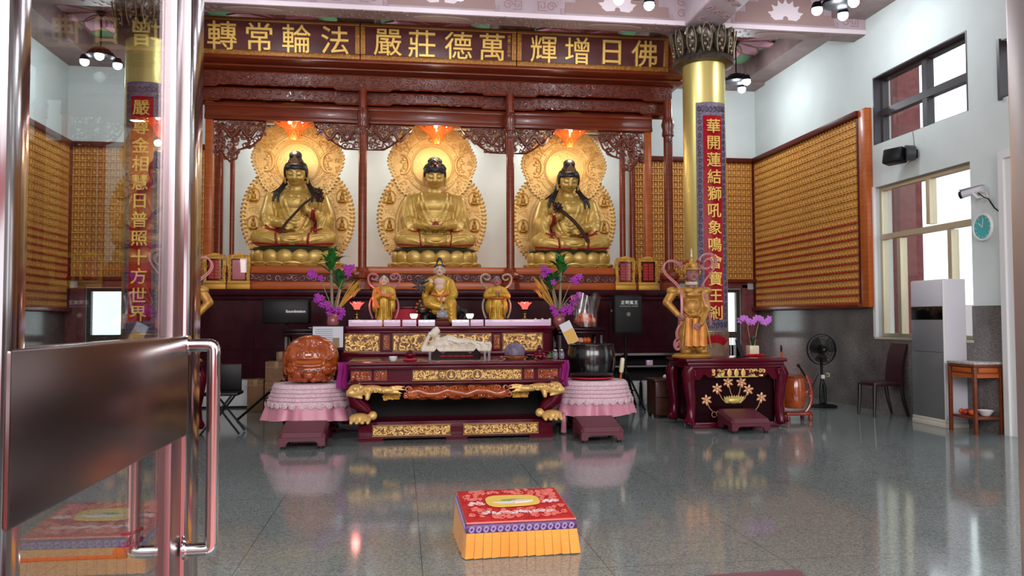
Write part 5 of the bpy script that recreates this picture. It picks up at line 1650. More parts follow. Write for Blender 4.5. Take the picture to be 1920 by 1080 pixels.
def small(name, lab, cat, px, py, z, build, m, Y=None):
    Yv = Y or WZ(px, py, z).y
    k = MB(); build(k); o = k.obj(name, m); o.location = (W(px, py, Yv).x, Yv, z); return tag(o, lab, cat)
ZT = 0.8805
small('white_cup', 'small white cup on the lower altar table beside the wooden fish block', 'cup', 737, 678, ZT, lambda k: k.lathe([(.03, 0), (.045, .02), (.05, .05), (.046, .052), (.04, .02)], n=24), white_gloss, 9.3)
r = thing('wooden_fish_block', 'small dark red wooden fish block on a cushion, lower altar table', 'percussion block', (W(769, 678, 9.25).x, 9.25, ZT))
k = MB(); k.lathe([(.07, 0), (.085, .015), (.07, .03)], n=20); k.obj('cushion', red_cloth, r)
blob('block', [('e', (0, 0, .07), (.06, .05, .045)), ('e', (0, 0, .1), (.03, .03, .03))], .008, lacquer, r, 1)
for px, lab in ((806, 'upright glass water cup under the head of the reclining figure'), (909, 'tall glass water cup beside the feet of the reclining figure'), (917, 'second tall glass water cup beyond the feet of the reclining figure')):
    small('glass_cup', lab, 'glass', px, 678, ZT, lambda k: k.lathe([(.014, 0), (.016, .1), (.014, .1), (.012, .006)], n=16), crystal, 9.3)
r = thing('incense_burner', 'dark domed incense burner on a red dish, on the lower altar table', 'incense burner', (W(965, 675, 9.4).x, 9.4, ZT))
k = MB(); k.lathe([(.10, .0), (.13, .03), (.125, .04), (.09, .012)], n=28); k.obj('dish', gold_red, r)
k = MB(); k.lathe([(.07, .012), (.12, .05), (.125, .11), (.1, .16), (.05, .19), (.01, .2)], n=28); b0 = k.obj('bowl', purple_border, r)
k = MB(); k.ball(V(0, 0, .205), .016); k.obj('lid_knob', brass_dk, b0)
small('round_stone', 'small pale round stone between the reclining figure and the incense burner', 'stone', 941, 670, ZT, lambda k: k.ball(V(0, 0, .02), (.022, .022, .02)), mauve_soffit, 9.5)
r = thing('bowl_on_pad', 'small grey bowl on a pad between the incense burner and red ornament', 'bowl', (W(994, 675, 9.35).x, 9.35, ZT))
k = MB(); k.lathe([(.05, 0), (.05, .02)], n=20); k.obj('pad', lacquer_dark, r); k = MB(); k.lathe([(.02, .02), (.045, .05), (.042, .055), (.02, .03)], n=20); k.obj('bowl', steel_dull, r)
r = thing('red_ornament', 'dark red peaked ornament beside the green sprig on the lower altar table', 'ornament', (W(1012, 672, 9.4).x, 9.4, ZT))
blob('carved_body', [('e', (0, 0, .04), (.08, .05, .04)), ('e', (0, 0, .09), (.045, .04, .05)), ('e', (0, 0, .14), (.02, .02, .03))], .008, lacquer, r, 1)
k = MB()
for i in range(8):
    a = 2*PI*i/8
    k.ball(V(.07*math.cos(a), .05*math.sin(a), .03), .018, sub=1)
k.obj('beads', redtrim, r)
r = thing('green_sprig', 'short green leafy sprig lying on the lower altar table', 'sprig', (W(1030, 668, 9.45).x, 9.45, ZT))
k = MB(); k.tube([V(-.08, 0, .012), V(0, 0, .02), V(.06, .01, .015)], .006, 6); k.obj('stalk', stem_m, r)
k = MB()
for q in range(4):
    petal(k, Matrix.Translation((.05, 0, .015)) @ Matrix.Rotation(-1.2+.5*q, 4, 'Y') @ Matrix.Rotation(.4*q, 4, 'Z'), .03, .09, .2, .1, 0, 4, 4, .002)
k.obj('leaf', leaf, r)
for px, lab in ((1041, 'grey glass jar at the end of the lower altar table, next to the green sprig'), (1053, 'grey glass jar at the end of the lower altar table, next to the gong')):
    r = thing('glass_jar', lab, 'jar', (W(px, 668, 9.4).x, 9.4, ZT), 0, 'grey glass jars')
    k = MB(); k.lathe([(.025, 0), (.034, .02), (.034, .07), (.022, .085)], n=20); k.obj('jar', jar_m if 'jar_m' in globals() else steel_dull, r)
    k = MB(); k.lathe([(.024, .086), (.028, .1), (.012, .115)], n=16); k.obj('lid', steel_dull, r)
# ------------------------------------------------------------------ kneeling stools
def kneeler(x, y, rz, label):
    r = thing('kneeling_stool', label, 'stool', (x, y, 0), rz, 'maroon kneeling stools')
    w, d = .47, .44
    k = MB()
    prof = [(-w/2, .03), (-w/2, .12), (w/2, .12), (w/2, .03), (w/2-.07, .03), (w/2-.075, .06), (w/2-.10, .08), (-w/2+.10, .08), (-w/2+.075, .06), (-w/2+.07, .03)]
    k.prism(prof, -d/2, -d/2+.03); k.prism(prof, d/2-.03, d/2)
    p2 = [(-d/2+.03, .03), (-d/2+.03, .12), (d/2-.03, .20), (d/2-.03, .03), (d/2-.1, .03), (d/2-.12, .08), (-d/2+.12, .08), (-d/2+.1, .03)]
    k.prism(p2, -w/2, -w/2+.03, axis='x'); k.prism(p2, w/2-.03, w/2, axis='x')
    k.bb(-w/2, w/2, d/2-.029, d/2, .12, .20)
    bd = k.obj('body', leather, r)
    k = MB()
    def top(u, v):
        X = (u-.5)*(w+.012); Yv = (v-.5)*(d+.012)
        e = min(1, min(u, 1-u)*w/.03, min(v, 1-v)*d/.03)
        return V(X, Yv, .122+.085*v+.045*(1-(1-e)**2)**.5)
    k.surf(top, 21, 21)
    k.surf(lambda u, v: V((u-.5)*(w+.012), (v-.5)*(d+.012), .12+.085*v), 2, 2)
    bmesh.ops.remove_doubles(k.bm, verts=k.bm.verts[:], dist=.0005)
    k.obj('seat_pad', leather, r, 50)
    for sx in (-1, 1):
        for sy in (-1, 1):
            k = MB(); k.lathe([(.022, 0), (.025, .01), (.02, .03)], c=(sx*(w/2-.04), sy*(d/2-.03), 0), n=14); k.obj('foot', rubber, bd)
    return r
kneeler(-1.03, 8.87, 0.0, 'maroon padded kneeling stool in front of the carved wooden fish')
kneeler(2.18, 8.80, 0.0, 'maroon padded kneeling stool in front of the black gong')
kneeler(4.09, 9.26-.02, 0.0, 'maroon padded kneeling stool in front of the guardian side table')
p = WZ(1410, 1068, .25)
kneeler(p.x, p.y-.22, 0.05, 'maroon padded kneeling stool of which only the top edge shows, by the open doorway')

# ------------------------------------------------------------------ the brocade cushion stool in the foreground
fl, fr_ = WZ(860, 1049), WZ(1084, 1038)
cx, cy = (fl.x+fr_.x)/2+.008, fl.y+.29
r = thing('brocade_kneeler', 'red brocade kneeling cushion with pleated yellow skirt, alone on the open floor', 'kneeling cushion', (cx, cy, 0), 0.035)
w, d, hf, hr = .64, .56, .185, .245
k = MB(); k.bb(-w/2+.05, w/2-.05, -d/2+.05, d/2-.05, .002, .13); k.obj('frame', wood_dk, r)
def slab(k, w, d, z0f, z0r, z1f, z1r, rc=.035):
    def out(i, n):
        t = i/n*4; s = int(t) % 4; f = t-int(t)
        P = [(-1, -1), (1, -1), (1, 1), (-1, 1)]
        a, c = P[s], P[(s+1) % 4]
        return (a[0]+(c[0]-a[0])*f)*w/2, (a[1]+(c[1]-a[1])*f)*d/2
    N = 48
    rings = []
    for (sc_, top) in ((.995, 0), (1.012, .3), (1.012, .7), (1.0, 1.0), (.98, 1.08), (.6, 1.14), (.2, 1.15)):
        rg = []
        for i in range(N):
            x, y = out(i, N)
            v = y*min(sc_, 1)/d+.5
            z = (z0f+(z0r-z0f)*v)*(1-top)+(z1f+(z1r-z1f)*v)*top
            rg.append(k.bm.verts.new((x*sc_, y*sc_, z)))
        rings.append(rg)
    for A, B in zip(rings, rings[1:]):
        for i in range(N):
            k.bm.faces.new((A[i], A[(i+1) % N], B[(i+1) % N], B[i]))
    k.bm.faces.new(rings[0][::-1]); k.bm.faces.new(rings[-1])
k = MB(); slab(k, w, d, .135, .195, .187, .247); band = k.obj('purple_band', cushion_purple, r, 60)
k = MB(); slab(k, w-.012, d-.012, .19, .25, .203, .263); top = k.obj('red_top', cushion_red, r, 60)
def tz(x, y):
    return .2085+.06*(y/d+.5)
k = MB()
k.tube([V(x, y, tz(x, y)-.012) for x, y in [(-w/2+.004, -d/2+.004), (w/2-.004, -d/2+.004), (w/2-.004, d/2-.004), (-w/2+.004, d/2-.004)]], .006, 6, closed=True); k.obj('piping', cushion_emb, top)
def flatcurl(k, x, y, R, sg, a0, zf, th=.0035, n=10, turns=1.2):
    pts = []
    for q in range(n):
        t = q/(n-1); rr = R*(1-.8*t); a = a0+sg*2*PI*turns*t
        X, Yv = x+rr*math.cos(a), y+rr*math.sin(a)
        pts.append(V(X, Yv, zf(X, Yv)))
    k.tube(pts, th, 5)
rd = random.Random(12)
k = MB()
for i in range(170):
    x, y = rd.uniform(-.28, .28), rd.uniform(-.24, .24)
    if abs(x) < .18 and abs(y-.03) < .12:
        continue
    flatcurl(k, x, y, rd.uniform(.018, .034), rd.choice((-1, 1)), rd.uniform(0, 6), lambda a, c: tz(a, c)+.001)
k.bb(-.25, .25, -.2, .2, .17, .174); k.obj('embroidery_pattern', cushion_emb, top)
k = MB()
for sg in (-1, 1):
    for i in range(7):
        flatcurl(k, sg*(.19+.012*i), .0+.012*(i % 3), .016, sg, i, lambda a, c: tz(a, c)+.002, .003)
for i in range(16):
    flatcurl(k, -.2+.027*i, -.16+.012*math.sin(i*1.7), .02, 1 if i % 2 else -1, i, lambda a, c: tz(a, c)+.002, .003)
k.bb(-.2, .2, -.15, .1, .175, .179); k.obj('pale_embroidery_pattern', emb_white, top)
def flatpoly(k, pts, dz):
    k.prism(pts, 0, .002, axis='z')
    for v in k.bm.verts:
        pass
k = MB()
ol = []
for i in range(40):
    t = 2*PI*i/40
    ol.append((.165*math.copysign(abs(math.cos(t))**.55, math.cos(t)), .035+.10*math.copysign(abs(math.sin(t))**.6, math.sin(t))*(1+.06*math.cos(3*t))))
k.prism(ol, 0, .003, axis='z')
for v in k.bm.verts:
    v.co.z += tz(v.co.x, v.co.y)+.0015
k.obj('yellow_medallion', emb_yellow, top)
k = MB()
for i in range(9):
    a = math.radians(-80+20*i)
    L = .125 if i in (0, 8) else .095
    dx, dy = math.sin(a)*L, math.cos(a)*L*.45
    nx, ny = math.cos(a)*.016, -math.sin(a)*.016
    k.prism([(nx, ny-.0), (dx*.6+nx, dy*.6+ny), (dx, dy), (dx*.6-nx, dy*.6-ny), (-nx, -ny)], 0, .002+.0006*i, axis='z')
for v in k.bm.verts:
    v.co.z += tz(v.co.x, v.co.y)+.005
k.obj('lotus_embroidery', emb_white, top)
k = MB(); k.prism([(x*.075, .028+y*.018) for x, y in [(math.cos(2*PI*i/20), math.sin(2*PI*i/20)) for i in range(20)]], 0, .002, axis='z')
for v in k.bm.verts:
    v.co.z += tz(v.co.x, v.co.y)+.008
k.obj('lotus_pod', emb_green, top)
k = MB()
for i in range(15):
    x = -w/2+.03+i*(w-.06)/14
    z0 = .163
    for q in range(2):
        pts = [V(x+.016*(1-.07*t)*math.cos(q*PI+t*.75), -d/2*1.012-.002, z0+.02*(1-.07*t)*math.sin(q*PI+t*.75)) for t in range(9)]
        k.tube(pts, .0032, 5)
for i in range(12):
    y = -d/2+.04+i*(d-.08)/11
    zc = .163+.06*(y/d+.5)
    for sg in (-1, 1):
        k.tube([V(sg*(w/2*1.012+.002), y+.016*(1-.07*t)*math.cos(t*.75), zc+.02*(1-.07*t)*math.sin(t*.75)) for t in range(9)], .0032, 5)
k.bb(-.3, .3, -.25, .25, .164, .168); k.obj('lilac_embroidery_pattern', purple_emb, band)
# pleated skirt
k = MB()
per = []
N = 52
def perim(f):
    t = (f % 1.0)*4; s = int(t); g = t-s
    P = [(-1, -1), (1, -1), (1, 1), (-1, 1)]
    a, c = P[s], P[(s+1) % 4]
    return V((a[0]+(c[0]-a[0])*g)*w/2, (a[1]+(c[1]-a[1])*g)*d/2, 0), V(c[1]-a[1], -(c[0]-a[0]), 0).normalized()
cols = []
for i in range(N):
    for f, off in ((i/N, .0), (i/N+.0008, .012), ((i+.97)/N, .003)):
        p, nrm = perim(f)
        jit = rd.uniform(-.004, .004)
        col = []
        for j in range(6):
            t = j/5
            zt_ = .142+.06*(p.y/d+.5)
            fl_ = 1.0+.035*t
            q = V(p.x*fl_, p.y*fl_, 0)+nrm*(off*(.4+.6*t)+jit*t)
            col.append(k.bm.verts.new((q.x, q.y, zt_*(1-t)+.003*t+abs(jit)*t)))
        cols.append(col)
for A, B in zip(cols, cols[1:]+cols[:1]):
    for j in range(5):
        k.bm.faces.new((A[j], B[j], B[j+1], A[j+1]))
k.obj('pleated_skirt', skirt_yellow, r, 20)

# ------------------------------------------------------------------ cloth-covered stands with the wooden fish and the gong
def cloth_stand(cx, cy, lab_s, lab_c):
    r = thing('round_stand', lab_s, 'stand', (cx, cy, 0), 0, 'round stands')
    k = MB(); k.lathe([(.36, .56), (.38, .575), (.38, .6)], n=36); k.obj('top', lacquer, r)
    k = MB(); k.lathe([(.30, .06), (.33, .075), (.33, .095), (.29, .1)], n=36); k.lathe([(.31, .40), (.34, .44), (.34, .5), (.30, .56)], n=36); k.obj('ring', lacquer, r)
    for i in range(4):
        a = PI/4+PI/2*i
        dd = V(math.cos(a), math.sin(a), 0)
        k = MB(); k.tube([dd*.30+V(0, 0, .55), dd*.33+V(0, 0, .42), dd*.31+V(0, 0, .22), dd*.29+V(0, 0, .1), dd*.34+V(0, 0, .03), dd*.37+V(0, 0, .028)], [.045, .05, .038, .032, .034, .026], 9); k.obj('leg', lacquer, r)
    c = thing('lace_tablecloth', lab_c, 'tablecloth', (cx, cy, 0), 0, 'pink and white tablecloths')
    rd = random.Random(int(cx*10)+3)
    ph = [rd.uniform(0, 6) for q in range(4)]
    def wob(a):
        return .5*math.sin(11*a+ph[0])+.35*math.sin(17*a+ph[1])+.25*math.sin(5*a+ph[2])
    k = MB()
    def skirt(u, v):
        a = 2*PI*u
        R = .415+.11*v+.05*v*wob(a)*abs(wob(a))**.3
        return V(R*math.cos(a), R*math.sin(a)*.96, .605-.395*v+.015*v*math.sin(3*a+ph[3]))
    k.surf(skirt, 150, 10, cu=True); k.obj('satin_skirt', pink_satin, c, 60, .004)
    k = MB()
    def over(u, v):
        a = 2*PI*u
        if v < .3:
            R = .42*v/.3; z = .611
        else:
            t = (v-.3)/.7
            R = .42+.075*t+.016*t*wob(a)+.007*math.sin(PI*min(1, t*3)); z = .611-.235*t
            z -= (.02*abs(math.sin(22*a/2)) if t > .93 else 0)
        return V(R*math.cos(a), R*math.sin(a)*.96, z)
    k.surf(over, 176, 18, cu=True); lc = k.obj('lace_cover', lace, c, 60, .004)
    k = MB()
    for z_, R_0 in ((.565, .441), (.52, .456), (.475, .472), (.43, .487)):
        k.tube([V((R_0+.016*((.611-z_)/.235)*wob(2*PI*i/140))*math.cos(2*PI*i/140), .96*(R_0+.016*((.611-z_)/.235)*wob(2*PI*i/140))*math.sin(2*PI*i/140), z_) for i in range(140)], .006, 5, closed=True)
    k.obj('lace_line', lace_pink, lc)
    k = MB()
    for i in range(30):
        a = 2*PI*i/30
        R = .499+.016*wob(a)
        M = ringM(a, R, R*.96, .375)
        vs = k.ball(V(0, -.004, 0), (.042, .008, .036)); bmesh.ops.transform(k.bm, matrix=M, verts=vs)
    k.obj('lace_rosette', lace, lc)
    return r, c
lace_pink = mat('pink_under_lace', (206, 158, 170), 0.8)
pL = W(583, 725, 9.75)
sL, cL = cloth_stand(pL.x, 9.75, 'dark round stand hidden under the cloth, below the carved wooden fish', 'pink satin and white lace cloth under the carved wooden fish')
pR = W(1109, 722, 9.65)
sR, cR = cloth_stand(pR.x, 9.65, 'dark round stand hidden under the cloth, below the black gong', 'pink satin and white lace cloth under the black gong')
# tassel hanging at the side of the right cloth
k = MB(); k.lathe([(.006, .27), (.02, .25), (.012, .235), (.028, .2), (.034, .03), (.03, .02)], n=14)
o = k.obj('tassel', pink_satin, cR); o.location = (-.42, -.34, 0.0)
# carved wooden fish
r = thing('wooden_fish', 'large amber carved wooden fish drum on a lace-covered stand', 'wooden fish drum', (pL.x, 9.75, .618))
it = [('e', (0, 0, .285), (.325, .28, .275)), ('e', (0, 0, .14), (.315, .27, .14)), ('e', (0, .03, .50), (.12, .14, .06))]
me1 = blob_mesh(it, .012, 1)
for v in me1.vertices:
    v.co.z = max(v.co.z, .004)
bv = bvh_of(me1)
it2 = []
def spir(cx, cz, R, sg, a0, turns=1.5, n=18):
    return [(cx+R*(1-.8*q/(n-1))*math.cos(a0+sg*2*PI*turns*q/(n-1)), cz+R*(1-.8*q/(n-1))*math.sin(a0+sg*2*PI*turns*q/(n-1))) for q in range(n)]
for sg in (-1, 1):
    it2 += [('t', project(bv, spir(sg*.095, .33, .05, sg, PI/2)), .016), ('t', project(bv, spir(sg*.21, .17, .055, -sg, 0)), .018), ('t', project(bv, spir(sg*.22, .3, .045, sg, 1)), .015), ('t', project(bv, spir(sg*.14, .08, .05, sg, 2)), .02),
            ('t', project(bv, quad((sg*.02, .37), (sg*.12, .50), (sg*.22, .40))), .018), ('t', project(bv, quad((sg*.27, .1), (sg*.31, .22), (sg*.27, .36))), .02), ('t', project(bv, quad((sg*.03, .50), (sg*.02, .44), (sg*.03, .36))), .022)]
    for q in range(5):
        p = project(bv, [(sg*(.05+.055*q), .045+.01*(q % 2))])
        if p:
            it2.append(('e', p[0], (.045, .035, .04)))
it2 += [('t', project(bv, quad((-.15, .215), (0, .185), (.15, .215))), .016), ('t', project(bv, quad((-.17, .285), (0, .30), (.17, .285))), .014), ('t', project(bv, quad((-.16, .21), (-.2, .25), (-.16, .285))), .014), ('t', project(bv, quad((.16, .21), (.2, .25), (.16, .285))), .014)]
p = project(bv, [(0, .10)])
it2.append(('e', p[0], (.06, .045, .05)))
me2 = blob_mesh([q for q in it2 if q[0] == 'e' or len(q[1]) > 2], .0085, 1, base=me1)
for v in me2.vertices:
    v.co.z = max(v.co.z, .002)
me2.name = 'carved_shell'; me2.materials.clear(); me2.materials.append(wood_fish); sh = link('carved_shell', me2, r)
k = MB(); carve(k, -.30, .30, .03, .18, -.2, .06, .012, 31, None)
for v in k.bm.verts:
    h = bv.ray_cast(V(v.co.x, -2, v.co.z), V(0, 1, 0))
    if h[0] is not None:
        v.co.y = h[0].y+(v.co.y+.2)-.006
carve_k = k.obj('base_scroll_pattern', wood_fish_dk, sh)
k = MB(); pts = project(bv, quad((-.14, .25), (0, .235), (.14, .25)), -.004); k.tube(pts, .022, 8); k.obj('sound_lip', wood_or, sh)
# black gong bowl
r = thing('bowl_gong', 'large black bowl gong on a lace-covered stand', 'gong', (pR.x, 9.65, .6205))
k = MB(); k.lathe([(.02, .0), (.20, .0), (.255, .03), (.285, .10), (.30, .22), (.292, .33), (.275, .40), (.282, .425), (.272, .428), (.262, .40), (.28, .22), (.26, .06), (.02, .03)], n=64)
k.obj('bowl', gong_m if 'gong_m' in globals() else black_gloss, r, 60)
k = MB(); k.lathe([(.2, .001), (.27, .012), (.275, .03), (.2, .02)], n=40); k.obj('pad', red_cloth, r)
r = thing('gong_striker', 'cream padded striker hanging beside the black gong', 'mallet', (W(1158, 690, 9.6).x+.02, 9.55, .6205), 0)
k = MB(); k.lathe([(.02, .08), (.028, .1), (.028, .24), (.02, .26)], n=18, rot=(0, 0.12, 0)); k.obj('padded_head', cream_pot, r); k = MB(); k.cyl((0, 0, 0), (.012, 0, .09), .012); k.obj('handle', wood_or, r)
# ------------------------------------------------------------------ guardian side tables, guardians
def side_table(cx, label, first=None):
    r = thing('side_altar_table', label, 'side altar table', (cx, 9.5, 0))
    w, d, h = 1.26, .72, .86
    k = MB(); k.bb(-w/2-.03, w/2+.03, -.03, d+.03, .815, h, .012); k.bb(-w/2, w/2, 0, d, .77, .815, .012); k.bb(-w/2-.015, w/2+.015, -.015, d+.015, .745, .77, .01); k.obj('table_top', lacquer, r)
    k = MB(); k.bb(-w/2+.1, w/2-.1, .10, .12, .06, .745); k.bb(-w/2+.09, -w/2+.11, .1, d-.05, .06, .745); k.bb(w/2-.11, w/2-.09, .1, d-.05, .06, .745); k.bb(-w/2+.1, w/2-.1, d-.06, d-.04, .06, .745); pn = k.obj('recess_panel', lacquer_dark, r)
    k = MB(); k.bb(-w/2+.06, w/2-.06, .03, .08, .0, .07, .01); k.obj('bottom_rail', lacquer, r)
    k = MB()
    ap = [(-w/2+.02, .745), (-w/2+.02, .60), (-w/2+.16, .60), (-w/2+.20, .66), (-.40, .66), (-.36, .625), (.36, .625), (.40, .66), (w/2-.20, .66), (w/2-.16, .60), (w/2-.02, .60), (w/2-.02, .745)]
    k.prism(ap, .005, .05); k.obj('apron', lacquer, r)
    for sx in (-1, 1):
        for yy in (.045, d-.06):
            k = MB()
            X = sx*(w/2-.055)
            k.tube([V(X, yy, .74), V(X+sx*.035, yy-.01, .66), V(X+sx*.02, yy, .5), V(X-sx*.005, yy, .3), V(X+sx*.005, yy, .14), V(X+sx*.03, yy-.015, .07), V(X+sx*.035, yy-.02, .035)], [.085, .085, .07, .058, .06, .075, .045], 10)
            lg = k.obj('leg', lacquer, r)
            if yy < .1:
                k = MB(); k.tube([V(X+sx*(.0+.05*(1-.8*q/10)*math.cos(q*.8)), yy-.075, .67+.05*(1-.8*q/10)*math.sin(q*.8)) for q in range(11)], .012, 6); k.tube([V(X+sx*(.03+.04*(1-.8*q/10)*math.cos(q*.8)), yy-.085, .07+.04*(1-.8*q/10)*math.sin(q*.8)) for q in range(11)], .012, 6); k.obj('leg_scroll', lacquer, lg)
    # gold fan relief under the top
    k = MB(); f = inpoly([(-.38, .735), (.38, .735), (.30, .625), (-.30, .625)])
    for s in (-1, 1):
        carve(k, min(s*.14, s*.40), max(s*.14, s*.40), .63, .735, -.002, .062, .014, 51+s, f, turns=.9)
    for x in (-.09, 0, .09):
        petal(k, Matrix.Translation((x, -.004, .635)), .06, .10, .2, 0, 0, 5, 6, .006)
    k.tube([V(-.28, 0, .632), V(.28, 0, .632)], .008, 5)
    for x in (-.14, -.045, .045, .14):
        k.ball(V(x, 0, .722), (.03, .01, .008))
    k.obj('gold_fan_relief', gold_pale, r)
    # gold lotus spray on the recess panel
    k = MB()
    k.ball(V(0, .095, .33), (.095, .03, .045))
    for q in range(9):
        petal(k, Matrix.Translation((-.08+.02*q, .085, .30)) @ Matrix.Rotation((q-4)*.14, 4, 'Y'), .035, .10, .2, .1, 0, 4, 5, .004)
    k.obj('gold_lotus', gold_pale, pn)
    k = MB()
    for (x, z, bx, bz) in ((-.22, .48, -.10, .30), (-.075, .56, -.01, .37), (.10, .555, .05, .37), (.19, .46, .10, .31), (.36, .36, .28, .20), (-.36, .34, -.28, .2)):
        k.tube([V(bx, .096, bz), V((x+bx)/2, .09, (z+bz)/2-.03), V(x, .09, z)], .006, 5)
        for q in range(6):
            a = 2*PI*q/6+x*7
            k.ball(V(x+.04*math.cos(a), .085, z+.04*math.sin(a)), (.034, .012, .018), (0, -a, 0), 1)
        k.ball(V(x, .08, z), .02, sub=1)
    for x, z in ((-.26, .16), (-.2, .17)):
        k.tube([V(x+.03*math.cos(t*.7), .094, z+.035*math.sin(t*.7)) for t in range(9)], .005, 5)
    k.obj('gold_flowers', gold_flower, pn)
    return r
gold_pale = mat('pale_gold_leaf', (214, 190, 110), 0.4, 0.4)
gold_flower = mat('pinkish_gold_leaf', (218, 164, 120), 0.4, 0.35)
side_table(4.125, 'dark lacquer side table with gold lotus flowers under the armoured guardian')
side_table(1.1-4.125, 'dark lacquer side table behind the glass door, under the other guardian')

def guardian(x, y, z, label, sg):
    r = thing('guardian_statue', label, 'statue', (x, y, z))
    if sg < 0:
        r.scale = (-1, 1, 1)
    k = MB(); k.lathe([(.25, 0), (.26, .02), (.22, .05)], n=28, sx=1.0, sy=.75); k.obj('rock_base', gold_old, r)
    it = [('e', (0, 0, .65), (.135, .12, .14)), ('e', (0, .01, .80), (.165, .115, .11)), ('c', (-.16, .01, .84), (.14, .01, .84), .065, .065), ('e', (0, .0, .5), (.145, .115, .10)),
          ('c', (-.24, .0, .83), (-.325, .0, .70), .062, .055), ('c', (-.325, -.01, .70), (-.2, -.07, .545), .05, .038), ('c', (.16, .0, .83), (.19, -.03, .63), .066, .058), ('c', (.19, -.04, .62), (.07, -.16, .43), .052, .036),
          ('e', (-.25, .0, .85), (.075, .07, .055)), ('e', (.2, .0, .85), (.075, .07, .055)), ('e', (.185, -.04, .60), (.066, .064, .025)),
          ('c', (-.06, .0, .48), (-.09, -.01, .16), .115, .095), ('c', (.06, .0, .48), (.10, -.01, .16), .115, .10), ('e', (.0, -.02, .28), (.16, .11, .2)),
          ('e', (-.10, -.05, .08), (.065, .10, .055)), ('e', (.12, -.05, .08), (.07, .10, .055)), ('c', (-.1, 0, .2), (-.1, 0, .07), .06, .05), ('c', (.12, 0, .2), (.12, 0, .07), .06, .05)]
    for q in range(7):
        xx = -.15+.055*q
        it.append(('t', [(xx*.8, -.10, .47), (xx, -.125, .30), (xx*1.15+.01, -.11, .12)], .012))
    it += [('t', [(.13*math.cos(a), -.02-.115*abs(math.sin(a))**.8, .655+.13*math.sin(a)) for a in [PI+PI*i/14 for i in range(15)]], .014),
           ('t', [(.14*math.cos(a), -.10+.06*abs(math.cos(a)), .76+.03*math.sin(a)) for a in [PI*i/14 for i in range(15)]], .016), ('e', (0, -.10, .80), (.10, .03, .03)), ('e', (-.06, -.1, .85), (.06, .03, .035)), ('e', (.06, -.1, .85), (.06, .03, .035)), ('e', (0, -.13, .55), (.05, .03, .03))]
    blob('armour', it, .0095, guard_gold, r, 1)
    k = MB()
    carve(k, -.12, .12, .56, .86, 0, .055, .007, 33)
    bvx = None
    k2 = MB()
    for q in range(22):
        a = 2*PI*q/22
        k2.ball(V(.15*math.cos(a), -.005+.125*math.sin(a), .525), (.016, .014, .02), sub=1)
    k.bm.free()
    k2.tube([V(.152*math.cos(a), -.005+.128*math.sin(a), .54) for a in [2*PI*i/24 for i in range(24)]], .01, 6, closed=True)
    k2.obj('jewelled_belt', gold_red, r)
    k = MB()
    for i, xx in enumerate((-.085, 0.01, .105)):
        k.surf(lambda u, v: V(xx+(u-.5)*(.075+.03*v), -.135-.02*math.sin(PI*u)-.01*v, .50-.36*v+(.03*abs(u-.5) if v > .9 else 0)), 6, 8)
    k.obj('skirt_flap', robe_orange_gold, r, solid=.006)
    # head
    it = [('c', (.005, 0, .90), (.01, -.01, 1.0), .055, .05)]
    mini_face(it, (.012, -.01, 1.07), 1.35)
    for w_, d_, u_, c_ in (((.06, -.165, .42), (-1, -.1, -.6), (0, -1, .2), .5), ((-.2, -.08, .54), (.6, -.4, -.6), (-.5, -.6, 0), .9)):
        ih = []; hand(ih, w_, d_, u_, .55, c_, 1); blob('hand', ih, .0055, skin_mauve, r, 1)
    f = blob('face', it, .0068, skin_mauve, r, 1); face_marks(f, (.012, -.01, 1.07), 1.35)
    k = MB(); k.lathe([(.075, .925), (.085, .945), (.07, .965), (.06, .96)], c=(.005, -.01, 0), n=24); k.obj('white_collar', jade_white, r)
    it = [('e', (.012, .015, 1.135), (.098, .10, .065)), ('e', (.012, .05, 1.07), (.095, .07, .10)), ('e', (.012, .01, 1.19), (.07, .075, .05)), ('e', (-.085, -.0, 1.09), (.022, .05, .05)), ('e', (.11, -.0, 1.09), (.022, .05, .05)), ('e', (.012, -.085, 1.17), (.045, .02, .04)),
          ('t', [(.012+.10*math.cos(a), -.005+.10*math.sin(a), 1.125) for a in [2*PI*i/20 for i in range(21)]], .014), ('c', (.012, 0, 1.22), (.012, 0, 1.28), .028, .02)]
    hm = blob('helmet', it, .008, guard_gold, r, 1)
    k = MB()
    for xx in (-.10, -.06, .08, .125):
        k.ball(V(xx, -.05, 1.21+.02*(abs(xx) < .09)), .022)
    k.obj('helmet_pompom', redtrim, hm)
    k = MB(); k.lathe([(.012, 1.27), (.016, 1.3), (.008, 1.33), (.011, 1.36), (.002, 1.40)], c=(.012, 0, 0), n=12); k.obj('helmet_spike', jade_white, hm)
    # ribbons
    def rib(pts, rr=.011):
        k = MB()
        for o in (0, .026):
            k.tube([p+V(o*.6, 0, o*.5) for p in pts], rr, 7)
        return k
    R1 = bez3((-.10, .06, 1.15), (-.2, .06, 1.27), (-.34, .05, 1.26), (-.355, .05, 1.13))+bez3((-.355, .05, 1.13), (-.34, .04, 1.02), (-.2, .03, .98), (-.165, .0, .88))[1:]+bez3((-.165, -.03, .88), (-.15, -.07, .8), (-.16, -.09, .6), (-.165, -.06, .42))[1:]
    R2 = bez3((.15, .03, .9), (.2, .05, 1.02), (.36, .05, 1.12), (.355, .05, 1.24))+bez3((.355, .05, 1.24), (.35, .05, 1.36), (.13, .05, 1.36), (.13, .05, 1.22))[1:]+bez3((.13, .05, 1.22), (.14, .05, 1.10), (.28, .05, 1.12), (.30, .05, 1.2))[1:]+bez3((.30, .05, 1.2), (.31, .05, 1.28), (.2, .05, 1.28), (.2, .05, 1.22), 8)[1:]
    R3 = bez3((.15, -.02, .9), (.13, -.09, .8), (.2, -.08, .6), (.24, -.04, .4))
    for R in (R1, R2, R3):
        rib(R).obj('ribbon', ribbon_m, r)
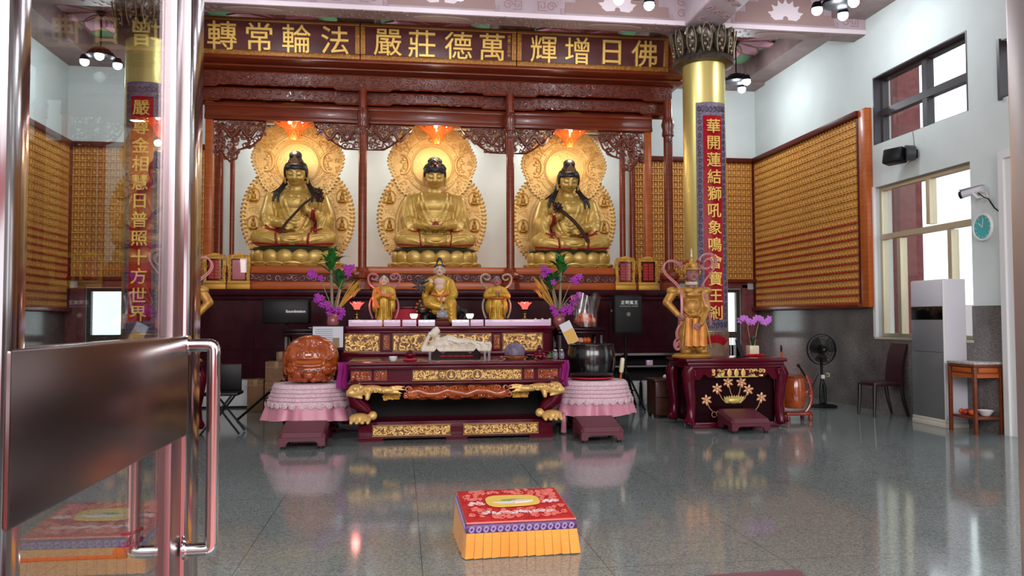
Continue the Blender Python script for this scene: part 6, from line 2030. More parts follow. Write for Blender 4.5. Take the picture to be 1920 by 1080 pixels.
    R4 = [V(-.20+.06*(1-.75*q/16)*math.cos(q*.55+1.5), -.05, .16+.085*(1-.75*q/16)*math.sin(q*.55+1.5)) for q in range(17)]
    R5 = bez3((-.165, -.06, .42), (-.22, -.06, .38), (-.24, -.06, .3), (-.21, -.05, .24))
    rib(R5+R4).obj('ribbon', ribbon_m, r)
    return r
guard_gold = mat('guardian_gold', (196, 150, 72), 0.42, 0.35, var=((168, 116, 50), 14, 4), bump=(70, .18))
robe_orange_gold = mat('orange_gold_skirt', (188, 112, 44), 0.42, 0.35, var=((206, 140, 60), 7, 3))
gp = W(1297, 676, 9.86)
guardian(gp.x, 9.86, .8605, 'armoured guardian statue with looping pink ribbons before the tall gold column', 1)
guardian(1.1-gp.x, 9.86, .8605, 'armoured guardian statue with looping ribbons behind the glass door', -1)

TZ = .8605
# orchid on a red tray, black folded stand
ox = W(1411, 660, 9.95).x
r = thing('red_tray', 'red tray under the orchid pot on the side table', 'tray', (ox-.01, 9.95, TZ))
k = MB(); k.bb(-.13, .13, -.08, .08, 0, .012, .004); k.obj('tray_base', red_panel, r)
k = MB(); k.bb(-.135, .135, -.085, -.078, .005, .035, .002); k.bb(-.135, .135, .078, .085, .005, .035, .002); k.bb(-.135, -.128, -.085, .085, .005, .035, .002); k.bb(.128, .135, -.085, .085, .005, .035, .002); k.obj('tray_rim', red_panel, r)
r = thing('potted_orchid', 'lilac orchid in a square cream pot on the red tray', 'potted plant', (ox, 9.95, TZ+.0125))
k = MB()
for q, (z, w) in enumerate(((0, .055), (.13, .072))):
    pass
k.box(V(0, 0, .066), (.13, .13, .13), bev=.012); k.obj('pot', cream_pot, r)
k = MB()
for a, L in ((.3, .2), (2.4, .22), (4.2, .18), (5.5, .2)):
    petal(k, Matrix.Translation((0, 0, .13)) @ Matrix.Rotation(a, 4, 'Z'), .05, L*.6, .2, .6, .2, 5, 7, .003)
k.obj('leaf', leaf_dk, r)
k = MB(); k.tube([V(-.02, 0, .13), V(-.05, 0, .3), V(-.08, -.02, .42), V(-.15, -.03, .46)], .005, 6); k.tube([V(.03, 0, .13), V(.06, 0, .32), V(.08, -.02, .43), V(.15, -.03, .44)], .005, 6); k.obj('flower_stem', stem_m, r)
k = MB(); rd = random.Random(2)
for i in range(13):
    c = V(-.19+.034*i+rd.uniform(-.01, .01), -.05+rd.uniform(-.03, .02), .46+.03*math.sin(i*1.1))
    for q in range(5):
        a = 2*PI*q/5+i
        k.ball(c+V(.024*math.cos(a), -.005, .024*math.sin(a)), (.026, .006, .018), (0, -a, 0), 1)
k.obj('blossoms', orchid_pale, r)
bx = W(1386, 665, 9.9).x
r = thing('folded_bookstand', 'black folded bookstand between the guardian statue and the potted orchid', 'bookstand', (bx, 9.86, TZ))
k = MB(); k.box(V(0, .02, .115), (.055, .012, .23), rot=Euler((-.15, -.28, 0))); k.obj('board', black, r)
k = MB(); k.box(V(-.005, .06, .10), (.05, .012, .2), rot=Euler((.25, -.1, 0))); k.obj('back_leg', black, r); k = MB(); k.bb(-.03, .09, -.03, .05, .0, .012, .003); k.obj('foot', black, r)

# drum on a carved red stand, right of the side table
dx = W(1489, 760, 10.15).x
r = thing('standing_drum', 'orange-red barrel drum in a carved red stand beside the guardian table', 'drum', (dx, 10.15, 0))
k = MB(); k.lathe([(.13, .16), (.15, .2), (.172, .36), (.15, .54), (.13, .58)], n=36, sx=.9); br = k.obj('barrel', wood_fish, r)
k = MB(); k.lathe([(.02, .579), (.135, .579), (.15, .565), (.15, .59), (.13, .6), (.02, .598)], n=32, sx=.9); k.obj('drum_skin', wood_tbl, br)
k = MB(); k.bb(-.17, .2, -.14, .14, .07, .11, .012); k.obj('base_board', red_wood, r)
for sx, sy in ((-.14, -.11), (.17, -.11), (-.14, .11), (.17, .11)):
    k = MB(); k.lathe([(.022, 0), (.03, .02), (.02, .07)], c=(sx, sy, 0), n=12); k.obj('leg', red_wood, r)
k = MB()
k.tube(bez3((.14, -.02, .1), (.27, -.02, .2), (.26, -.02, .42), (.16, -.02, .60)), [.026]*15, 8)
k.tube([V(.20+.05*(1-.75*q/12)*math.cos(q*.7), -.03, .34+.07*(1-.75*q/12)*math.sin(q*.7)) for q in range(13)], .014, 6)
k.tube([V(.21+.035*(1-.75*q/12)*math.cos(q*.7), -.03, .5+.05*(1-.75*q/12)*math.sin(q*.7)) for q in range(13)], .012, 6)
k.obj('carved_bracket', red_wood, r)
k = MB(); k.tube([V(.15, -.03, .58), V(.10, -.03, .66), V(.06, -.03, .72)], .014, 7); k.ball(V(.055, -.03, .725), .024); k.obj('drumstick', black, r)
k = MB(); k.tube([V(-.155, .0, .1), V(-.16, 0, .6), V(-.15, 0, .78), V(-.165, 0, .95)], [.022, .02, .018, .01], 8); pst = k.obj('tall_post', wood_fish, r)
k = MB(); k.tube([V(-.165, 0, .94), V(-.175, 0, 1.0)], [.016, .008], 7); k.ball(V(-.168, 0, .93), (.014, .014, .03)); k.obj('post_tip', black, pst)

# ------------------------------------------------------------------ loudspeakers
def tripod(r, h, spread, rz, top_r=.018):
    k = MB(); k.cyl((0, 0, .25), (0, 0, h), top_r, n=12); k.obj('pole', black, r)
    k = MB(); k.lathe([(.03, .44), (.035, .46), (.035, .54), (.03, .56)], n=14); k.lathe([(.028, h-.4), (.032, h-.38), (.028, h-.3)], n=14); k.obj('collar', black, r)
    k = MB(); k.ball(V(-.04, 0, h-.34), .018); k.obj('knob', black, r)
    for i in range(3):
        a = rz+2*PI*i/3
        dd = V(math.cos(a), math.sin(a), 0)
        k = MB(); k.tube([dd*.03+V(0, 0, .54), dd*spread+V(0, 0, .02)], .017, 8); lg = k.obj('leg', black, r)
        k = MB(); k.cyl(dd*(spread*.5)+V(0, 0, .29), V(0, 0, .26), .009, n=8); k.obj('brace', black, lg)
        k = MB(); k.ball(dd*spread+V(0, 0, .022), .022); k.obj('rubber_foot', rubber, lg)
px_ = W(1173, 640, 11.85)
r = thing('speaker_stand', 'black tripod stand carrying the upright loudspeaker beside the gong', 'speaker stand', (px_.x, 11.85, 0))
tripod(r, 1.14, .42, -1.15)
r = thing('loudspeaker', 'upright black loudspeaker with white lettering on a tripod beside the gong', 'loudspeaker', (px_.x, 11.85, 1.1415))
k = MB(); k.prism([(-.21, -.16), (.21, -.16), (.17, .16), (-.17, .16)], 0, .57, axis='z', bev=.012)
cab = k.obj('cabinet', black, r)
k = MB(); k.bb(-.195, .195, -.166, -.158, .02, .55, .003); gr = k.obj('front_grille', grille_m if 'grille_m' in globals() else black, r)
for i, ch in enumerate('正明寶王'):
    letters('character', ch, .062, white_gloss, gr, (-.085+.068*i, -.168, .46), .003, .012)
letters('small_lettering', 'PROFESSIONAL SPEAKER', .026, steel_dull, gr, (.01, -.168, .405), .002, .006)
k = MB(); k.cyl((0, -.166, .285), (0, -.172, .285), .032, n=24); k.obj('badge', steel, gr)
k = MB(); k.cyl((-.215, 0, .33), (-.23, 0, .33), .03, n=14); k.obj('side_knob', steel_dull, cab)

sx_ = W(538, 600, 11.35)
r = thing('speaker_stand', 'black tripod stand under the wide loudspeaker, one long leg splayed by the boxes', 'speaker stand', (sx_.x, 11.35, 0))
tripod(r, 1.3, .62, math.radians(188))
r = thing('loudspeaker', 'wide low black loudspeaker with a white word on its front', 'loudspeaker', (sx_.x, 11.35, 1.3015))
k = MB(); k.bb(-.31, .31, -.14, .16, 0, .33, .02); cab = k.obj('cabinet', black, r)
k = MB(); k.bb(-.295, .295, -.146, -.139, .015, .315, .003); gr = k.obj('front_grille', black, r)
letters('lettering', 'Soundstation', .05, white_gloss, gr, (.135, -.148, .17), .003, .02)

# ------------------------------------------------------------------ dark console, buckets, low chest behind the right stand
r = thing('console_table', 'long dark console with grey-edged shelves behind the loudspeaker stand', 'console', (3.72, 12.4, 0))
k = MB(); k.bb(-.85, .85, -.25, .25, .79, .815); k.obj('top', lacquer_dark, r); k = MB(); k.bb(-.85, .85, -.262, -.25, .785, .82); k.obj('top_edge', steel_dull, r)
k = MB(); k.bb(-.85, .85, -.25, .25, .605, .625); k.obj('shelf', lacquer_dark, r); k = MB(); k.bb(-.85, .85, -.262, -.25, .603, .628); k.obj('shelf_edge', steel_dull, r)
for x in (-.83, .83):
    for y in (-.22, .22):
        k = MB(); k.bb(x-.02, x+.02, y-.02, y+.02, 0, .79); k.obj('leg', lacquer_dark, r)
k = MB(); k.bb(-.85, .85, .2, .22, .05, .79); k.obj('back_board', dark_matte, r)
pk = W(1217, 686, 12.25)
t = MB(); t.box(V(0, 0, .041), (.1, .08, .08), bev=.006); o = t.obj('pink_box', pink_card); o.location = (pk.x, 12.25, .6255); tag(o, 'small pale pink box on the console shelf behind the loudspeaker stand', 'box')
for px, lab in ((1191, 'white plastic bucket under the console, next to the tripod pole'), (1218, 'white plastic bucket under the console, next to the brown chest')):
    p = W(px, 760, 12.3)
    r = thing('bucket', lab, 'bucket', (p.x, 12.38, 0), 0, 'white buckets')
    k = MB(); k.lathe([(.075, 0), (.082, .01), (.093, .36), (.089, .36), (.078, .02), (.02, .015)], n=28); bkt = k.obj('pail', white_gloss, r)
    k = MB(); k.lathe([(.089, .35), (.101, .35), (.101, .375), (.087, .372)], n=28); k.lathe([(.089, .30), (.096, .305), (.09, .315)], n=28); k.obj('rim', white_gloss, bkt)
p = W(1246, 770, 10.75)
r = thing('low_chest', 'low dark brown chest half hidden behind the guardian side table', 'chest', (p.x-.02, 10.75, 0))
k = MB(); k.bb(-.17, .17, -.2, .2, .04, .50, .01); k.obj('body', chest_m, r); k = MB(); k.bb(-.19, .19, -.22, .22, .50, .53, .008); k.obj('lid', chest_m, r)
k = MB(); k.bb(-.16, .16, -.207, -.2, .28, .29); k.bb(-.02, .02, -.212, -.2, .36, .38); k.obj('drawer_line', black, r)
k = MB(); k.bb(-.16, -.12, -.18, -.14, 0, .04); k.bb(.12, .16, -.18, -.14, 0, .04); k.bb(-.16, -.12, .14, .18, 0, .04); k.bb(.12, .16, .14, .18, 0, .04); k.obj('foot', chest_m, r)
t = MB(); t.ball(V(0, 0, .03), (.05, .04, .03)); o = t.obj('white_cloth', white_gloss); o.location = (p.x, 10.66, .5305); tag(o, 'crumpled white cloth on the low brown chest', 'cloth')

# ------------------------------------------------------------------ flower stands with plants and offerings, either side of the upper table
def flower_stand(x, label):
    r = thing('flower_stand', label, 'stand', (x, 10.95, 0))
    k = MB(); k.bb(-.34, .34, -.25, .25, 1.19, 1.235, .01); k.bb(-.32, .32, -.23, .23, 1.14, 1.19, .01); k.obj('top', lacquer_dark, r)
    k = MB(); k.bb(-.30, .30, -.21, .21, .93, .96, .006); k.obj('shelf', lacquer_dark, r)
    for a in (-.29, .29):
        for c in (-.2, .2):
            k = MB(); k.bb(a-.025, a+.025, c-.025, c+.025, 0, 1.14, .005); k.obj('leg', lacquer_dark, r)
    return r
fxl, fxr = W(582, 615, 10.95).x, W(1083, 615, 10.95).x
flower_stand(fxl, 'tall dark flower stand behind the carved wooden fish')
flower_stand(fxr, 'tall dark flower stand behind the black gong')
def fruit_pile(x, y, z, label, seed, wrap=0.0, n=16, rad=.13):
    r = thing('fruit_offering', label, 'fruit basket', (x, y, z))
    k = MB(); k.lathe([(rad*.6, 0), (rad*.95, .03), (rad*1.1, .075), (rad*1.06, .08), (rad*.55, .012)], n=28); k.obj('basket', wood_fish_dk, r)
    rd = random.Random(seed)
    for i in range(n):
        q = i % 9; lvl = i//9
        a = 2*PI*q/9+lvl*.4
        rr = rad*(.72-.3*lvl) if q else 0
        k = MB(); k.ball(V(rr*math.cos(a), rr*math.sin(a), .095+.055*lvl+.01*rd.random()), .042+.006*rd.random()); k.obj('fruit', fruit if rd.random() < .65 else (fruit_red if rd.random() < .6 else skin_pale), r)
    if wrap:
        k = MB()
        def fn(u, v):
            a = 2*PI*u
            R = rad*(1.12+.45*max(0, v-.45))+.015*math.sin(9*a+4*v)*v
            return V(R*math.cos(a), R*math.sin(a), .01+wrap*v+.03*math.sin(5*a)*v)
        k.surf(fn, 60, 10, cu=True); k.obj('cellophane_wrap', cello, r)
    return r
fb = W(1089, 610, 10.9)
fruit_pile(fb.x+.05, 10.84, 1.2355, 'cellophane-wrapped orange fruit basket on the flower stand behind the gong', 3, .45, 18, .15)
fruit_pile(W(1095, 640, 10.9).x-.03, 10.86, .9605, 'orange fruit dish on the stand shelf behind the gong', 4, 0, 9, .115)
fruit_pile(W(556, 640, 10.9).x+.07, 10.86, .9605, 'orange and red fruit dish on the stand shelf behind the wooden fish', 5, 0, 9, .115)
t = MB(); t.lathe([(.06, 0), (.09, .012), (.094, .02), (.06, .01)], n=28, sx=1.0); o = t.obj('white_saucer', white_gloss); o.location = (W(592, 610, 10.8).x, 10.78, 1.2355); tag(o, 'white saucer on the flower stand behind the music sheets', 'saucer')

def plant(x, y, z, label, sg, seed):
    r = thing('flower_arrangement', label, 'flower arrangement', (x, y, z))
    rd = random.Random(seed)
    k = MB(); k.lathe([(.05, 0), (.06, .01), (.085, .08), (.075, .16), (.045, .2), (.06, .23), (.055, .23), (.04, .19)], n=28); k.obj('vase', vase_m, r)
    # lucky-bamboo canes with leaf crowns
    for (cx, cz, h0) in ((-sg*.03, .86, .2), (sg*.10, .62, .2)):
        k = MB(); k.tube([V(cx*.3, 0, h0), V(cx, .02, cz)], .02, 8); cane = k.obj('cane', stem_m, r)
        k = MB()
        for q in range(26):
            a = rd.uniform(0, 2*PI); L = rd.uniform(.2, .32)
            M = Matrix.Translation((cx, .02, cz-.04+rd.uniform(-.08, .04))) @ Matrix.Rotation(a, 4, 'Z') @ Matrix.Rotation(rd.uniform(.0, .9), 4, 'X')
            petal(k, M, .075, L, .15, .15, rd.uniform(.1, .5), 4, 7, .002)
        k.obj('leaf_crown', leaf if cz > .7 else leaf_mid, cane, 60)
    # orchid sprays
    for (ax, az) in ((-sg*.30, .60), (-sg*.24, .30), (sg*.26, .66), (-sg*.12, .17), (sg*.13, .12)):
        k = MB(); k.tube(bez3((0, -.02, .22), (ax*.3, -.06, .22+az*.5), (ax*.7, -.1, .2+az), (ax, -.12, .14+az)), .006, 6); sp = k.obj('spray_stem', stem_m, r)
        k = MB()
        for q in range(6):
            c = V(ax*(1-.08*q)+rd.uniform(-.05, .05), -.12+rd.uniform(-.05, .03), .14+az-.025*q*rd.random()+rd.uniform(-.05, .04))
            for p5 in range(5):
                a = 2*PI*p5/5+q
                k.ball(c+V(.024*math.cos(a), 0, .024*math.sin(a)), (.027, .009, .018), (0, -a, 0), 1)
        k.obj('orchid_blossoms', orchid, sp)
    # dried wheat sheaf leaning towards the altar
    k = MB()
    for q in range(16):
        tip = V(sg*(.34+rd.uniform(-.07, .06)), -.08+rd.uniform(-.05, .05), .62+rd.uniform(-.12, .10))
        b0 = V(sg*.03, -.03, .2)
        mid = b0.lerp(tip, .6)+V(0, 0, .03)
        k.tube([b0, mid, tip], [.004, .008, .002], 5)
        k.ball(mid.lerp(tip, .45), (.012, .012, .085), (0, sg*.55, 0), 1)
    k.obj('dried_sheaf', wheat, r)
    return r
vase_m = mat('rose_vase', (150, 84, 84), 0.3, coat=.4)
leaf_mid = mat('mid_green_leaf', (48, 112, 60), 0.4)
plant(W(624, 605, 10.95).x, 10.98, 1.2355, 'vase of green canes, purple orchids and dried wheat behind the wooden fish', 1, 5)
plant(W(1052, 605, 10.95).x, 11.08, 1.2355, 'vase of green canes, purple orchids and dried wheat behind the gong', -1, 8)
# magenta cloths hanging beside the lower table
for x, lab in ((-.665, 'magenta cloth strip hanging between the carved wooden fish and the altar'), (1.912, 'magenta orchid-coloured cloth strip hanging between the altar and the black gong')):
    k = MB()
    k.surf(lambda u, v: V((u-.5)*.12+.01*math.sin(6*v), .012*math.sin(u*14), .868-.30*v), 14, 8)
    o = k.obj('hanging_cloth', magenta, None, 60, .004); o.location = (x, 9.35, 0); tag(o, lab, 'cloth')

# ------------------------------------------------------------------ music stands with papers
def music_stand(px, py, Y, tilt, rz, w, h, label, lab2, col2):
    c = W(px, py, Y)
    r = thing('music_stand', label, 'music stand', (c.x, Y, 0), rz)
    zc = c.z
    k = MB(); k.cyl((0, .05, .2), (0, .05, zc-.1), .012, n=10); k.obj('pole', black, r)
    k = MB(); k.box(V(0, .03, zc), (w+.03, .008, h+.03), rot=Euler((tilt, 0, 0))); k.obj('desk', black, r)
    k = MB(); k.box(V(0, -.02, zc-h/2-.02), (w+.03, .05, .01)); k.obj('lip', black, r)
    for i in range(3):
        a = 2*PI*i/3+.4
        k = MB(); k.tube([V(0, .05, .24), V(.13*math.cos(a), .05+.10*math.sin(a), .012)], .01, 6); k.obj('leg', black, r)
    p = thing('music_sheet', lab2, 'paper', (c.x, Y, zc), rz)
    k = MB(); k.box(V(0, .016, 0), (w, .004, h), rot=Euler((tilt, 0, 0))); sh = k.obj('sheet', paper, p)
    return r, p, sh, tilt
r, p, sh, tl = music_stand(615, 632, 10.48, .12, .1, .38, .27, 'black music stand holding white papers behind the carved wooden fish', 'white printed sheets on the music stand behind the wooden fish', paper)
k = MB()
for q in range(9):
    k.box(V(-.02 if q % 3 else -.01, .0128-.002, .10-.024*q), (.30 if q % 3 else .33, .001, .008), rot=Euler((tl, 0, 0)))
for v in k.bm.verts:
    v.co.y = .016-.0035-v.co.z*math.tan(tl)*1.0 if False else v.co.y
k.bm.free()
k = MB(); k.box(V(.10, .004, -.075), (.08, .008, .13), rot=Euler((tl, 0, .1))); k.obj('tan_card', tan_card, p)
k = MB()
for q in range(7):
    z = .10-.026*q
    k.box(V(-.05, .0125-math.tan(tl)*z, z), (.22, .001, .009), rot=Euler((tl, 0, 0)))
k.obj('printed_lines', paper_text, sh)
c = W(1066, 624, 10.1)
r = thing('book_rest', 'black slanted book rest behind the black gong', 'book rest', (c.x, 10.1, 0))
k = MB(); k.cyl((0, .05, .02), (0, .05, c.z-.08), .012, n=10); k.obj('pole', black, r); k = MB(); k.lathe([(.16, 0), (.16, .015), (.02, .03)], c=(0, .05, 0), n=24); k.obj('foot', black, r)
k = MB(); k.box(V(.0, .03, c.z), (.12, .01, .26), rot=Euler((0, -.45, 0))); k.obj('desk', black, r)
r = thing('chant_card', 'slanted white and yellow chant card resting behind the black gong', 'card', (c.x, 10.07, c.z))
k = MB(); k.box(V(0, 0, 0), (.15, .008, .29), rot=Euler((0, -.45, 0))); sh = k.obj('card', paper, r)
k = MB(); k.box(V(.022, -.006, -.045), (.135, .004, .18), rot=Euler((0, -.45, 0))); k.obj('yellow_sheet', paper_yellow, sh)

# ------------------------------------------------------------------ cartons, stool at the left
def carton(px0, px1, py0, py1, Y, dep, label, z0=None):
    a, c = W(px0, py1, Y), W(px1, py0, Y)
    zb = .0015 if z0 is None else z0
    zt = c.z
    r = thing('cardboard_box', label, 'box', ((a.x+c.x)/2, Y, zb), 0)
    w = c.x-a.x
    k = MB(); k.bb(-w/2, w/2, 0, dep, 0, zt-zb, .004); b0 = k.obj('carton', card, r)
    k = MB(); k.bb(-w/2-.0005, w/2+.0005, -.001, dep/2, zt-zb-.08, zt-zb-.074); k.bb(-.025, .025, -.001, dep, zt-zb-.1, zt-zb+.001); k.obj('packing_tape', tape_m, b0)
    return zt
z1_ = carton(463, 494, 712, 768, 12.25, .36, 'brown cardboard box standing alone on the floor against the white panel')
z2_ = carton(496, 536, 716, 768, 12.15, .36, 'brown cardboard box at the bottom of the stack beside the wooden fish')
z3_ = carton(497, 540, 678, 716, 12.17, .34, 'brown cardboard box on top of another beside the wooden fish', z2_+.001)
z4_ = carton(518, 534, 660, 678, 12.2, .2, 'small narrow cardboard box topmost of the stack beside the wooden fish', z3_+.001)
p = W(402, 800, 10.0)
r = thing('folding_stool', 'black folding stool half hidden behind the steel door handle', 'stool', (p.x+.10, 10.0, 0))
k = MB(); k.bb(-.2, .2, -.18, .18, .46, .50, .012); k.obj('seat', black, r)
for s in (-1, 1):
    for t_ in (-1, 1):
        k = MB(); k.tube([V(-s*.12, t_*.15, .46), V(s*.22, t_*.17, .012)], .013, 7); k.obj('leg', black, r)
k = MB(); k.bb(-.18, .18, .14, .17, .5, .82, .01); k.obj('backrest', black, r)
# ------------------------------------------------------------------ the right-hand side: fan, chair, air conditioner, little table, wall things
p = V(6.40, 11.55, 0)
r = thing('pedestal_fan', 'black pedestal fan standing against the grey stone wall', 'fan', p, 0)
k = MB(); k.lathe([(.02, .0), (.2, .0), (.21, .015), (.18, .035), (.06, .05), (.03, .07)], n=32); k.obj('base', black, r)
k = MB(); k.tube([V(-.035, 0, .06), V(-.03, 0, .3), V(0, .02, .42)], .025, 8); k.tube([V(.035, 0, .06), V(.03, 0, .3), V(0, .02, .42)], .025, 8); k.cyl((0, .02, .4), (0, .03, .76), .02, n=12); k.obj('pole', black, r)
k = MB(); k.box(V(0, -.01, .46), (.05, .05, .06), bev=.01); k.obj('control_box', white_gloss, r)
HZ = .88
k = MB(); k.cyl((-.02, .20, HZ), (-.02, -.02, HZ), .065, .075, n=24); k.obj('motor', black, r)
def fan_pt(a, R, y):
    return V(-.02+R*math.cos(a), y, HZ+R*math.sin(a))
k = MB()
for R, y in ((.235, -.03), (.235, -.01), (.15, -.075), (.07, -.085), (.15, .02), (.20, -.055)):
    k.tube([fan_pt(2*PI*i/48, R, y) for i in range(48)], .005 if R > .2 and y > -.05 else .003, 5, closed=True)
for i in range(44):
    a = 2*PI*i/44
    k.tube([fan_pt(a, .06, -.088), fan_pt(a+.08, .15, -.076), fan_pt(a+.1, .235, -.03)], .0019, 4)
    if i % 2 == 0:
        k.tube([fan_pt(a, .07, .02), fan_pt(a+.05, .235, -.01)], .0019, 4)
k.obj('cage', black, r)
k = MB(); k.cyl(fan_pt(0, 0, -.095), fan_pt(0, 0, -.085), .055, n=24); k.obj('badge', black, r)
k = MB(); k.cyl(fan_pt(0, 0, -.099), fan_pt(0, 0, -.095), .016, n=16); k.obj('badge_centre', steel, r)
for i in range(3):
    k = MB()
    a0 = 2*PI*i/3+.4
    k.surf(lambda u, v: fan_pt(a0+(u-.5)*(1.5-.3*v), .04+.165*v, -.04+.03*(u-.5)), 8, 6)
    k.obj('blade', blade_m, r, solid=.003)
k = MB(); k.tube([V(-.1, .12, .012), V(-.16, .1, .01), V(-.14, .06, .3), V(-.05, .04, .5)], .005, 5); k.obj('cord', black, r)
wp = WX(1553, 703, XR-.02)
r = thing('wall_socket', 'cream wall socket on the grey stone wall behind the fan', 'socket', (XR-.0205, wp.y, wp.z), 0)
k = MB(); k.bb(-.012, 0, -.05, .05, -.035, .035, .004); k.obj('plate', cream_pot, r); k = MB(); k.bb(-.015, -.012, -.02, -.005, -.012, .012); k.bb(-.015, -.012, .01, .025, -.012, .012); k.obj('slots', black, r)

# dining chair facing into the room
r = thing('dining_chair', 'dark maroon high-backed chair beside the air conditioner', 'chair', (6.62, 10.40, 0), 0)
k = MB(); k.bb(-.22, .20, -.21, .21, .42, .475, .02); k.obj('seat', leather_dk, r)
k = MB()
k.surf(lambda u, v: V(.20+.09*v*v-.012*math.sin(PI*v), -.19+.38*u+.02*(.5-u)*v, .40+.60*v), 9, 12)
k.obj('backrest', leather_dk, r, 60, .035)
for sx, sy, b_ in ((-.2, -.18, (-.22, -.19)), (-.2, .18, (-.22, .19)), (.19, -.18, (.285, -.19)), (.19, .18, (.285, .19))):
    k = MB(); k.tube([V(sx, sy, .44), V(sx+(b_[0]-sx)*.35, sy, .22), V(b_[0], b_[1], .004)], [.03, .025, .018], 8); k.obj('leg', leg_dk, r)

# floor-standing air conditioner
r = thing('air_conditioner', 'tall grey and white floor-standing air conditioner by the window', 'air conditioner', (6.78, 9.38, 0), 0)
hw, hd, H_ = .32, .155, 1.84
k = MB(); k.bb(-hd+.02, hd, -hw, hw, .06, H_, .012); k.obj('casing', ac_white, r)
k = MB(); k.bb(-hd, -hd+.02, -hw+.01, hw-.01, 1.50, H_-.01, .006); k.obj('outlet_panel', ac_white, r)
k = MB(); k.bb(-hd, -hd+.02, -hw+.01, hw-.01, 1.335, 1.497, .004); dp = k.obj('display_panel', black_gloss, r)
k = MB(); k.bb(-hd-.002, -hd, -.03, .03, 1.46, 1.475); k.obj('badge', steel, dp)
k = MB(); k.bb(-hd, -hd+.02, -hw+.01, hw-.01, .93, 1.332, .005); k.obj('upper_front', ac_grey, r)
k = MB(); k.bb(-hd, -hd+.02, -hw+.01, hw-.01, .10, .926, .005); k.obj('lower_front', ac_grey2, r)
k = MB(); k.bb(-hd-.008, hd, -hw-.008, hw+.008, .0, .06, .006); k.bb(-hd-.004, -hd+.02, -hw, hw, .06, .1, .004); k.obj('base', cream_base, r)
k = MB(); k.bb(-hd-.004, -hd+.03, -hw-.006, -hw+.012, .1, H_-.005, .004); k.obj('corner_strip', white_gloss, r)
k = MB(); k.bb(-hd+.05, -hd+.10, -hw-.004, -hw, .12, .62); k.obj('side_vent', black, r)

# small square wooden table with stone top
r = thing('side_table', 'small wooden table with a pale stone top beside the air conditioner', 'side table', (6.755, 8.70, 0), 0)
w, d, H_ = .34, .42, .84
k = MB(); k.bb(-w/2-.025, w/2+.01, -d/2-.025, d/2+.025, H_-.03, H_, .006); k.obj('stone_top', stone_top, r)
k = MB(); k.bb(-w/2-.02, w/2+.005, -d/2-.02, d/2+.02, H_-.06, H_-.031, .006); k.bb(-w/2, w/2, -d/2, d/2, .70, H_-.06); k.obj('apron', wood_tbl, r)
k = MB(); k.bb(-w/2+.05, w/2-.05, -d/2-.006, -d/2, .715, .77, .003); k.bb(-w/2-.006, -w/2, -d/2+.05, d/2-.05, .715, .77, .003); k.bb(-w/2+.03, w/2-.03, -d/2, -d/2+.012, .655, .70); k.bb(-w/2, -w/2+.012, -d/2+.03, d/2-.03, .655, .70); k.obj('carved_rail', wood_or, r)
for a in (-1, 1):
    for c in (-1, 1):
        k = MB(); k.bb(a*w/2-.018-(.0 if a < 0 else .008), a*w/2+.018-(.0 if a < 0 else .008), c*d/2-.018, c*d/2+.018, 0, .78, .004); k.obj('leg', wood_tbl, r)
k = MB(); k.bb(-w/2+.01, w/2-.01, -d/2+.01, d/2-.01, .17, .20, .004); k.obj('shelf', wood_tbl, r)
r = thing('white_bowl', 'white bowl on the lower shelf of the small wooden table', 'bowl', (6.80, 8.60, .2005), 0)
k = MB(); k.lathe([(.035, 0), (.05, .012), (.09, .07), (.086, .07), (.045, .02)], n=28); k.obj('bowl', white_gloss, r); k = MB(); k.lathe([(.034, 0), (.034, .008), (.03, .009)], n=20); k.obj('foot_ring', white_gloss, r)
for i, (dx_, dy_, mm_, lab) in enumerate(((-.10, -.02, fruit, 'orange fruit by the front leg on the shelf of the small wooden table'), (-.115, .07, fruit_red, 'red fruit in the middle of the shelf of the small wooden table'), (-.10, .15, fruit, 'orange fruit at the rear end of the shelf of the small wooden table'), (-.04, .12, fruit_red, 'red fruit behind two others on the shelf of the small wooden table'))):
    r = thing('fruit', lab, 'fruit', (6.755+dx_+.03, 8.70+dy_, .2005))
    k = MB(); k.ball(V(0, 0, .034), (.036, .036, .034), sub=3); k.obj('flesh', mm_, r); k = MB(); k.cyl((0, 0, .066), (.004, 0, .076), .003, n=6); k.obj('stalk', stem_m, r)

# wall speaker, camera, clock
sp = WX(1712, 291, XR)
r = thing('wall_speaker', 'small black speaker bracketed to the wall between the two windows', 'wall speaker', (XR, sp.y, sp.z), 0)
k = MB(); k.box(V(-.20, .10, .0), (.16, .30, .21), rot=Euler((0, .18, .35)), bev=.025); k.obj('cabinet', black, r)
k = MB(); k.cyl((-.13, -.02, .02), (-.02, -.06, .02), .11, .10, n=20); k.obj('rear_shell', grey_dk, r)
k = MB(); k.box(V(-.025, -.05, .0), (.05, .12, .12), bev=.008); k.obj('bracket', black, r)
k = MB(); k.tube([V(-.01, -.04, .06), V(-.006, -.03, .2), V(-.006, -.01, .33)], .005, 5); k.obj('cable', steel_dull, r)
cp = WX(1842, 363, XR)
r = thing('security_camera', 'white bullet security camera on the wall above the turquoise clock', 'camera', (XR, cp.y, cp.z), 0)
k = MB(); k.cyl((-.012, -.03, -.04), (0, -.03, -.04), .06, n=24); k.tube([V(-.01, -.03, -.04), V(-.09, -.02, -.05), V(-.13, .0, .01)], .018, 8); k.obj('bracket', white_gloss, r)
k = MB(); k.cyl((-.06, -.07, .045), (-.17, .12, .005), .045, n=24); bdy = k.obj('body', ac_white, r)
k = MB(); k.cyl((-.17, .12, .005), (-.186, .148, -.001), .047, n=24); k.obj('lens_hood', black, bdy)
k = MB(); k.box(V(-.12, .03, .075), (.1, .27, .008), rot=Euler((-.15, 0, .52))); k.obj('sun_shield', ac_white, r)
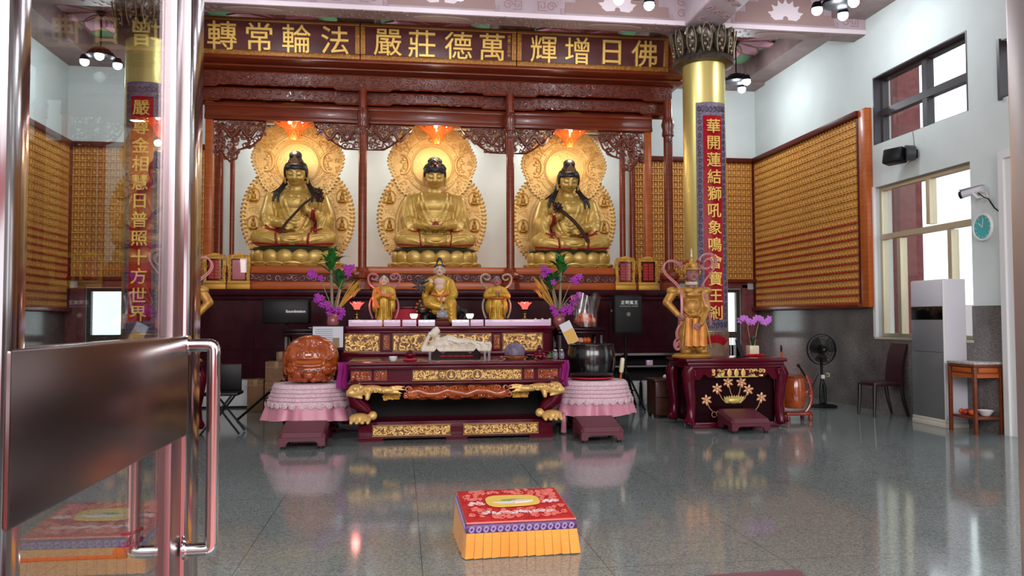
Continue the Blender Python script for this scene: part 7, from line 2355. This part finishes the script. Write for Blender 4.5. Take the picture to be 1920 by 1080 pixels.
k = MB(); k.tube([V(-.1, -.05, .0), V(-.06, -.10, -.06), V(-.02, -.12, -.08), V(-.008, -.2, -.2), V(-.006, -.28, -.26)], .007, 6); k.obj('cable', black, r)
kp = WX(1846, 426, XR)
r = thing('wall_clock', 'round turquoise wall clock with a white rim under the security camera', 'clock', (XR, kp.y, kp.z), 0)
k = MB(); k.lathe([(.14, 0), (.165, 0), (.17, .02), (.16, .04), (.145, .04), (.14, .03)], n=40, close=False, rot=(0, -PI/2, 0)); k.obj('rim', white_gloss, r)
k = MB(); k.cyl((-.001, 0, 0), (-.028, 0, 0), .145, n=40); fc = k.obj('dial', clock_face, r)
k = MB(); k.box(V(-.031, .03, .025), (.003, .085, .01), rot=Euler((.7, 0, 0))); k.obj('hour_hand', white_gloss, fc)
k = MB(); k.box(V(-.033, -.01, .05), (.003, .008, .11), rot=Euler((.15, 0, 0))); k.obj('minute_hand', white_gloss, fc)
k = MB()
for i in range(12):
    a = 2*PI*i/12
    k.box(V(-.0295, .12*math.cos(a), .12*math.sin(a)), (.002, .012, .012))
k.obj('hour_marks', white_gloss, fc)

# ------------------------------------------------------------------ glass doors, left leaf swung inwards
def door_leaf(x, sg, label):
    """leaf in the plane x, hinge at y = 1.0, free edge at y = 2.0; sg = +1 when the room side seen faces +x"""
    r = thing('glass_door', label, 'door leaf', (x, 1.04, 0.0))
    L = .955
    k = MB()
    k.bb(-.024, .024, L-.12, L, .02, 2.6, .012); k.obj('free_stile', steel_m if sg > 0 else steel_right, r)
    k = MB(); k.bb(-.016, .016, L-.21, L-.135, .02, 2.6, .004); k.bb(-.012, .012, L-.135, L-.119, .02, 2.6); k.obj('glazing_bead', steel_pale, r)
    k = MB(); k.bb(-.022, .022, 0.0, .065, .02, 2.6, .01); k.obj('hinge_stile', steel_m, r)
    k = MB(); k.bb(-.027, .027, .01, L-.128, 1.095, 1.315, .005); k.obj('middle_rail', rail_steel, r)
    k = MB(); k.bb(-.022, .022, .066, L-.211, .02, .14, .004); k.bb(-.022, .022, .066, L-.211, 2.5, 2.6, .004); k.obj('end_rail', steel_m, r)
    k = MB(); k.bb(-.003, .003, .066, L-.211, 1.316, 2.5); k.obj('upper_pane', glass, r)
    k = MB(); k.bb(-.003, .003, .066, L-.211, .14, 1.094); k.obj('lower_pane', glass, r)
    y = L-.13
    for s in (-1, 1):
        k = MB()
        X = s*.082
        pts = [V(s*.02, y, 1.295)]+bez3((X-s*.02, y, 1.295), (X, y, 1.295), (X, y, 1.295), (X, y, 1.272), 6)+[V(X, y, 1.0)]+bez3((X, y, .865), (X, y, .845), (X, y, .845), (X-s*.02, y, .845), 6)+[V(s*.02, y, .845)]
        k.tube(pts, .0145, 14); h = k.obj('pull_handle', chrome, r)
        k = MB()
        for z in (1.295, .845):
            k.cyl((s*.024, y, z), (s*.03, y, z), .022, n=18)
        k.obj('handle_rose', chrome, h)
    return r
steel_m = mat('polished_stainless', (176, 164, 166), 0.12, 1.0, bump=(1.5, .015))
steel_pale = mat('satin_stainless_bead', (168, 146, 150), 0.3, 1.0)
steel_right = mat('bright_reflection_stainless', (206, 196, 194), 0.35, .9)  # satin steel made paler, a bright reflection put into the colour
rail_steel = mat('dark_brushed_stainless', (122, 104, 104), 0.24, 1.0, bump=(1.2, .03), var=((104, 84, 82), 1.6, 4))
door_leaf(-.497, 1, 'stainless framed glass door leaf swung open, with a wide dark middle rail')
door_leaf(1.69, -1, 'stainless framed glass door leaf on the window side, seen edge-on')
k = MB(); pts = [V(-.585, 1.845, .842), V(-.75, 1.86, .838), V(-1.2, 1.87, .832), V(-2.2, 1.88, .84)]
k.tube(pts, .0045, 6)
o = k.obj('red_string', red_string); tag(o, 'thin red string tied to the lower end of the door handle', 'string')
k = MB()
k.tube([V(-.582+.02*math.cos(a), 1.868+.02*math.sin(a), .845+.004*a) for a in [.6*i for i in range(22)]], .0035, 6); k.ball(V(-.60, 1.845, .85), (.016, .012, .014)); k.tube([V(-.60, 1.845, .85), V(-.575, 1.835, .885)], .004, 6); k.tube([V(-.60, 1.845, .85), V(-.565, 1.835, .87)], .004, 6)
k.obj('knot', red_string, o)
# door posts of the front wall
for x, nm in ((-.56, 'trim_5'), (1.76, 'trim_6')):
    k = MB(); k.bb(x-.038, x+.028 if x < 0 else x+.038, .8, 1.03, 0, 3.1); struct(k.obj(nm, steel_m))
